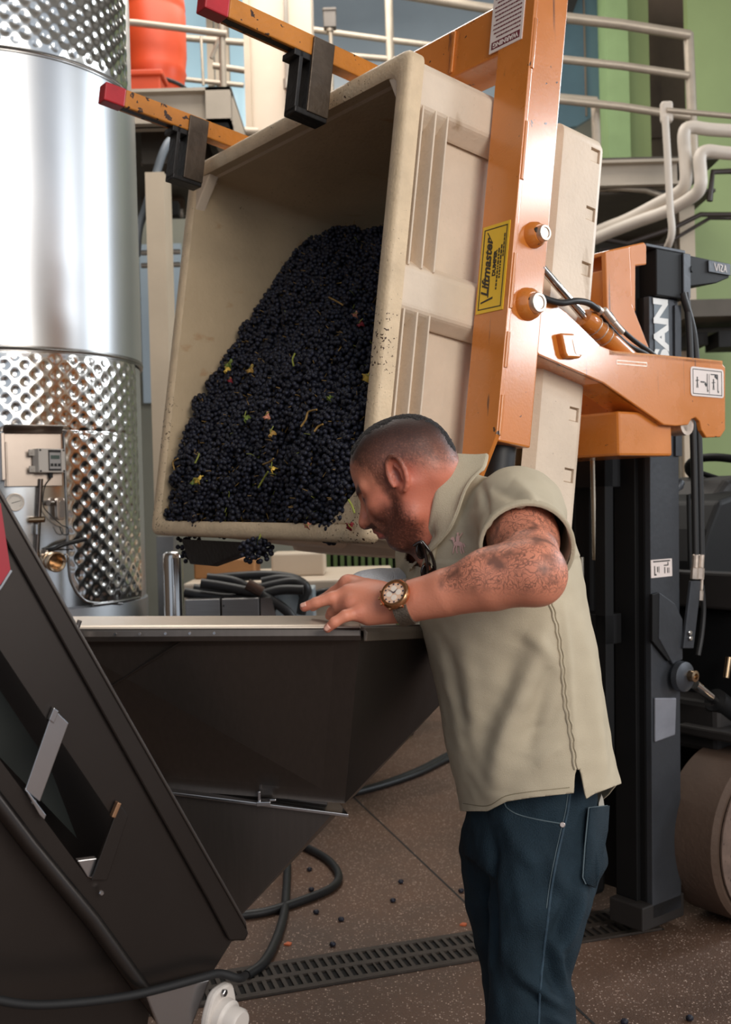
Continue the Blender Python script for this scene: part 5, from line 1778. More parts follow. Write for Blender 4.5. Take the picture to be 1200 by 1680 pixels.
# ================================================================== the man
class SDF:
    """signed distance field on a grid; shapes are blended in smoothly, the zero surface becomes one mesh"""

    def __init__(self, lo, hi, h):
        self.lo, self.h = np.array(lo, float), h
        self.n = np.ceil((np.array(hi) - self.lo) / h).astype(int) + 1
        self.D = np.full(self.n, 1.0, np.float32)

    def _box(self, lo, hi, pad):
        a = np.clip(np.floor((np.array(lo) - pad - self.lo) / self.h).astype(int), 0, self.n)
        b = np.clip(np.ceil((np.array(hi) + pad - self.lo) / self.h).astype(int) + 1, 0, self.n)
        if np.any(b <= a):
            return None
        sl = tuple(slice(x, y) for x, y in zip(a, b))
        g = np.meshgrid(*[self.lo[i] + np.arange(a[i], b[i]) * self.h for i in range(3)], indexing='ij', sparse=True)
        return sl, g

    def _mix(self, sl, d, k, op):
        D = self.D[sl]
        d = d.astype(np.float32)
        if op == 'add':
            hh = np.maximum(k - np.abs(D - d), 0) / k if k > 0 else 0
            self.D[sl] = np.minimum(D, d) - hh * hh * k * .25
        else:
            d = -d
            hh = np.maximum(k - np.abs(D - d), 0) / k if k > 0 else 0
            self.D[sl] = np.maximum(D, d) + hh * hh * k * .25

    def cap(self, p, q, r0, r1=None, k=.01, op='add'):
        p, q = np.array(p, float), np.array(q, float)
        r1 = r0 if r1 is None else r1
        R = max(r0, r1)
        bx = self._box(np.minimum(p, q) - R, np.maximum(p, q) + R, k + 3 * self.h)
        if not bx:
            return self
        sl, g = bx
        ab = q - p
        L2 = ab @ ab + 1e-12
        x, y, z = g[0] - p[0], g[1] - p[1], g[2] - p[2]
        t = np.clip((x * ab[0] + y * ab[1] + z * ab[2]) / L2, 0, 1)
        d = np.sqrt((x - t * ab[0]) ** 2 + (y - t * ab[1]) ** 2 + (z - t * ab[2]) ** 2) - (r0 + (r1 - r0) * t)
        self._mix(sl, d, k, op)
        return self

    def ell(self, c, r, R=None, k=.01, op='add'):
        c, r = np.array(c, float), np.array(r, float)
        R = np.eye(3) if R is None else np.array(R, float)     # columns: axes
        ext = np.sqrt(((R * r) ** 2).sum(1))
        bx = self._box(c - ext, c + ext, k + 3 * self.h)
        if not bx:
            return self
        sl, g = bx
        x, y, z = g[0] - c[0], g[1] - c[1], g[2] - c[2]
        u = [(x * R[0, i] + y * R[1, i] + z * R[2, i]) for i in range(3)]
        k0 = np.sqrt(sum((u[i] / r[i]) ** 2 for i in range(3)))
        k1 = np.sqrt(sum((u[i] / r[i] ** 2) ** 2 for i in range(3))) + 1e-9
        self._mix(sl, k0 * (k0 - 1) / k1, k, op)
        return self

    def chain(self, pts, rs, k=.008, op='add'):
        for i in range(len(pts) - 1):
            self.cap(pts[i], pts[i + 1], rs[i], rs[i + 1], k if i == 0 else min(k, .004), op)
        return self

    def sections(self, rows, T, Lv, k=.02):
        """stack of ellipses: rows (z, cx, cy, a, b): a along T, b along Lv"""
        rows = np.array(sorted(rows), float)
        m = rows[:, 3:].max()
        lo = [rows[:, 1].min() - m, rows[:, 2].min() - m, rows[0, 0]]
        hi = [rows[:, 1].max() + m, rows[:, 2].max() + m, rows[-1, 0]]
        sl, g = self._box(lo, hi, k + 3 * self.h)
        zz = g[2].ravel()
        # smooth interpolation of every column
        def ip(j):
            y = rows[:, j]
            v = np.interp(zz, rows[:, 0], y)
            for _ in range(2):
                w = max(1, int(.02 / self.h))
                v = np.convolve(np.pad(v, w, mode='edge'), np.ones(2 * w + 1) / (2 * w + 1), 'valid')
            return v[None, None, :]
        x, y = g[0] - ip(1), g[1] - ip(2)
        a, b = ip(3), ip(4)
        u, v = x * T[0] + y * T[1], x * Lv[0] + y * Lv[1]
        k0 = np.sqrt((u / a) ** 2 + (v / b) ** 2) + 1e-9
        k1 = np.sqrt((u / a ** 2) ** 2 + (v / b ** 2) ** 2) + 1e-9
        d = k0 * (k0 - 1) / k1
        dz = np.maximum(rows[0, 0] - g[2], g[2] - rows[-1, 0])
        d = np.maximum(d, dz)
        self._mix(sl, d, k, 'add')
        return self

    def mesh(self):
        D = self.D
        S = D < 0
        n = self.n
        cells = np.zeros(tuple(n - 1), np.uint8)
        for i in (0, 1):
            for j in (0, 1):
                for l in (0, 1):
                    cells += S[i:n[0] - 1 + i, j:n[1] - 1 + j, l:n[2] - 1 + l]
        act = np.argwhere((cells > 0) & (cells < 8))
        idx = np.full(tuple(n - 1), -1, np.int32)
        idx[tuple(act.T)] = np.arange(len(act))
        acc = np.zeros((len(act), 3))
        cnt = np.zeros(len(act))
        cor = [(i, j, l) for i in (0, 1) for j in (0, 1) for l in (0, 1)]
        for a in cor:
            for ax in range(3):
                if a[ax]:
                    continue
                b = list(a)
                b[ax] = 1
                da = D[tuple((act + a).T)]
                db = D[tuple((act + b).T)]
                c = (da < 0) != (db < 0)
                t = np.where(c, da / np.where(c, da - db, 1), 0)
                p = np.array(a, float)[None] + t[:, None] * (np.array(b) - np.array(a))[None]
                acc += p * c[:, None]
                cnt += c
        V = (act + acc / cnt[:, None]) * self.h + self.lo
        F = []
        for ax in range(3):
            o1, o2 = [(1, 2), (2, 0), (0, 1)][ax]
            sa = [slice(None)] * 3
            sb = [slice(None)] * 3
            sa[ax], sb[ax] = slice(0, -1), slice(1, None)
            A_, B_ = S[tuple(sa)], S[tuple(sb)]
            e = np.argwhere(A_ != B_)
            e = e[(e[:, o1] > 0) & (e[:, o2] > 0) & (e[:, o1] < n[o1] - 1) & (e[:, o2] < n[o2] - 1)]
            s = A_[tuple(e.T)]
            def at(d1, d2):
                q = e.copy()
                q[:, o1] -= d1
                q[:, o2] -= d2
                return idx[tuple(q.T)]
            q = np.stack([at(1, 1), at(0, 1), at(0, 0), at(1, 0)], -1)
            q[~s] = q[~s][:, ::-1]
            F.append(q)
        F = np.concatenate(F)
        F = F[(F >= 0).all(1)]
        return V, F


def relax(V, F, it=2, f=.5):
    """Laplacian smoothing"""
    E_ = np.concatenate([F[:, [0, 1]], F[:, [1, 2]], F[:, [2, 3]], F[:, [3, 0]]])
    for _ in range(it):
        acc = np.zeros_like(V)
        c = np.zeros(len(V))
        np.add.at(acc, E_[:, 0], V[E_[:, 1]])
        np.add.at(acc, E_[:, 1], V[E_[:, 0]])
        np.add.at(c, E_[:, 0], 1)
        np.add.at(c, E_[:, 1], 1)
        V = V + f * (acc / np.maximum(c, 1)[:, None] - V)
    return V


def normals(V, F):
    n = np.cross(V[F[:, 2]] - V[F[:, 0]], V[F[:, 3]] - V[F[:, 1]])
    N = np.zeros_like(V)
    for i in range(4):
        np.add.at(N, F[:, i], n)
    return N / (np.linalg.norm(N, axis=1, keepdims=True) + 1e-12)


def proj_np(V):
    Rm = np.array(CAMROT)
    q = (V - np.array(EYE)) @ Rm
    return 600 + FOC * q[:, 0] / -q[:, 2], 840 - FOC * q[:, 1] / -q[:, 2]


def A(v):
    return np.array(v, float)


def sstep(e0, e1, x):
    t = np.clip((x - e0) / (e1 - e0), 0, 1)
    return t * t * (3 - 2 * t)


def fnoise(P, s, seed=0):
    """cheap smooth noise from summed sines"""
    rg = np.random.default_rng(seed)
    out = np.zeros(len(P))
    for _ in range(10):
        k = rg.normal(size=3)
        k = k / np.linalg.norm(k) * s * rg.uniform(.6, 1.6)
        out += np.sin(P @ k + rg.uniform(0, 6.28))
    return out / 10 ** .5


# head frame: F forward, U up, L to his left (towards the photographer)
_ya, _pi = R_(20), R_(27)
f0 = A((-math.cos(_ya), math.sin(_ya), 0))
HF = f0 * math.cos(_pi) - A((0, 0, 1)) * math.sin(_pi)
HU = A((0, 0, 1)) * math.cos(_pi) + f0 * math.sin(_pi)
HL = np.cross(HU, HF)
HR = np.stack([HF, HL, HU], 1)
HS = 1.0
HC = A(pt(652, 775, 2.01)) - HS * (HF * -.012 + HL * .077)


def hp_(f, l, u):
    return HC + HS * (HF * f + HL * l + HU * u)


NB = A(pt(752, 846, 2.10))           # base of the neck
SL, EL, WL = A(pt(852, 842, 1.97)), A(pt(874, 938, 1.72)), A(pt(668, 987, 1.80))
SR_, ER, WR = A(pt(712, 912, 2.27)), A(pt(690, 985, 2.36)), A(pt(628, 962, 2.20))
CH = A(pt(795, 960, 2.12))

S = SDF((-.16, 1.60, 1.12), (.46, 2.46, 1.70), .0026)
# skull and face
S.ell(hp_(-.012, 0, .030), (.097, .077, .083), HR, .01)
S.ell(hp_(.018, 0, .038), (.072, .069, .068), HR, .03)
S.ell(hp_(-.045, 0, .0), (.060, .066, .062), HR, .03)
S.ell(hp_(.036, 0, -.035), (.052, .058, .072), HR, .03)
for s in (1, -1):
    S.cap(hp_(-.006, s * .056, -.040), hp_(.008, s * .050, -.078), .022, .022, .025)
    S.cap(hp_(.008, s * .050, -.078), hp_(.060, s * .016, -.106), .022, .018, .02)
    S.ell(hp_(.058, s * .040, -.030), (.026, .022, .022), HR, .02)      # cheek
    S.cap(hp_(.090, s * .010, .011), hp_(.066, s * .050, .013), .010, .009, .016)   # brow ridge
S.ell(hp_(.070, 0, -.104), (.020, .024, .017), HR, .018)
S.ell(hp_(.030, 0, -.095), (.045, .042, .030), HR, .03)              # under the jaw
for s in (1, -1):
    S.ell(hp_(.094, s * .032, -.004), (.018, .019, .012), HR, .012, 'sub')
    S.ell(hp_(.074, s * .032, -.005), (.0125, .0135, .0125), HR, .003)
    S.cap(hp_(.086, s * .020, -.001), hp_(.078, s * .046, -.002), .0036, .003, .004)   # lids
    S.cap(hp_(.083, s * .022, -.012), hp_(.077, s * .044, -.012), .003, .003, .004)
S.cap(hp_(.090, 0, .002), hp_(.116, 0, -.040), .009, .0125, .012)
for s in (1, -1):
    S.cap(hp_(.080, s * .016, -.006), hp_(.090, s * .020, -.046), .010, .011, .012)
S.ell(hp_(.113, 0, -.045), (.013, .013, .010), HR, .008)
for s in (1, -1):
    S.ell(hp_(.102, s * .0135, -.047), (.011, .0075, .008), HR, .006)
    S.ell(hp_(.106, s * .0075, -.0575), (.005, .003, .0035), HR, .002, 'sub')
S.ell(hp_(.084, 0, -.064), (.018, .030, .018), HR, .02)
S.ell(hp_(.098, 0, -.069), (.010, .022, .0062), HR, .006)
S.ell(hp_(.0955, 0, -.0815), (.0095, .019, .0068), HR, .006)
S.cap(hp_(.107, -.018, -.0755), hp_(.107, .018, -.0755), .0022, .0022, .003, 'sub')
# ears
for s in (1, -1):
    eR = np.array((Matrix.Rotation(R_(-10), 3, 'Y')))
    ang = R_(22) * s
    ax1 = HF * math.cos(ang) + HL * s * 0 - HL * math.sin(ang) * 1
    ax1 = HF * math.cos(R_(24)) - HL * s * math.sin(R_(24)) * 1
    ax1 = ax1 * math.cos(R_(12)) - HU * math.sin(R_(12)) * -1
    ax1 = ax1 / np.linalg.norm(ax1)
    ax3 = HU - ax1 * (HU @ ax1)
    ax3 /= np.linalg.norm(ax3)
    ax2 = np.cross(ax3, ax1)
    ER_ = np.stack([ax1, ax2, ax3], 1)
    ec = hp_(-.016, s * .081, -.004)
    S.ell(ec, (.0205, .0075, .0355), ER_, .005)
    S.ell(ec + ax2 * s * .006 + ax1 * .001 + ax3 * .002, (.0130, .0085, .024), ER_, .003, 'sub')
    rim = []
    for t in np.linspace(R_(-75), R_(215), 15):
        rim.append(ec + ax2 * s * (.0065 - .002 * math.cos(t)) - ax1 * (.0200 * math.cos(t)) + ax3 * (.0350 * math.sin(t)))
    S.chain(rim, [.0044] * 15, .0025)
    S.chain([ec + ax2 * s * .002 + ax1 * .003 + ax3 * .016, ec + ax2 * s * .003 - ax1 * .007 + ax3 * .004, ec + ax2 * s * .003 - ax1 * .006 - ax3 * .012], [.003, .0032, .003], .003)
    S.ell(ec - ax3 * .031 + ax1 * .003 + ax2 * s * .002, (.0075, .0048, .0085), ER_, .005)
    S.ell(ec + ax1 * .013 - ax3 * .004 + ax2 * s * .003, (.004, .0045, .007), ER_, .003)
# neck and shoulders
S.cap(hp_(-.040, 0, -.030), NB, .060, .070, .03)
S.cap(hp_(-.005, .0, -.075), NB + A((-.03, -.01, -.02)), .048, .062, .03)
S.cap(hp_(-.058, .022, -.02), NB + A((.030, .0, -.012)), .036, .040, .03)
S.cap(hp_(-.03, .058, -.03), NB + A((-.075, -.04, -.035)), .014, .016, .02)       # neck muscle
S.cap(NB + A((0, 0, -.01)), SL, .046, .054, .04)
S.cap(NB, SR_, .052, .052, .05)
S.ell(CH, (.12, .12, .16), None, .08)
# near arm
S.chain([SL, SL * .45 + EL * .55, EL], [.060, .054, .049], .03)
S.ell(SL * .55 + EL * .45 + A((-.008, -.008, .006)), (.056, .058, .056), None, .03)
S.ell(EL + A((.010, -.004, -.010)), (.040, .040, .042), None, .02)
fd = (WL - EL) / np.linalg.norm(WL - EL)
S.chain([EL, EL + fd * .07, EL + fd * .15, WL - fd * .03, WL], [.048, .0475, .040, .0315, .0305], .02)
S.ell(EL + fd * .06 + A((0, -.004, .010)), (.060, .040, .042), None, .03)
S.cap(WL + A((0, 0, .004)), WL - fd * .05 + A((0, 0, .004)), .030, .030, .01)
S.cap(WL + A((0, -.006, -.008)), WL - fd * .05 + A((0, -.004, -.008)), .027, .029, .01)
# far arm
S.chain([SR_, ER, WR], [.056, .045, .030], .03)

# left hand: fd runs to the finger tips, back of the hand towards the camera and up


def H(px, py, Y):
    return A(pt(px, py, Y))


RIMY = 1.875
knI, knM, knR, knP = H(569, 957, 1.895), H(571, 973, 1.852), H(576, 991, 1.828), H(590, 1006, 1.812)
hw = H(650, 989, 1.81)
for kn, r in ((knI, .0125), (knM, .0125), (knR, .0125), (knP, .012)):
    S.cap(hw + (kn - hw) * .12, kn, .020, r, .018)
S.ell((hw + knM + knP + knI) / 4 + A((0, .004, -.004)), (.038, .020, .028), np.stack([A((-1, 0, .08)) / 1.0032, np.cross(A((0, .5, .86)), A((-1, 0, 0))), A((0, .5, .86))], 1), .02)
S.cap(hw + A((.01, -.002, -.012)), knP + A((.015, .004, -.008)), .020, .014, .015)
S.cap(hw + A((.0, .010, .006)), knI + A((.012, .006, -.002)), .020, .015, .015)
# middle finger: long one lying on the rim, index just behind it, ring tucked below, little finger over the edge
S.chain([knM, H(545, 981, 1.848), H(519, 989, 1.850), H(500, 996, 1.855)], [.0125, .0112, .0100, .0086], .008)
S.chain([knI, H(549, 972, 1.915), H(528, 985, 1.928), H(514, 996, 1.932)], [.0120, .0105, .0095, .0082], .008)
S.chain([knR, H(556, 994, 1.850), H(545, 1004, 1.868), H(541, 1010, 1.88)], [.0122, .0108, .0095, .0085], .007)
S.chain([knP, H(567, 1010, 1.800), H(549, 1021, 1.799), H(538, 1031, 1.803)], [.0118, .0102, .0092, .0078], .008)
# thumb behind the palm
S.chain([hw + A((-.010, .022, .010)), H(603, 962, 1.905), H(585, 972, 1.935), H(570, 984, 1.95)], [.017, .0135, .0115, .0095], .012)
for kn in (knI, knM, knR, knP):
    S.ell(kn + A((.002, -.004, .004)), (.010, .009, .009), None, .008)
# right hand in the glove is built with the glove
V, F = S.mesh()
V = relax(V, F, 2, .4)
# keep the largest connected body only (labels by union-find over faces)
# fine relief: knuckle creases, forearm veins, neck folds
N_ = normals(V, F)
hl = (V - HC) @ HR / HS
neck = ((hl[:, 0] < .02) & (hl[:, 2] < -.02) & (hl[:, 2] > -.15)).astype(float)
V = V + N_ * (fnoise(V, 90, 3) * .0004 + neck * fnoise(V * A((1, 1, 2.2)), 120, 5) * .0003)[:, None]
hl = (V - HC) @ HR / HS
f_, l_, u_ = hl[:, 0], hl[:, 1], hl[:, 2]
onhead = (np.linalg.norm(hl, axis=1) < .17) & (V[:, 0] < .27)

# colours of skin, hair shadow, beard, brows, lips
SK = A(srgb((216, 140, 112))[:3])
C = np.tile(SK, (len(V), 1))
C *= (1 + .06 * fnoise(V, 40, 1) + .04 * fnoise(V, 160, 2))[:, None]


def paint(mask, rgb, amt=1.0):
    global C
    c = A(srgb(rgb)[:3])
    m = (np.clip(mask, 0, 1) * amt)[:, None]
    C = C * (1 - m) + c * m


red = sstep(.13, .05, np.linalg.norm(hl - A((-.03, .05, -.09)), axis=1))
paint(red, (190, 96, 76), .5)
paint(sstep(.05, .02, np.linalg.norm(hl - A((-.016, .08, -.004)), axis=1)), (200, 112, 92), .55)
paint(sstep(.05, .02, np.linalg.norm(hl - A((.06, .05, -.03)), axis=1)), (190, 104, 82), .4)
paint(sstep(.028, .010, np.linalg.norm(hl - A((.112, 0, -.045)), axis=1)), (196, 108, 88), .4)
# cropped hair: dark on top, faded down the sides to the neckline
spk = rng.normal(size=len(V))
jit = .0025 * fnoise(V, 170, 9) + .002 * fnoise(V, 420, 10) + .0022 * spk
hairline = np.interp(f_, [-.11, -.09, -.05, -.005, .02, .045, .07, .10], [-.040, -.030, -.014, .012, .010, .026, .056, .070])
temple = np.where((f_ > .0) & (f_ < .035), -.012, 0)
hm = sstep(-.022, .040, u_ - hairline - temple + jit)
top = sstep(.072, .026, np.abs(l_) + jit * .7 + .35 * np.clip(-.02 - f_, 0, .1)) * sstep(.0, .05, u_ - hairline)
ear_zone = sstep(.020, .028, np.linalg.norm((hl - A((-.016, .083, -.004))) * A((1.5, .7, .85)), axis=1))
fwd = sstep(.096, .080, f_)
paint(hm * onhead * ear_zone * fwd * (1 + .12 * spk), (72, 45, 38), .78)
paint(hm * sstep(.0, .095, u_ + .3 * np.clip(-f_, 0, .1) + jit) * onhead * ear_zone * fwd, (34, 24, 24), .85)
paint(hm * top * onhead * ear_zone * fwd, (24, 19, 19), .93)
# sideburn and beard
sb = sstep(.020, .004, np.abs(f_ - .020 - .1 * (u_ + .02)) + jit) * sstep(-.085, -.03, u_) * sstep(.035, .005, u_) * (np.abs(l_) > .035)
paint(sb * onhead * (1 + .2 * spk), (62, 36, 31), .72)
jaw_f = np.interp(u_, [-.14, -.11, -.085, -.06, -.035, -.02], [.02, .0, .0, .008, .014, .018])
bd = sstep(-.016, .022, f_ - jaw_f + jit) * sstep(-.018, -.058, u_ + .22 * np.clip(f_ - .03, 0, .08) - .004 + jit)
lipz = ((f_ > .086) & (np.abs(u_ + .0755) < .0135) & (np.abs(l_) < .022))
bd = bd * (1 - lipz * .92)
bd *= sstep(-.155, -.120, u_ + .3 * np.clip(f_, -.1, .06) + jit)
paint(bd * onhead * (1 + .15 * spk), (50, 30, 27), .84)
mous = ((f_ > .075) & (u_ < -.053) & (u_ > -.066) & (np.abs(l_) < .032)).astype(float)
paint(mous * onhead, (50, 32, 28), .7)
paint(lipz.astype(float) * onhead, (150, 74, 70), .8)
brow = sstep(.0095, .004, np.abs(u_ - .014) + jit * .4) * (np.abs(l_) > .010) * (np.abs(l_) < .056) * (f_ > .052)
paint(brow * onhead, (48, 32, 28), .85)
eye = (np.linalg.norm(np.stack([f_ - .083, np.abs(l_) - .034, u_ + .0055], 1) * A((1, .7, 1.6)), axis=1) < .0085).astype(float)
paint(eye * onhead, (36, 26, 24), .9)
paint(sstep(.016, .008, np.linalg.norm(np.stack([f_ - .08, np.abs(l_) - .033, u_ + .008], 1) * A((1, .5, 1.2)), axis=1)) * onhead, (140, 80, 66), .45)
# inside of the ear: the hollow's shade painted into the skin tone
paint(sstep(.013, .006, np.linalg.norm((hl - A((-.014, .080, -.004))) * A((1, .8, .55)), axis=1)), (110, 52, 44), .55)
# hand and finger tint
paint(sstep(.12, .02, np.linalg.norm(V - hw, axis=1)), (196, 122, 96), .5)
for tip in (H(500, 996, 1.855), H(538, 1031, 1.803), knM, knR, knP):
    paint(sstep(.022, .006, np.linalg.norm(V - tip, axis=1)), (188, 100, 84), .5)
# tattooed sleeve on the near arm: strength of the ink
tA = np.clip(((V - EL) @ fd), -1, 1)
upd = (SL - EL) / np.linalg.norm(SL - EL)
tU = (V - EL) @ upd
dA = np.linalg.norm(V - EL - fd * tA[:, None], axis=1)
dU = np.linalg.norm(V - EL - upd * tU[:, None], axis=1)
ink = np.maximum((dA < .075) * sstep(.150, .128, tA + .012 * fnoise(V, 60, 21)), (dU < .085) * (tU < .2) * 1.0) * (V[:, 1] < 1.99) * (V[:, 2] < 1.50)
# the elbow tip and the underside stay bare
ink = ink * sstep(-.030, -.004, V[:, 2] - (EL[2] - .012) - np.clip(tA, 0, .2) * .02) * (hl[:, 0] < -.05)
ink = ink.astype(float)

M_skin = bpy.data.materials.new('skin')
M_skin.use_nodes = True
nt = M_skin.node_tree
N, L = nt.nodes, nt.links
b = N['Principled BSDF']
b.inputs['Roughness'].default_value = .48
b.inputs['Subsurface Weight'].default_value = .12
b.inputs['Subsurface Radius'].default_value = (.012, .005, .003)
b.inputs['Subsurface Scale'].default_value = .6
at = N.new('ShaderNodeAttribute')
at.attribute_name = 'tone'
ai = N.new('ShaderNodeAttribute')
ai.attribute_name = 'ink'
tc = N.new('ShaderNodeTexCoord')
nz = N.new('ShaderNodeTexNoise')
nz.inputs['Scale'].default_value = 240
nz.inputs['Detail'].default_value = 4
L.new(tc.outputs['Object'], nz.inputs['Vector'])
# tattoo: outlined shapes (cell edges bent by noise) plus soft grey shading
n2 = N.new('ShaderNodeTexNoise')
n2.inputs['Scale'].default_value = 26
n2.inputs['Detail'].default_value = 3
L.new(tc.outputs['Object'], n2.inputs['Vector'])
ad = N.new('ShaderNodeMixRGB')
ad.blend_type = 'ADD'
ad.inputs[0].default_value = .075
L.new(tc.outputs['Object'], ad.inputs[1])
L.new(n2.outputs['Color'], ad.inputs[2])
vo = N.new('ShaderNodeTexVoronoi')
vo.feature = 'DISTANCE_TO_EDGE'
vo.inputs['Scale'].default_value = 58
L.new(ad.outputs[0], vo.inputs['Vector'])
ln = N.new('ShaderNodeMapRange')
ln.inputs[1].default_value, ln.inputs[2].default_value, ln.inputs[3].default_value, ln.inputs[4].default_value = .0, .065, .78, 0
L.new(vo.outputs['Distance'], ln.inputs[0])
n3 = N.new('ShaderNodeTexNoise')
n3.inputs['Scale'].default_value = 30
n3.inputs['Detail'].default_value = 3
L.new(tc.outputs['Object'], n3.inputs['Vector'])
nr = N.new('ShaderNodeMapRange')
nr.inputs[1].default_value, nr.inputs[2].default_value, nr.inputs[4].default_value = .50, .66, .75
L.new(n3.outputs['Fac'], nr.inputs[0])
# rose-like rings round scattered centres
v2 = N.new('ShaderNodeTexVoronoi')
v2.inputs['Scale'].default_value = 30
L.new(ad.outputs[0], v2.inputs['Vector'])
sn = N.new('ShaderNodeMath')
sn.operation = 'SINE'
ml = N.new('ShaderNodeMath')
ml.operation = 'MULTIPLY'
ml.inputs[1].default_value = 42
L.new(v2.outputs['Distance'], ml.inputs[0])
L.new(ml.outputs[0], sn.inputs[0])
wr = N.new('ShaderNodeMapRange')
wr.inputs[1].default_value, wr.inputs[2].default_value, wr.inputs[4].default_value = .70, .98, .65
L.new(sn.outputs[0], wr.inputs[0])
m1 = N.new('ShaderNodeMath')
m1.operation = 'MAXIMUM'
L.new(ln.outputs[0], m1.inputs[0])
L.new(nr.outputs[0], m1.inputs[1])
m1b = N.new('ShaderNodeMath')
m1b.operation = 'MAXIMUM'
L.new(m1.outputs[0], m1b.inputs[0])
L.new(wr.outputs[0], m1b.inputs[1])
m2 = N.new('ShaderNodeMath')
m2.operation = 'MULTIPLY'
L.new(m1b.outputs[0], m2.inputs[0])
L.new(ai.outputs['Fac'], m2.inputs[1])
mx = N.new('ShaderNodeMix')
mx.data_type = 'RGBA'
mx.inputs[7].default_value = srgb((70, 54, 50))
L.new(m2.outputs[0], mx.inputs[0])
L.new(at.outputs['Color'], mx.inputs[6])
L.new(mx.outputs[2], b.inputs['Base Color'])
bp = N.new('ShaderNodeBump')
bp.inputs['Strength'].default_value = .25
bp.inputs['Distance'].default_value = .002
L.new(nz.outputs['Fac'], bp.inputs['Height'])
L.new(bp.outputs[0], b.inputs['Normal'])

mn = thing('person', 'man in an olive polo shirt and dark jeans leaning on the hopper rim, looking down', 'person', (.36, 2.1, 0))


def quad_obj(name, V, F, m, parent, cols=None):
    me = bpy.data.meshes.new(name)
    me.from_pydata((V - np.array(root_loc(parent))).tolist(), [], F.tolist())
    me.shade_smooth()
    me.materials.append(m)
    for nm, arr in (cols or {}).items():
        if arr.ndim == 2:
            a = me.attributes.new(nm, 'FLOAT_COLOR', 'POINT')
            a.data.foreach_set('color', np.concatenate([arr, np.ones((len(arr), 1))], 1).astype(np.float32).ravel())
        else:
            a = me.attributes.new(nm, 'FLOAT', 'POINT')
            a.data.foreach_set('value', arr.astype(np.float32))
    o = bpy.data.objects.new(name, me)
    COL.objects.link(o)
    o.parent = parent
    return o


body = quad_obj('body', V, F, M_skin, mn, {'tone': np.clip(C, 0, 1), 'ink': ink})
body_bvh = BVHTree.FromPolygons([Vector(v) for v in V], F.tolist())

# short hair cap on top of the head, a thin shell that follows the skull
M_hair = mat('dark_hair', (30, 23, 22), rough=0.6, var=0.35, vscale=160, bump=0.9, bscale=420)
hmask = hm * top * fwd
sel = (hmask > .30) & onhead & (u_ > -.02)
fs = F[sel[F].all(1)]
used, inv = np.unique(fs, return_inverse=True)
hv = V[used] + N_[used] * (-.0012 + .0034 * sstep(.30, .95, hmask[used]))[:, None] + N_[used] * (.0005 * fnoise(V[used], 900, 31))[:, None]
quad_obj('hair', hv, inv.reshape(fs.shape), M_hair, mn)

# finger nails
M_nail = mat('finger_nail', (226, 170, 150), rough=0.3, var=0.05)
for (tip, prev, side) in ((H(499, 996, 1.855), H(519, 989, 1.850), (0, -.75, .66)), (H(538, 1031, 1.803), H(549, 1021, 1.799), (-.2, -.97, .2))):
    d = Vector(tip - prev).normalized()
    s = Vector(side)
    s = (s - d * s.dot(d)).normalized()
    hit = body_bvh.ray_cast(Vector(tip) - d * .002 + s * .03, -s)
    if hit[0] is not None:
        Mn = basis(hit[0], d, s.cross(d))
        mb = MB(Mn)
        vs, fs_ = [], []
        for i in range(5):
            for j in range(5):
                u, v = i / 4 - .5, j / 4 - .5
                w = .0045 * (1 - .25 * (u > .3))
                vs.append((u * .011, v * 2 * w, .0006 - 8 * v * v * .0011))
        for i in range(4):
            for j in range(4):
                fs_.append((i * 5 + j, i * 5 + 5 + j, i * 5 + 6 + j, i * 5 + j + 1))
        nl = mb.add(vs, fs_).build('finger_nail', M_nail, mn, smooth=60)
        md = nl.modifiers.new('solid', 'SOLIDIFY')
        md.thickness, md.offset = .0008, 1

# ------------------------------------------------------------------ polo shirt
M_shirt = mat('olive_pique', (192, 180, 156), rough=0.78, var=0.07, vscale=5, bump=0.25, bscale=700, spec=.25)
M_collar = mat('olive_collar', (188, 176, 152), rough=0.8, var=0.06, vscale=9, bump=0.3, bscale=500, spec=.2)
_ty = R_(25)
TT, TL = (-math.cos(_ty), -math.sin(_ty)), (math.sin(_ty), -math.cos(_ty))
SH = SDF((-.03, 1.66, .84), (.62, 2.62, 1.60), .0042)
rows = []
for (y, xl, xr) in ((1352, 756, 1026), (1300, 750, 1018), (1230, 731, 1002), (1150, 718, 988), (1050, 694, 971), (1000, 683, 962), (950, 676, 950), (905, 690, 930), (875, 700, 915)):
    Yc = 2.12
    c = pt((xl + xr) / 2, y, Yc)
    w = (xr - xl) / 2 * Yc / FOC * .985
    rows.append((c.z, c.x, c.y, .94 * w, 1.2 * w))
SH.sections(rows, TT, TL, .03)
SH.cap(NB + A((.03, 0, -.022)), SL + A((0, .015, -.003)), .080, .080, .06)
SH.cap(NB + A((.0, 0, -.030)), SR_ + A((0, -.02, .0)), .072, .072, .06)
SH.ell(CH + A((.03, .02, .05)), (.14, .16, .12), None, .08)
_cx = A(Vector((-.92, .05, .38)).normalized())
_CC = NB + A((-.008, 0, .017))
SH.cap(NB + A((.01, 0, -.02)), _CC + _cx * .02, .078, .075, .04)
hemc = SL + (EL - SL) * .62
upv = (EL - SL) / np.linalg.norm(EL - SL)
SH.cap(SL, hemc + upv * .05, .078, .079, .04)
hemr = SR_ + (ER - SR_) * .75
upr = (ER - SR_) / np.linalg.norm(ER - SR_)
SH.cap(SR_, ER + upr * .02, .072, .062, .04)
V, F = SH.mesh()
V = relax(V, F, 3, .5)
N_ = normals(V, F)
# folds: ridge lines (photo pixels on the near side) that lift or press the cloth
X_, Y_ = proj_np(V)
near = sstep(.1, -.25, N_[:, 1])


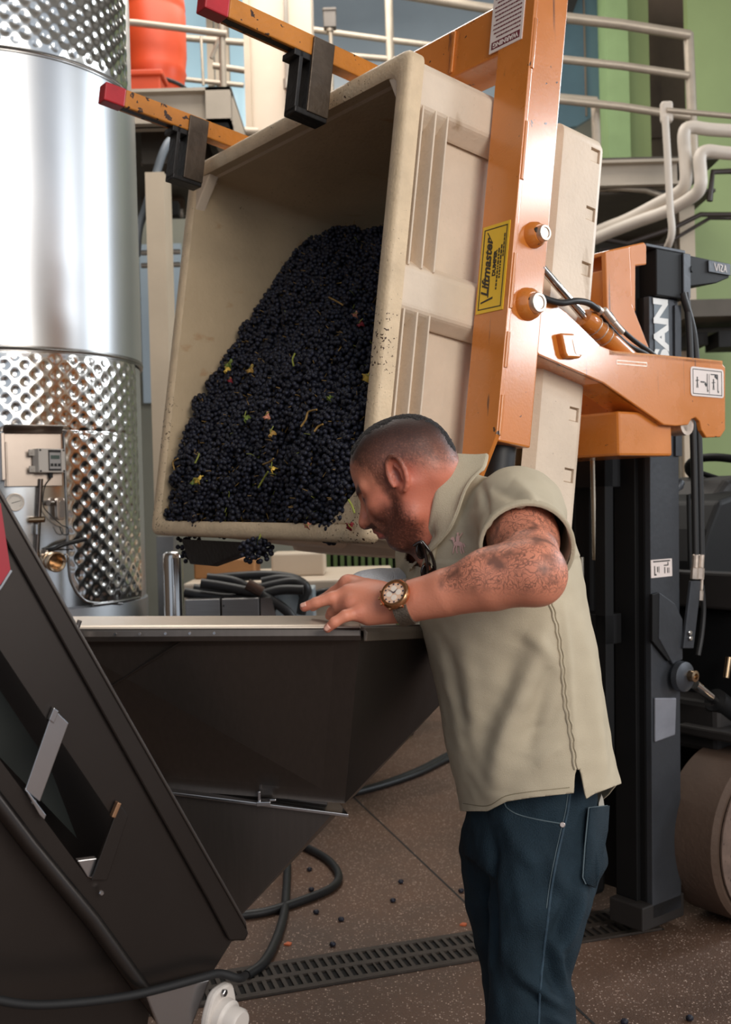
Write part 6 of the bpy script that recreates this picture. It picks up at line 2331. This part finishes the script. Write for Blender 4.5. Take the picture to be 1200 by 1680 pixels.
def fold(pix, amp, wid):
    """raise (or press) the cloth along a line seen on the near side"""
    global disp
    P = np.array([p[:2] for p in smooth_path([(x, y, 0) for x, y in pix], 6)], float)
    d = np.full(len(V), 1e9)
    tt = np.zeros(len(V))
    m = len(P) - 1
    for i in range(m):
        a, b_ = P[i], P[i + 1]
        ab = b_ - a
        t = np.clip(((X_ - a[0]) * ab[0] + (Y_ - a[1]) * ab[1]) / (ab @ ab + 1e-9), 0, 1)
        q = np.hypot(X_ - a[0] - t * ab[0], Y_ - a[1] - t * ab[1])
        tt = np.where(q < d, (i + t) / m, tt)
        d = np.minimum(d, q)
    taper = np.sin(np.clip(tt, .02, .98) * PI) ** .5
    disp = disp + 1.5 * amp * np.exp(-(d / wid) ** 2) * taper * near


disp = np.zeros(len(V))
for q in (([(905, 1000), (880, 1080), (850, 1150), (825, 1220), (812, 1300)], .011, 20), ([(850, 1060), (830, 1130), (795, 1200), (775, 1290)], -.006, 22),
          ([(905, 1090), (880, 1170), (862, 1240)], -.007, 16), ([(760, 1045), (772, 1110), (778, 1200), (782, 1300)], .004, 14),
          ([(716, 1050), (735, 1110), (752, 1180), (762, 1280)], .006, 12), ([(735, 1060), (748, 1120), (765, 1200)], -.005, 10),
          ([(960, 1020), (975, 1120), (985, 1230), (990, 1290)], .006, 14), ([(985, 1080), (1000, 1180), (1008, 1270)], -.004, 10), ([(860, 1040), (890, 1060), (912, 1095)], .006, 13),
          ([(840, 790), (870, 815), (885, 850)], .005, 10), ([(805, 800), (850, 822), (880, 852)], -.005, 9),
          ([(790, 790), (797, 830), (800, 880)], -.006, 7), ([(760, 900), (800, 905), (830, 930)], .003, 12),
          ([(700, 890), (672, 915), (655, 940)], .004, 8), ([(690, 905), (680, 930), (676, 950)], -.004, 6), ([(880, 1260), (905, 1235), (925, 1225)], .003, 9), ([(870, 1200), (900, 1190), (920, 1160)], -.003, 8),
          ([(925, 990), (935, 1090), (940, 1180), (950, 1270)], .0035, 7)):
    fold(*q)
disp += .0016 * fnoise(V * A((1, 1, .45)), 38, 4) + .0026 * fnoise(V * A((1.3, 1.3, .5)), 17, 44) * (V[:, 2] < 1.36) + .0006 * fnoise(V, 110, 6)
# the side seam is a puckered ridge
seam_px = [(898, 975), (912, 1030), (921, 1090), (926, 1150), (935, 1200), (943, 1262)]
V = V + N_ * disp[:, None]
me = bpy.data.meshes.new('shirt')
me.from_pydata(V.tolist(), [], F.tolist())
bm = bmesh.new()
bm.from_mesh(me)


def cut_by(bm, fn, region=None):
    """trim away every part of the mesh where fn(co) < 0, along a clean line; fn works on shifted heights"""
    for v in bm.verts:
        v.tag = False
    val = {v: fn(v.co) for v in bm.verts if region is None or region(v.co)}
    edges = [e for e in bm.edges if e.verts[0] in val and e.verts[1] in val and (val[e.verts[0]] < 0) != (val[e.verts[1]] < 0)]
    cuts = []
    for e in edges:
        a_, b_ = e.verts
        va, vb = val[a_], val[b_]
        t = va / (va - vb)
        cuts.append((e, a_, t))
    newv = []
    for e, a_, t in cuts:
        ne, nv = bmesh.utils.edge_split(e, a_, t)
        newv.append(nv)
    nset = set(newv)
    for f in list(bm.faces):
        vs = [v for v in f.verts if v in nset]
        if len(vs) == 2:
            try:
                bmesh.utils.face_split(f, vs[0], vs[1])
            except ValueError:
                pass
    kill = [v for v, x in val.items() if x < 0 and v.is_valid]
    bmesh.ops.delete(bm, geom=kill, context='VERTS')


def hem_z(co):
    """height of the hem: long at front and back, with a vent at the side seam"""
    x, y = proj(co)
    hy = np.interp(x, [735, 765, 800, 832, 870, 943, 944.5, 953, 962, 975, 1024], [1330, 1331, 1331, 1315, 1309, 1301, 1262, 1262, 1311, 1303, 1284])
    nz_ = co.y - 2.12
    hy += (1327 - hy) * min(1, max(0, nz_ / .12))
    return hy - y


cut_by(bm, hem_z)
upV, hemV = Vector(upv), Vector(hemc)
cut_by(bm, lambda co: -((co - hemV).dot(upV) + .006), lambda co: (co - hemV).dot(upV) > -.03 and (co - hemV - upV * (co - hemV).dot(upV)).length < .105 and co.y < 1.93)
urV, herV = Vector(upr), Vector(hemr)
cut_by(bm, lambda co: -((co - herV).dot(urV)), lambda co: (co - herV).dot(urV) > -.03 and (co - herV - urV * (co - herV).dot(urV)).length < .10 and co.y > 2.2)
# neck opening
nax = Vector(_cx)
NBV = Vector(NB)
CCv = Vector(_CC)
cut_by(bm, lambda co: .020 - (co - CCv).dot(nax), lambda co: (co - CCv).dot(nax) > -.05 and (co - CCv - nax * (co - CCv).dot(nax)).length < .135)
# drop islands left behind by the trims
bm.verts.ensure_lookup_table()
seen, best = set(), []
for v in bm.verts:
    if v in seen:
        continue
    st, comp = [v], []
    seen.add(v)
    while st:
        q = st.pop()
        comp.append(q)
        for e in q.link_edges:
            o2 = e.other_vert(q)
            if o2 not in seen:
                seen.add(o2)
                st.append(o2)
    if len(comp) > len(best):
        best = comp
bs = set(best)
bmesh.ops.delete(bm, geom=[v for v in bm.verts if v not in bs], context='VERTS')
off = root_loc(mn)
shirt_bvh = BVHTree.FromBMesh(bm)
bmesh.ops.translate(bm, verts=bm.verts, vec=-off)
bm.to_mesh(me)
bm.free()
me.shade_smooth()
me.materials.append(M_shirt)
shirt = bpy.data.objects.new('shirt', me)
COL.objects.link(shirt)
shirt.parent = mn
md = shirt.modifiers.new('solid', 'SOLIDIFY')
md.thickness, md.offset = .004, -1


def on_surf(bvh, px, py, lift=0.0):
    d = (CAMROT @ Vector(((px - 600) / FOC, -(py - 840) / FOC, -1))).normalized()
    h = bvh.ray_cast(EYE, d)
    if h[0] is None:
        return None
    n = h[1] if h[1].dot(d) < 0 else -h[1]
    return h[0] + n * lift


def stitch(name, bvh, pix, r, m, parent, lift=.0, step=5, zig=0.0):
    P = []
    for i, p in enumerate(smooth_path([(x, y, 0) for x, y in pix], step)):
        q = on_surf(bvh, p.x + zig * math.sin(i * 1.7), p.y, lift)
        if q is not None and (not P or (q - P[-1]).length < .05):
            P.append(q)
    if len(P) > 2:
        return MB().tube(P, r, 6).build(name, m, parent, smooth=60)


M_thr = mat('olive_thread', (128, 118, 94), rough=0.8)
stitch('side_seam', shirt_bvh, seam_px, .0028, M_shirt, shirt, .0005, 9, 1.0)
stitch('side_seam', shirt_bvh, [(x + 5, y) for x, y in seam_px], .0020, M_collar, shirt, .0003, 9, 1.2)
stitch('armhole_seam', shirt_bvh, [(800, 772), (793, 800), (796, 840), (803, 880), (806, 905)], .0013, M_thr, shirt)
stitch('hem_stitch', shirt_bvh, [(760, 1318), (800, 1322), (830, 1306), (870, 1299), (935, 1292)], .0008, M_thr, shirt)
# ribbed sleeve band
hb_ = []
e1 = upV.orthogonal().normalized()
e2 = upV.cross(e1)
for k in range(40):
    t = 2 * PI * k / 40
    dr_ = e1 * math.cos(t) + e2 * math.sin(t)
    h = shirt_bvh.ray_cast(hemV - upV * .008 + dr_ * .14, -dr_, .14)
    hb_.append((h[0] if h[0] is not None else hemV - upV * .008 + dr_ * .073))
hb0 = hemV - upV * .008
rd = [min(.094, max(.070, (p - hb0).length)) for p in hb_]
for _ in range(8):
    rd = [(rd[i - 1] + rd[i] + rd[(i + 1) % 40]) / 3 for i in range(40)]
hb_ = [hb0 + (p - hb0).normalized() * r for p, r in zip(hb_, rd)]
vs, fs = [], []
for i, p in enumerate(hb_):
    dr_ = (p - (hemV - upV * .008))
    dr_ = (dr_ - upV * dr_.dot(upV)).normalized()
    for (u, w) in ((-.018, -.004), (-.016, .0035), (-.001, .0045), (.0015, .0015), (.0, -.003)):
        vs.append(p + dr_ * w + upV * (u + .0105))
for i in range(40):
    j = (i + 1) % 40
    for k in range(4):
        fs.append((i * 5 + k, i * 5 + k + 1, j * 5 + k + 1, j * 5 + k))
MB().add(vs, fs).build('sleeve_band', M_collar, shirt, smooth=60)

# collar: stand and fold, open at the throat
cx_ = Vector((-.92, .05, .38)).normalized()
CC = NBV + Vector((-.008, 0, .017))
front = Vector((-.38, -.22, -.88))
front = (front - cx_ * front.dot(cx_)).normalized()
sidev = cx_.cross(front)
vs, fs = [], []
nc = 44
g0_, g1_ = R_(20), R_(340)
prof_ = [(.004, .000), (.024, .0), (.040, .002), (.045, .006), (.042, .010), (.030, .0140), (.012, .0195), (-.008, .026), (-.020, .032), (-.028, .036)]
for i in range(nc + 1):
    t = g0_ + (g1_ - g0_) * i / nc
    dr_ = front * math.cos(t) + sidev * math.sin(t)
    fr_ = math.cos(t)
    rr_ = .080 + .003 * max(0, fr_) + .006 * max(0, -fr_) + .004 * abs(math.sin(t))
    for (hh, ww) in prof_:
        dip = -.018 * max(0, fr_) ** 1.2 + .004 * max(0, -fr_)
        lng = 1.0 - .55 * max(0, fr_)
        ww = ww if ww < .008 else ww * (1 - .45 * max(0, fr_))
        h2_ = hh if hh > .04 else .045 - (.045 - hh) * (lng if ww > .008 else 1)
        p_ = CC + cx_ * (h2_ + dip + .000) + dr_ * (rr_ + ww) + front * .004
        if ww > .0135:                       # the fold lies on the shirt
            h_ = shirt_bvh.find_nearest(p_)
            n_o = h_[1] if h_[1].dot(p_ - NBV) > 0 else -h_[1]
            gap = (p_ - h_[0]).dot(n_o)
            lift_ = .009 + .32 * (ww - .0135)
            if gap < lift_:
                p_ = h_[0] + n_o * lift_
        vs.append(p_)
np_ = len(prof_)
for i in range(nc):
    for k in range(np_ - 1):
        fs.append((i * np_ + k, (i + 1) * np_ + k, (i + 1) * np_ + k + 1, i * np_ + k + 1))
co_ = MB().add(vs, fs).build('collar', M_collar, shirt, smooth=70)
md = co_.modifiers.new('sub', 'SUBSURF')
md.levels = md.render_levels = 1
md = co_.modifiers.new('solid', 'SOLIDIFY')
md.thickness = .0035
ed_ = [vs[np_ * i + np_ - 1] for i in range(nc + 1)]
ed_ = [p for i, p in enumerate(ed_) if i == 0 or (p - ed_[i - 1]).length > 1e-4]
MB().tube(ed_, .0022, 6).build('collar_edge', M_shirt, shirt, smooth=60)
# placket with buttons below the throat
pk = [on_surf(shirt_bvh, x, y, .002) for x, y in ((716, 884), (713, 905), (709, 930), (706, 950))]
pk = [p for p in pk if p is not None]
if len(pk) > 1:
    MB().tube(smooth_path(pk, 4), .006, 8).build('placket', M_collar, shirt, smooth=60)
# embroidered rider emblem on the chest
lc = on_surf(shirt_bvh, 753, 893, .0016)
if lc is not None:
    h = shirt_bvh.find_nearest(lc)
    nn = h[1] if h[1].dot(EYE - lc) > 0 else -h[1]
    LMx = basis(lc, Vector((1, 0, .12)) - nn * nn.x, Vector((0, 0, 1)))
    LMx = basis(lc, (Vector((0, 0, 1)).cross(nn)), Vector((0, 0, 1)))
    s = .0185
    mb = MB(LMx)
    M_emb = mat('pink_embroidery', (226, 184, 176), rough=0.7, var=0.08, vscale=300)
    shapes = [[(-.55, .15), (-.2, .3), (.35, .25), (.62, .05), (.45, -.2), (-.1, -.15), (-.5, -.1)],      # horse body
              [(-.55, .15), (-.35, .3), (-.55, .75), (-.8, .7), (-.95, .45), (-.78, .48), (-.65, .4)],      # neck and head
              [(-.5, -.1), (-.3, -.15), (-.5, -.5), (-.62, -.95), (-.72, -.92), (-.62, -.5)],
              [(-.25, -.12), (-.1, -.15), (-.18, -.5), (-.05, -.9), (-.16, -.95), (-.3, -.5)],
              [(.2, -.18), (.4, -.18), (.35, -.55), (.5, -.95), (.38, -.98), (.22, -.55)],
              [(.42, -.12), (.6, -.02), (.62, -.45), (.78, -.85), (.66, -.9), (.48, -.45)],
              [(-.2, .28), (.15, .28), (.2, .75), (.05, .95), (-.15, .85), (-.25, .55)],                    # rider
              [(-.08, .95), (.1, .95), (.14, 1.12), (.0, 1.2), (-.12, 1.1)],
              [(.15, .75), (.22, .7), (.62, 1.15), (.56, 1.2)],
              [(.58, .05), (.72, .12), (.9, -.25), (.8, -.3)]]
    for sh in shapes:
        mb.prism([(x * s * .95, y * s, .0) for x, y in sh], (0, 0, .0012))
    mb.build('emblem', M_emb, shirt)

# ------------------------------------------------------------------ jeans
def jeans_material():
    m = mat('dark_denim', (30, 46, 56), rough=0.8, var=0.42, vscale=5, bump=0.45, bscale=420, spec=.25)
    return m


M_jean = jeans_material()
J = SDF((.02, 1.72, .02), (.62, 2.58, 1.02), .006)
rows = []
for (y, xl, xr) in ((1225, 770, 972), (1290, 768, 975), (1340, 764, 980), (1400, 764, 984)):
    c = pt((xl + xr) / 2, y, 2.12)
    w = (xr - xl) / 2 * 2.12 / FOC
    rows.append((c.z, c.x, c.y, .95 * w, 1.15 * w))
J.sections(rows, TT, TL, .03)


def JP(x, y, Y):
    return A(pt(x, y, Y))


J.chain([JP(890, 1425, 2.05), JP(885, 1480, 2.02), JP(874, 1560, 2.0), JP(868, 1640, 1.98), JP(875, 1690, 1.98)], [.103, .094, .080, .075, .078], .04)
kn_, kf_ = JP(875, 1690, 1.98), JP(862, 1660, 2.24)
J.chain([kn_, A((kn_[0] + .02, 2.0, .25)), A((kn_[0] + .03, 2.02, .09))], [.078, .070, .072], .03)
J.chain([JP(840, 1410, 2.20), JP(838, 1470, 2.22), JP(848, 1560, 2.24), kf_], [.106, .096, .082, .076], .05)
J.chain([kf_, A((kf_[0] + .02, 2.27, .25)), A((kf_[0] + .02, 2.28, .09))], [.076, .070, .072], .03)
J.ell(JP(934, 1385, 2.11), (.055, .08, .085), None, .05)
V, F = J.mesh()
V = relax(V, F, 3, .5)
N_ = normals(V, F)
X_, Y_ = proj_np(V)
near = sstep(.2, -.2, N_[:, 1])
disp = np.zeros(len(V))
for q in (([(955, 1450), (945, 1490), (930, 1530), (918, 1560)], .012, 12), ([(935, 1470), (925, 1510), (905, 1550)], -.010, 12), ([(905, 1530), (915, 1570), (928, 1610), (935, 1650)], .010, 9),
          ([(925, 1570), (930, 1600), (932, 1630)], -.007, 9), ([(890, 1550), (905, 1600), (925, 1640)], -.008, 12), ([(840, 1580), (870, 1610), (905, 1640), (930, 1660)], .007, 12), ([(850, 1620), (880, 1640), (915, 1665)], -.006, 10),
          ([(830, 1340), (860, 1400), (885, 1420)], .004, 14), ([(905, 1400), (915, 1440), (935, 1470)], .006, 12), ([(845, 1430), (860, 1480), (865, 1530)], .004, 16), ([(810, 1380), (806, 1460), (808, 1540), (812, 1600)], -.008, 8), ([(895, 1660), (915, 1675), (935, 1690)], .006, 8)):
    fold(*q)
disp = 1.2 * disp + .0022 * fnoise(V * A((1, 1, 1.4)), 46, 14) + .0010 * fnoise(V, 130, 16)
V = V + N_ * disp[:, None]
jeans = quad_obj('jeans', V, F, M_jean, mn)
jeans_bvh = BVHTree.FromPolygons([Vector(v) for v in V], F.tolist())
M_dst = mat('denim_stitch', (82, 96, 102), rough=0.8)
M_dsd = mat('denim_seam', (40, 60, 74), rough=0.8, var=.3, vscale=90)
stitch('pocket_seam', jeans_bvh, [(828, 1317), (833, 1326), (850, 1336), (880, 1344), (920, 1351)], .0012, M_dst, jeans, .0004)
stitch('side_seam', jeans_bvh, [(936, 1303), (932, 1330), (924, 1365), (914, 1410), (905, 1460), (899, 1510), (893, 1560), (887, 1620), (884, 1680)], .0024, M_dsd, jeans, .0002)
stitch('side_seam', jeans_bvh, [(932, 1303), (928, 1330), (920, 1365), (910, 1410), (901, 1460), (897, 1490)], .0008, M_dst, jeans, .0008)
q = on_surf(jeans_bvh, 923, 1353, .001)
if q is not None:
    MB().cyl(q, q + (EYE - q).normalized() * .003, .0052, 14, .001).build('rivet', mat('copper_rivet', (196, 178, 168), rough=0.3, metal=.8), jeans)
# hip pocket patch, with something pale peeping out
pk_px = [(962, 1324), (997, 1322), (990, 1365), (978, 1430), (970, 1455), (958, 1452), (953, 1440), (957, 1390)]
PV = [on_surf(jeans_bvh, x, y, .006) for x, y in pk_px]
PV = [p if p is not None else pt(x, y, 2.10) for p, (x, y) in zip(PV, pk_px)]
c_ = sum(PV, Vector()) / len(PV)
vs = [c_ + (EYE - c_).normalized() * .006] + PV
ob = MB().add(vs, [(0, 1 + i, 1 + (i + 1) % len(PV)) for i in range(len(PV))]).build('hip_pocket', M_jean, jeans, smooth=60)
md = ob.modifiers.new('solid', 'SOLIDIFY')
md.thickness = .005
for s in range(len(PV)):
    if s in (0, 6, 5, 7):
        MB().tube([PV[s] + (EYE - PV[s]).normalized() * .004, PV[(s + 1) % len(PV)] + (EYE - PV[s]).normalized() * .004], .0013, 6).build('pocket_stitch', M_dst, jeans)
q0, q1 = PV[0].lerp(PV[1], .45), PV[0].lerp(PV[1], .92)
MB().prism([q0 + Vector((0, .004, -.02)), q1 + Vector((0, .004, -.02)), q1 + Vector((-.004, .004, .014)), q0.lerp(q1, .6) + Vector((0, .004, .022)), q0 + Vector((.004, .004, .004))], (0, .010, 0)).build('pocket_paper', mat('pale_paper', (176, 170, 158), rough=.6), jeans, 0.002)
# shoes (outside the picture)
M_shoe = mat('dark_shoe', (36, 32, 30), rough=.5)
for (x, y) in ((kn_[0] + .03, 2.02), (kf_[0] + .02, 2.28)):
    s_ = SDF((x - .30, y - .12, 0), (x + .12, y + .12, .14), .006)
    s_.cap((x + .03, y, .045), (x - .18, y - .02, .035), .045, .038, .02).cap((x, y, .08), (x - .03, y, .06), .05, .05, .02)
    s_.D[:, :, 0] = np.maximum(s_.D[:, :, 0], .001)
    v_, f_q = s_.mesh()
    quad_obj('shoe', relax(v_, f_q, 2), f_q, M_shoe, mn)

# ------------------------------------------------------------------ glove on the far hand, resting on the rim
M_glv = mat('grey_knit', (204, 206, 210), rough=0.85, var=0.12, vscale=30, bump=0.5, bscale=260)
G = SDF((-.10, 2.0, 1.16), (.16, 2.46, 1.46), .004)
gw = WR
G.chain([gw + A((.06, .03, .0)), gw, gw + A((-.035, -.02, -.004))], [.040, .036, .036], .02)
G.ell(gw + A((-.03, -.015, .0)), (.045, .036, .030), None, .02)
for k, (dx, dy, dz) in enumerate(((-.085, .02, -.045), (-.085, -.0, -.05), (-.078, -.022, -.052), (-.06, -.04, -.052))):
    kn = gw + A((-.05, .018 - k * .018, .002 - .003 * k))
    G.chain([kn, kn + A((-.022, -.004, -.012)), gw + A((dx, dy, dz))], [.014, .013, .011], .01)
G.chain([gw + A((0, -.03, .0)), gw + A((-.02, -.05, -.02)), gw + A((-.035, -.055, -.04))], [.016, .014, .012], .01)
V, F = G.mesh()
V = relax(V, F, 2, .5)
V = V + normals(V, F) * (.0022 * fnoise(V, 80, 40))[:, None]
quad_obj('glove', V, F, M_glv, mn)

# ------------------------------------------------------------------ wrist watch
M_rose = mat('rose_gold', (226, 168, 122), rough=0.2, metal=1.0, var=0.04)
M_mesh_ = mat('mesh_strap', (128, 118, 106), rough=0.4, metal=0.8, var=0.2, vscale=200, bump=0.4, bscale=500)
wt_ = bpy.data.objects.new('watch', None)
COL.objects.link(wt_)
wt_.parent = mn
wc = on_surf(body_bvh, 653, 979, .004)
wax = Vector(-fd)                                  # along the forearm, to the elbow
wn_ = (EYE - wc).normalized() * .75 + Vector((0, -.25, .62))
wn_ = (wn_ - wax * wn_.dot(wax)).normalized()
wside = wn_.cross(wax)
WM = basis(wc, wax, wside)
if WM.to_3x3().col[2].dot(wn_) < 0:
    WM = basis(wc, wax, -wside)
# strap: ring round the wrist found on the skin
ctr = Vector(WL) + Vector(fd) * .012
ctr = ctr + wax * ((wc - ctr).dot(wax))
ring = []
for k in range(36):
    t = 2 * PI * k / 36
    dr_ = wn_ * math.cos(t) + wside * math.sin(t)
    h = body_bvh.ray_cast(ctr + dr_ * .08, -dr_, .08)
    ring.append(h[0] if h[0] is not None else ctr + dr_ * .032)
ring = [(ring[i - 1] + ring[i] * 2 + ring[(i + 1) % 36]) / 4 for i in range(36)]
vs, fs = [], []
for k, p in enumerate(ring):
    dr_ = (p - ctr)
    dr_ = (dr_ - wax * dr_.dot(wax)).normalized()
    for (u, w) in ((-.013, .0008), (-.0125, .0036), (.0125, .0036), (.013, .0008)):
        vs.append(p + dr_ * w + wax * u)
for i in range(36):
    j = (i + 1) % 36
    for k in range(3):
        fs.append((i * 4 + k, i * 4 + k + 1, j * 4 + k + 1, j * 4 + k))
MB().add(vs, fs).build('watch_strap', M_mesh_, wt_, smooth=50)
R1 = .0262
MB(WM).lathe([(R1 * .86, 0), (R1 * 1.0, .003), (R1 * 1.02, .006), (R1 * .98, .0105), (R1 * .90, .0128), (R1 * .74, .0130), (R1 * .70, .0112)], n=48, cap=False).build('watch_case', M_rose, wt_, smooth=35)
MB(WM).cyl((0, 0, .008), (0, 0, .0112), R1 * .72, 40).build('watch_dial', mat('dial_rose', (226, 188, 160), rough=.4), wt_)
M_sub = mat('subdial', (238, 222, 206), rough=.4)
M_num = mat('dial_ink', (58, 58, 74), rough=.4)
for (x, y) in ((.0, .36), (-.36, 0), (.36, 0), (.0, -.36)):
    MB(WM).cyl((x * R1 * .9, y * R1 * .9, .0112), (x * R1 * .9, y * R1 * .9, .0116), R1 * .20, 18).build('sub_dial', M_sub, wt_)
mb = MB(WM)
for k in range(12):
    t = 2 * PI * k / 12
    c_, s_ = math.cos(t), math.sin(t)
    mb.prism([(R1 * (.58 * c_ - .05 * s_), R1 * (.58 * s_ + .05 * c_), .0112), (R1 * (.68 * c_ - .06 * s_), R1 * (.68 * s_ + .06 * c_), .0112), (R1 * (.68 * c_ + .06 * s_), R1 * (.68 * s_ - .06 * c_), .0112), (R1 * (.58 * c_ + .05 * s_), R1 * (.58 * s_ - .05 * c_), .0112)], (0, 0, .0005))
mb.build('hour_marks', M_num, wt_)
mb = MB(WM)
for (t, ln_, w) in ((.7, .42, .05), (2.4, .62, .035)):
    c_, s_ = math.cos(t), math.sin(t)
    mb.prism([(-w * s_ * R1, w * c_ * R1, .0120), (ln_ * c_ * R1, ln_ * s_ * R1, .0120), (w * s_ * R1, -w * c_ * R1, .0120)], (0, 0, .0004))
mb.build('hands', M_num, wt_)
for t, ln_ in ((R_(180), .005), (R_(205), .004), (R_(155), .004)):
    c_, s_ = math.cos(t), math.sin(t)
    MB(WM).cyl((R1 * c_ * .98, R1 * s_ * .98, .006), (R1 * c_ * .98 + ln_ * c_, R1 * s_ * .98 + ln_ * s_, .006), .0028, 12, .0006).build('crown', M_rose, wt_, smooth=40)
for sx_ in (1, -1):
    for sy_ in (1, -1):
        MB(WM).box((sx_ * .010 - .003, sy_ * R1 * .84 - .004, .0005), (sx_ * .010 + .003, sy_ * R1 * .84 + .004, .0075)).build('lug', M_rose, wt_, 0.0015)

# ------------------------------------------------------------------ sunglasses hanging at the throat
M_lens = mat('dark_tortoise', (30, 22, 20), rough=.12, var=.4, vscale=60, spec=.7)
M_tort = mat('tortoise_brown', (92, 48, 32), rough=.2, var=.4, vscale=90)
sgp = on_surf(shirt_bvh, 706, 915, .014) or pt(706, 915, 2.0)
sg = thing('sunglasses', 'dark folded sunglasses hanging from the open collar of the olive shirt', 'sunglasses', sgp)
nn = (EYE - sgp).normalized()
SGM = basis(sgp, Vector((1, 0, -.0)) + Vector((0, .35, 0)), Vector((-.10, 0, 1)))
pxm = 2.0 / FOC


def sgl(px, py, z=0.0):
    return ((px - 706) * pxm, -(py - 915) * pxm, z)


for (c, rx, ry) in (((709, 938), 11, 15), ((701, 900), 8, 14)):
    ring_ = [Vector(sgl(c[0] + rx * math.cos(t), c[1] + ry * math.sin(t), .006 if c[0] > 705 else .0)) for t in np.linspace(0, 2 * PI, 29)[:-1]]
    MB(SGM).tube(ring_, .0026, 8, closed=True).build('rim', M_lens, sg, smooth=60)
    MB(SGM).prism(ring_, (0, 0, .0012)).build('lens', M_lens, sg)
MB(SGM).tube(smooth_path([sgl(686, 893, .004), sgl(696, 888, .012), sgl(703, 905, .012), sgl(706, 930, .012), sgl(704, 952, .008)], 5), .0032, 8).build('temple', M_lens, sg, smooth=60)
MB(SGM).tube(smooth_path([sgl(700, 886, .008), sgl(712, 905, .014), sgl(720, 930, .012), sgl(722, 950, .006)], 5), .0030, 8).build('temple', M_lens, sg, smooth=60)
MB(SGM).tube([sgl(704, 922, .008), sgl(711, 934, .010)], .0042, 8).build('bridge', M_tort, sg, smooth=60)
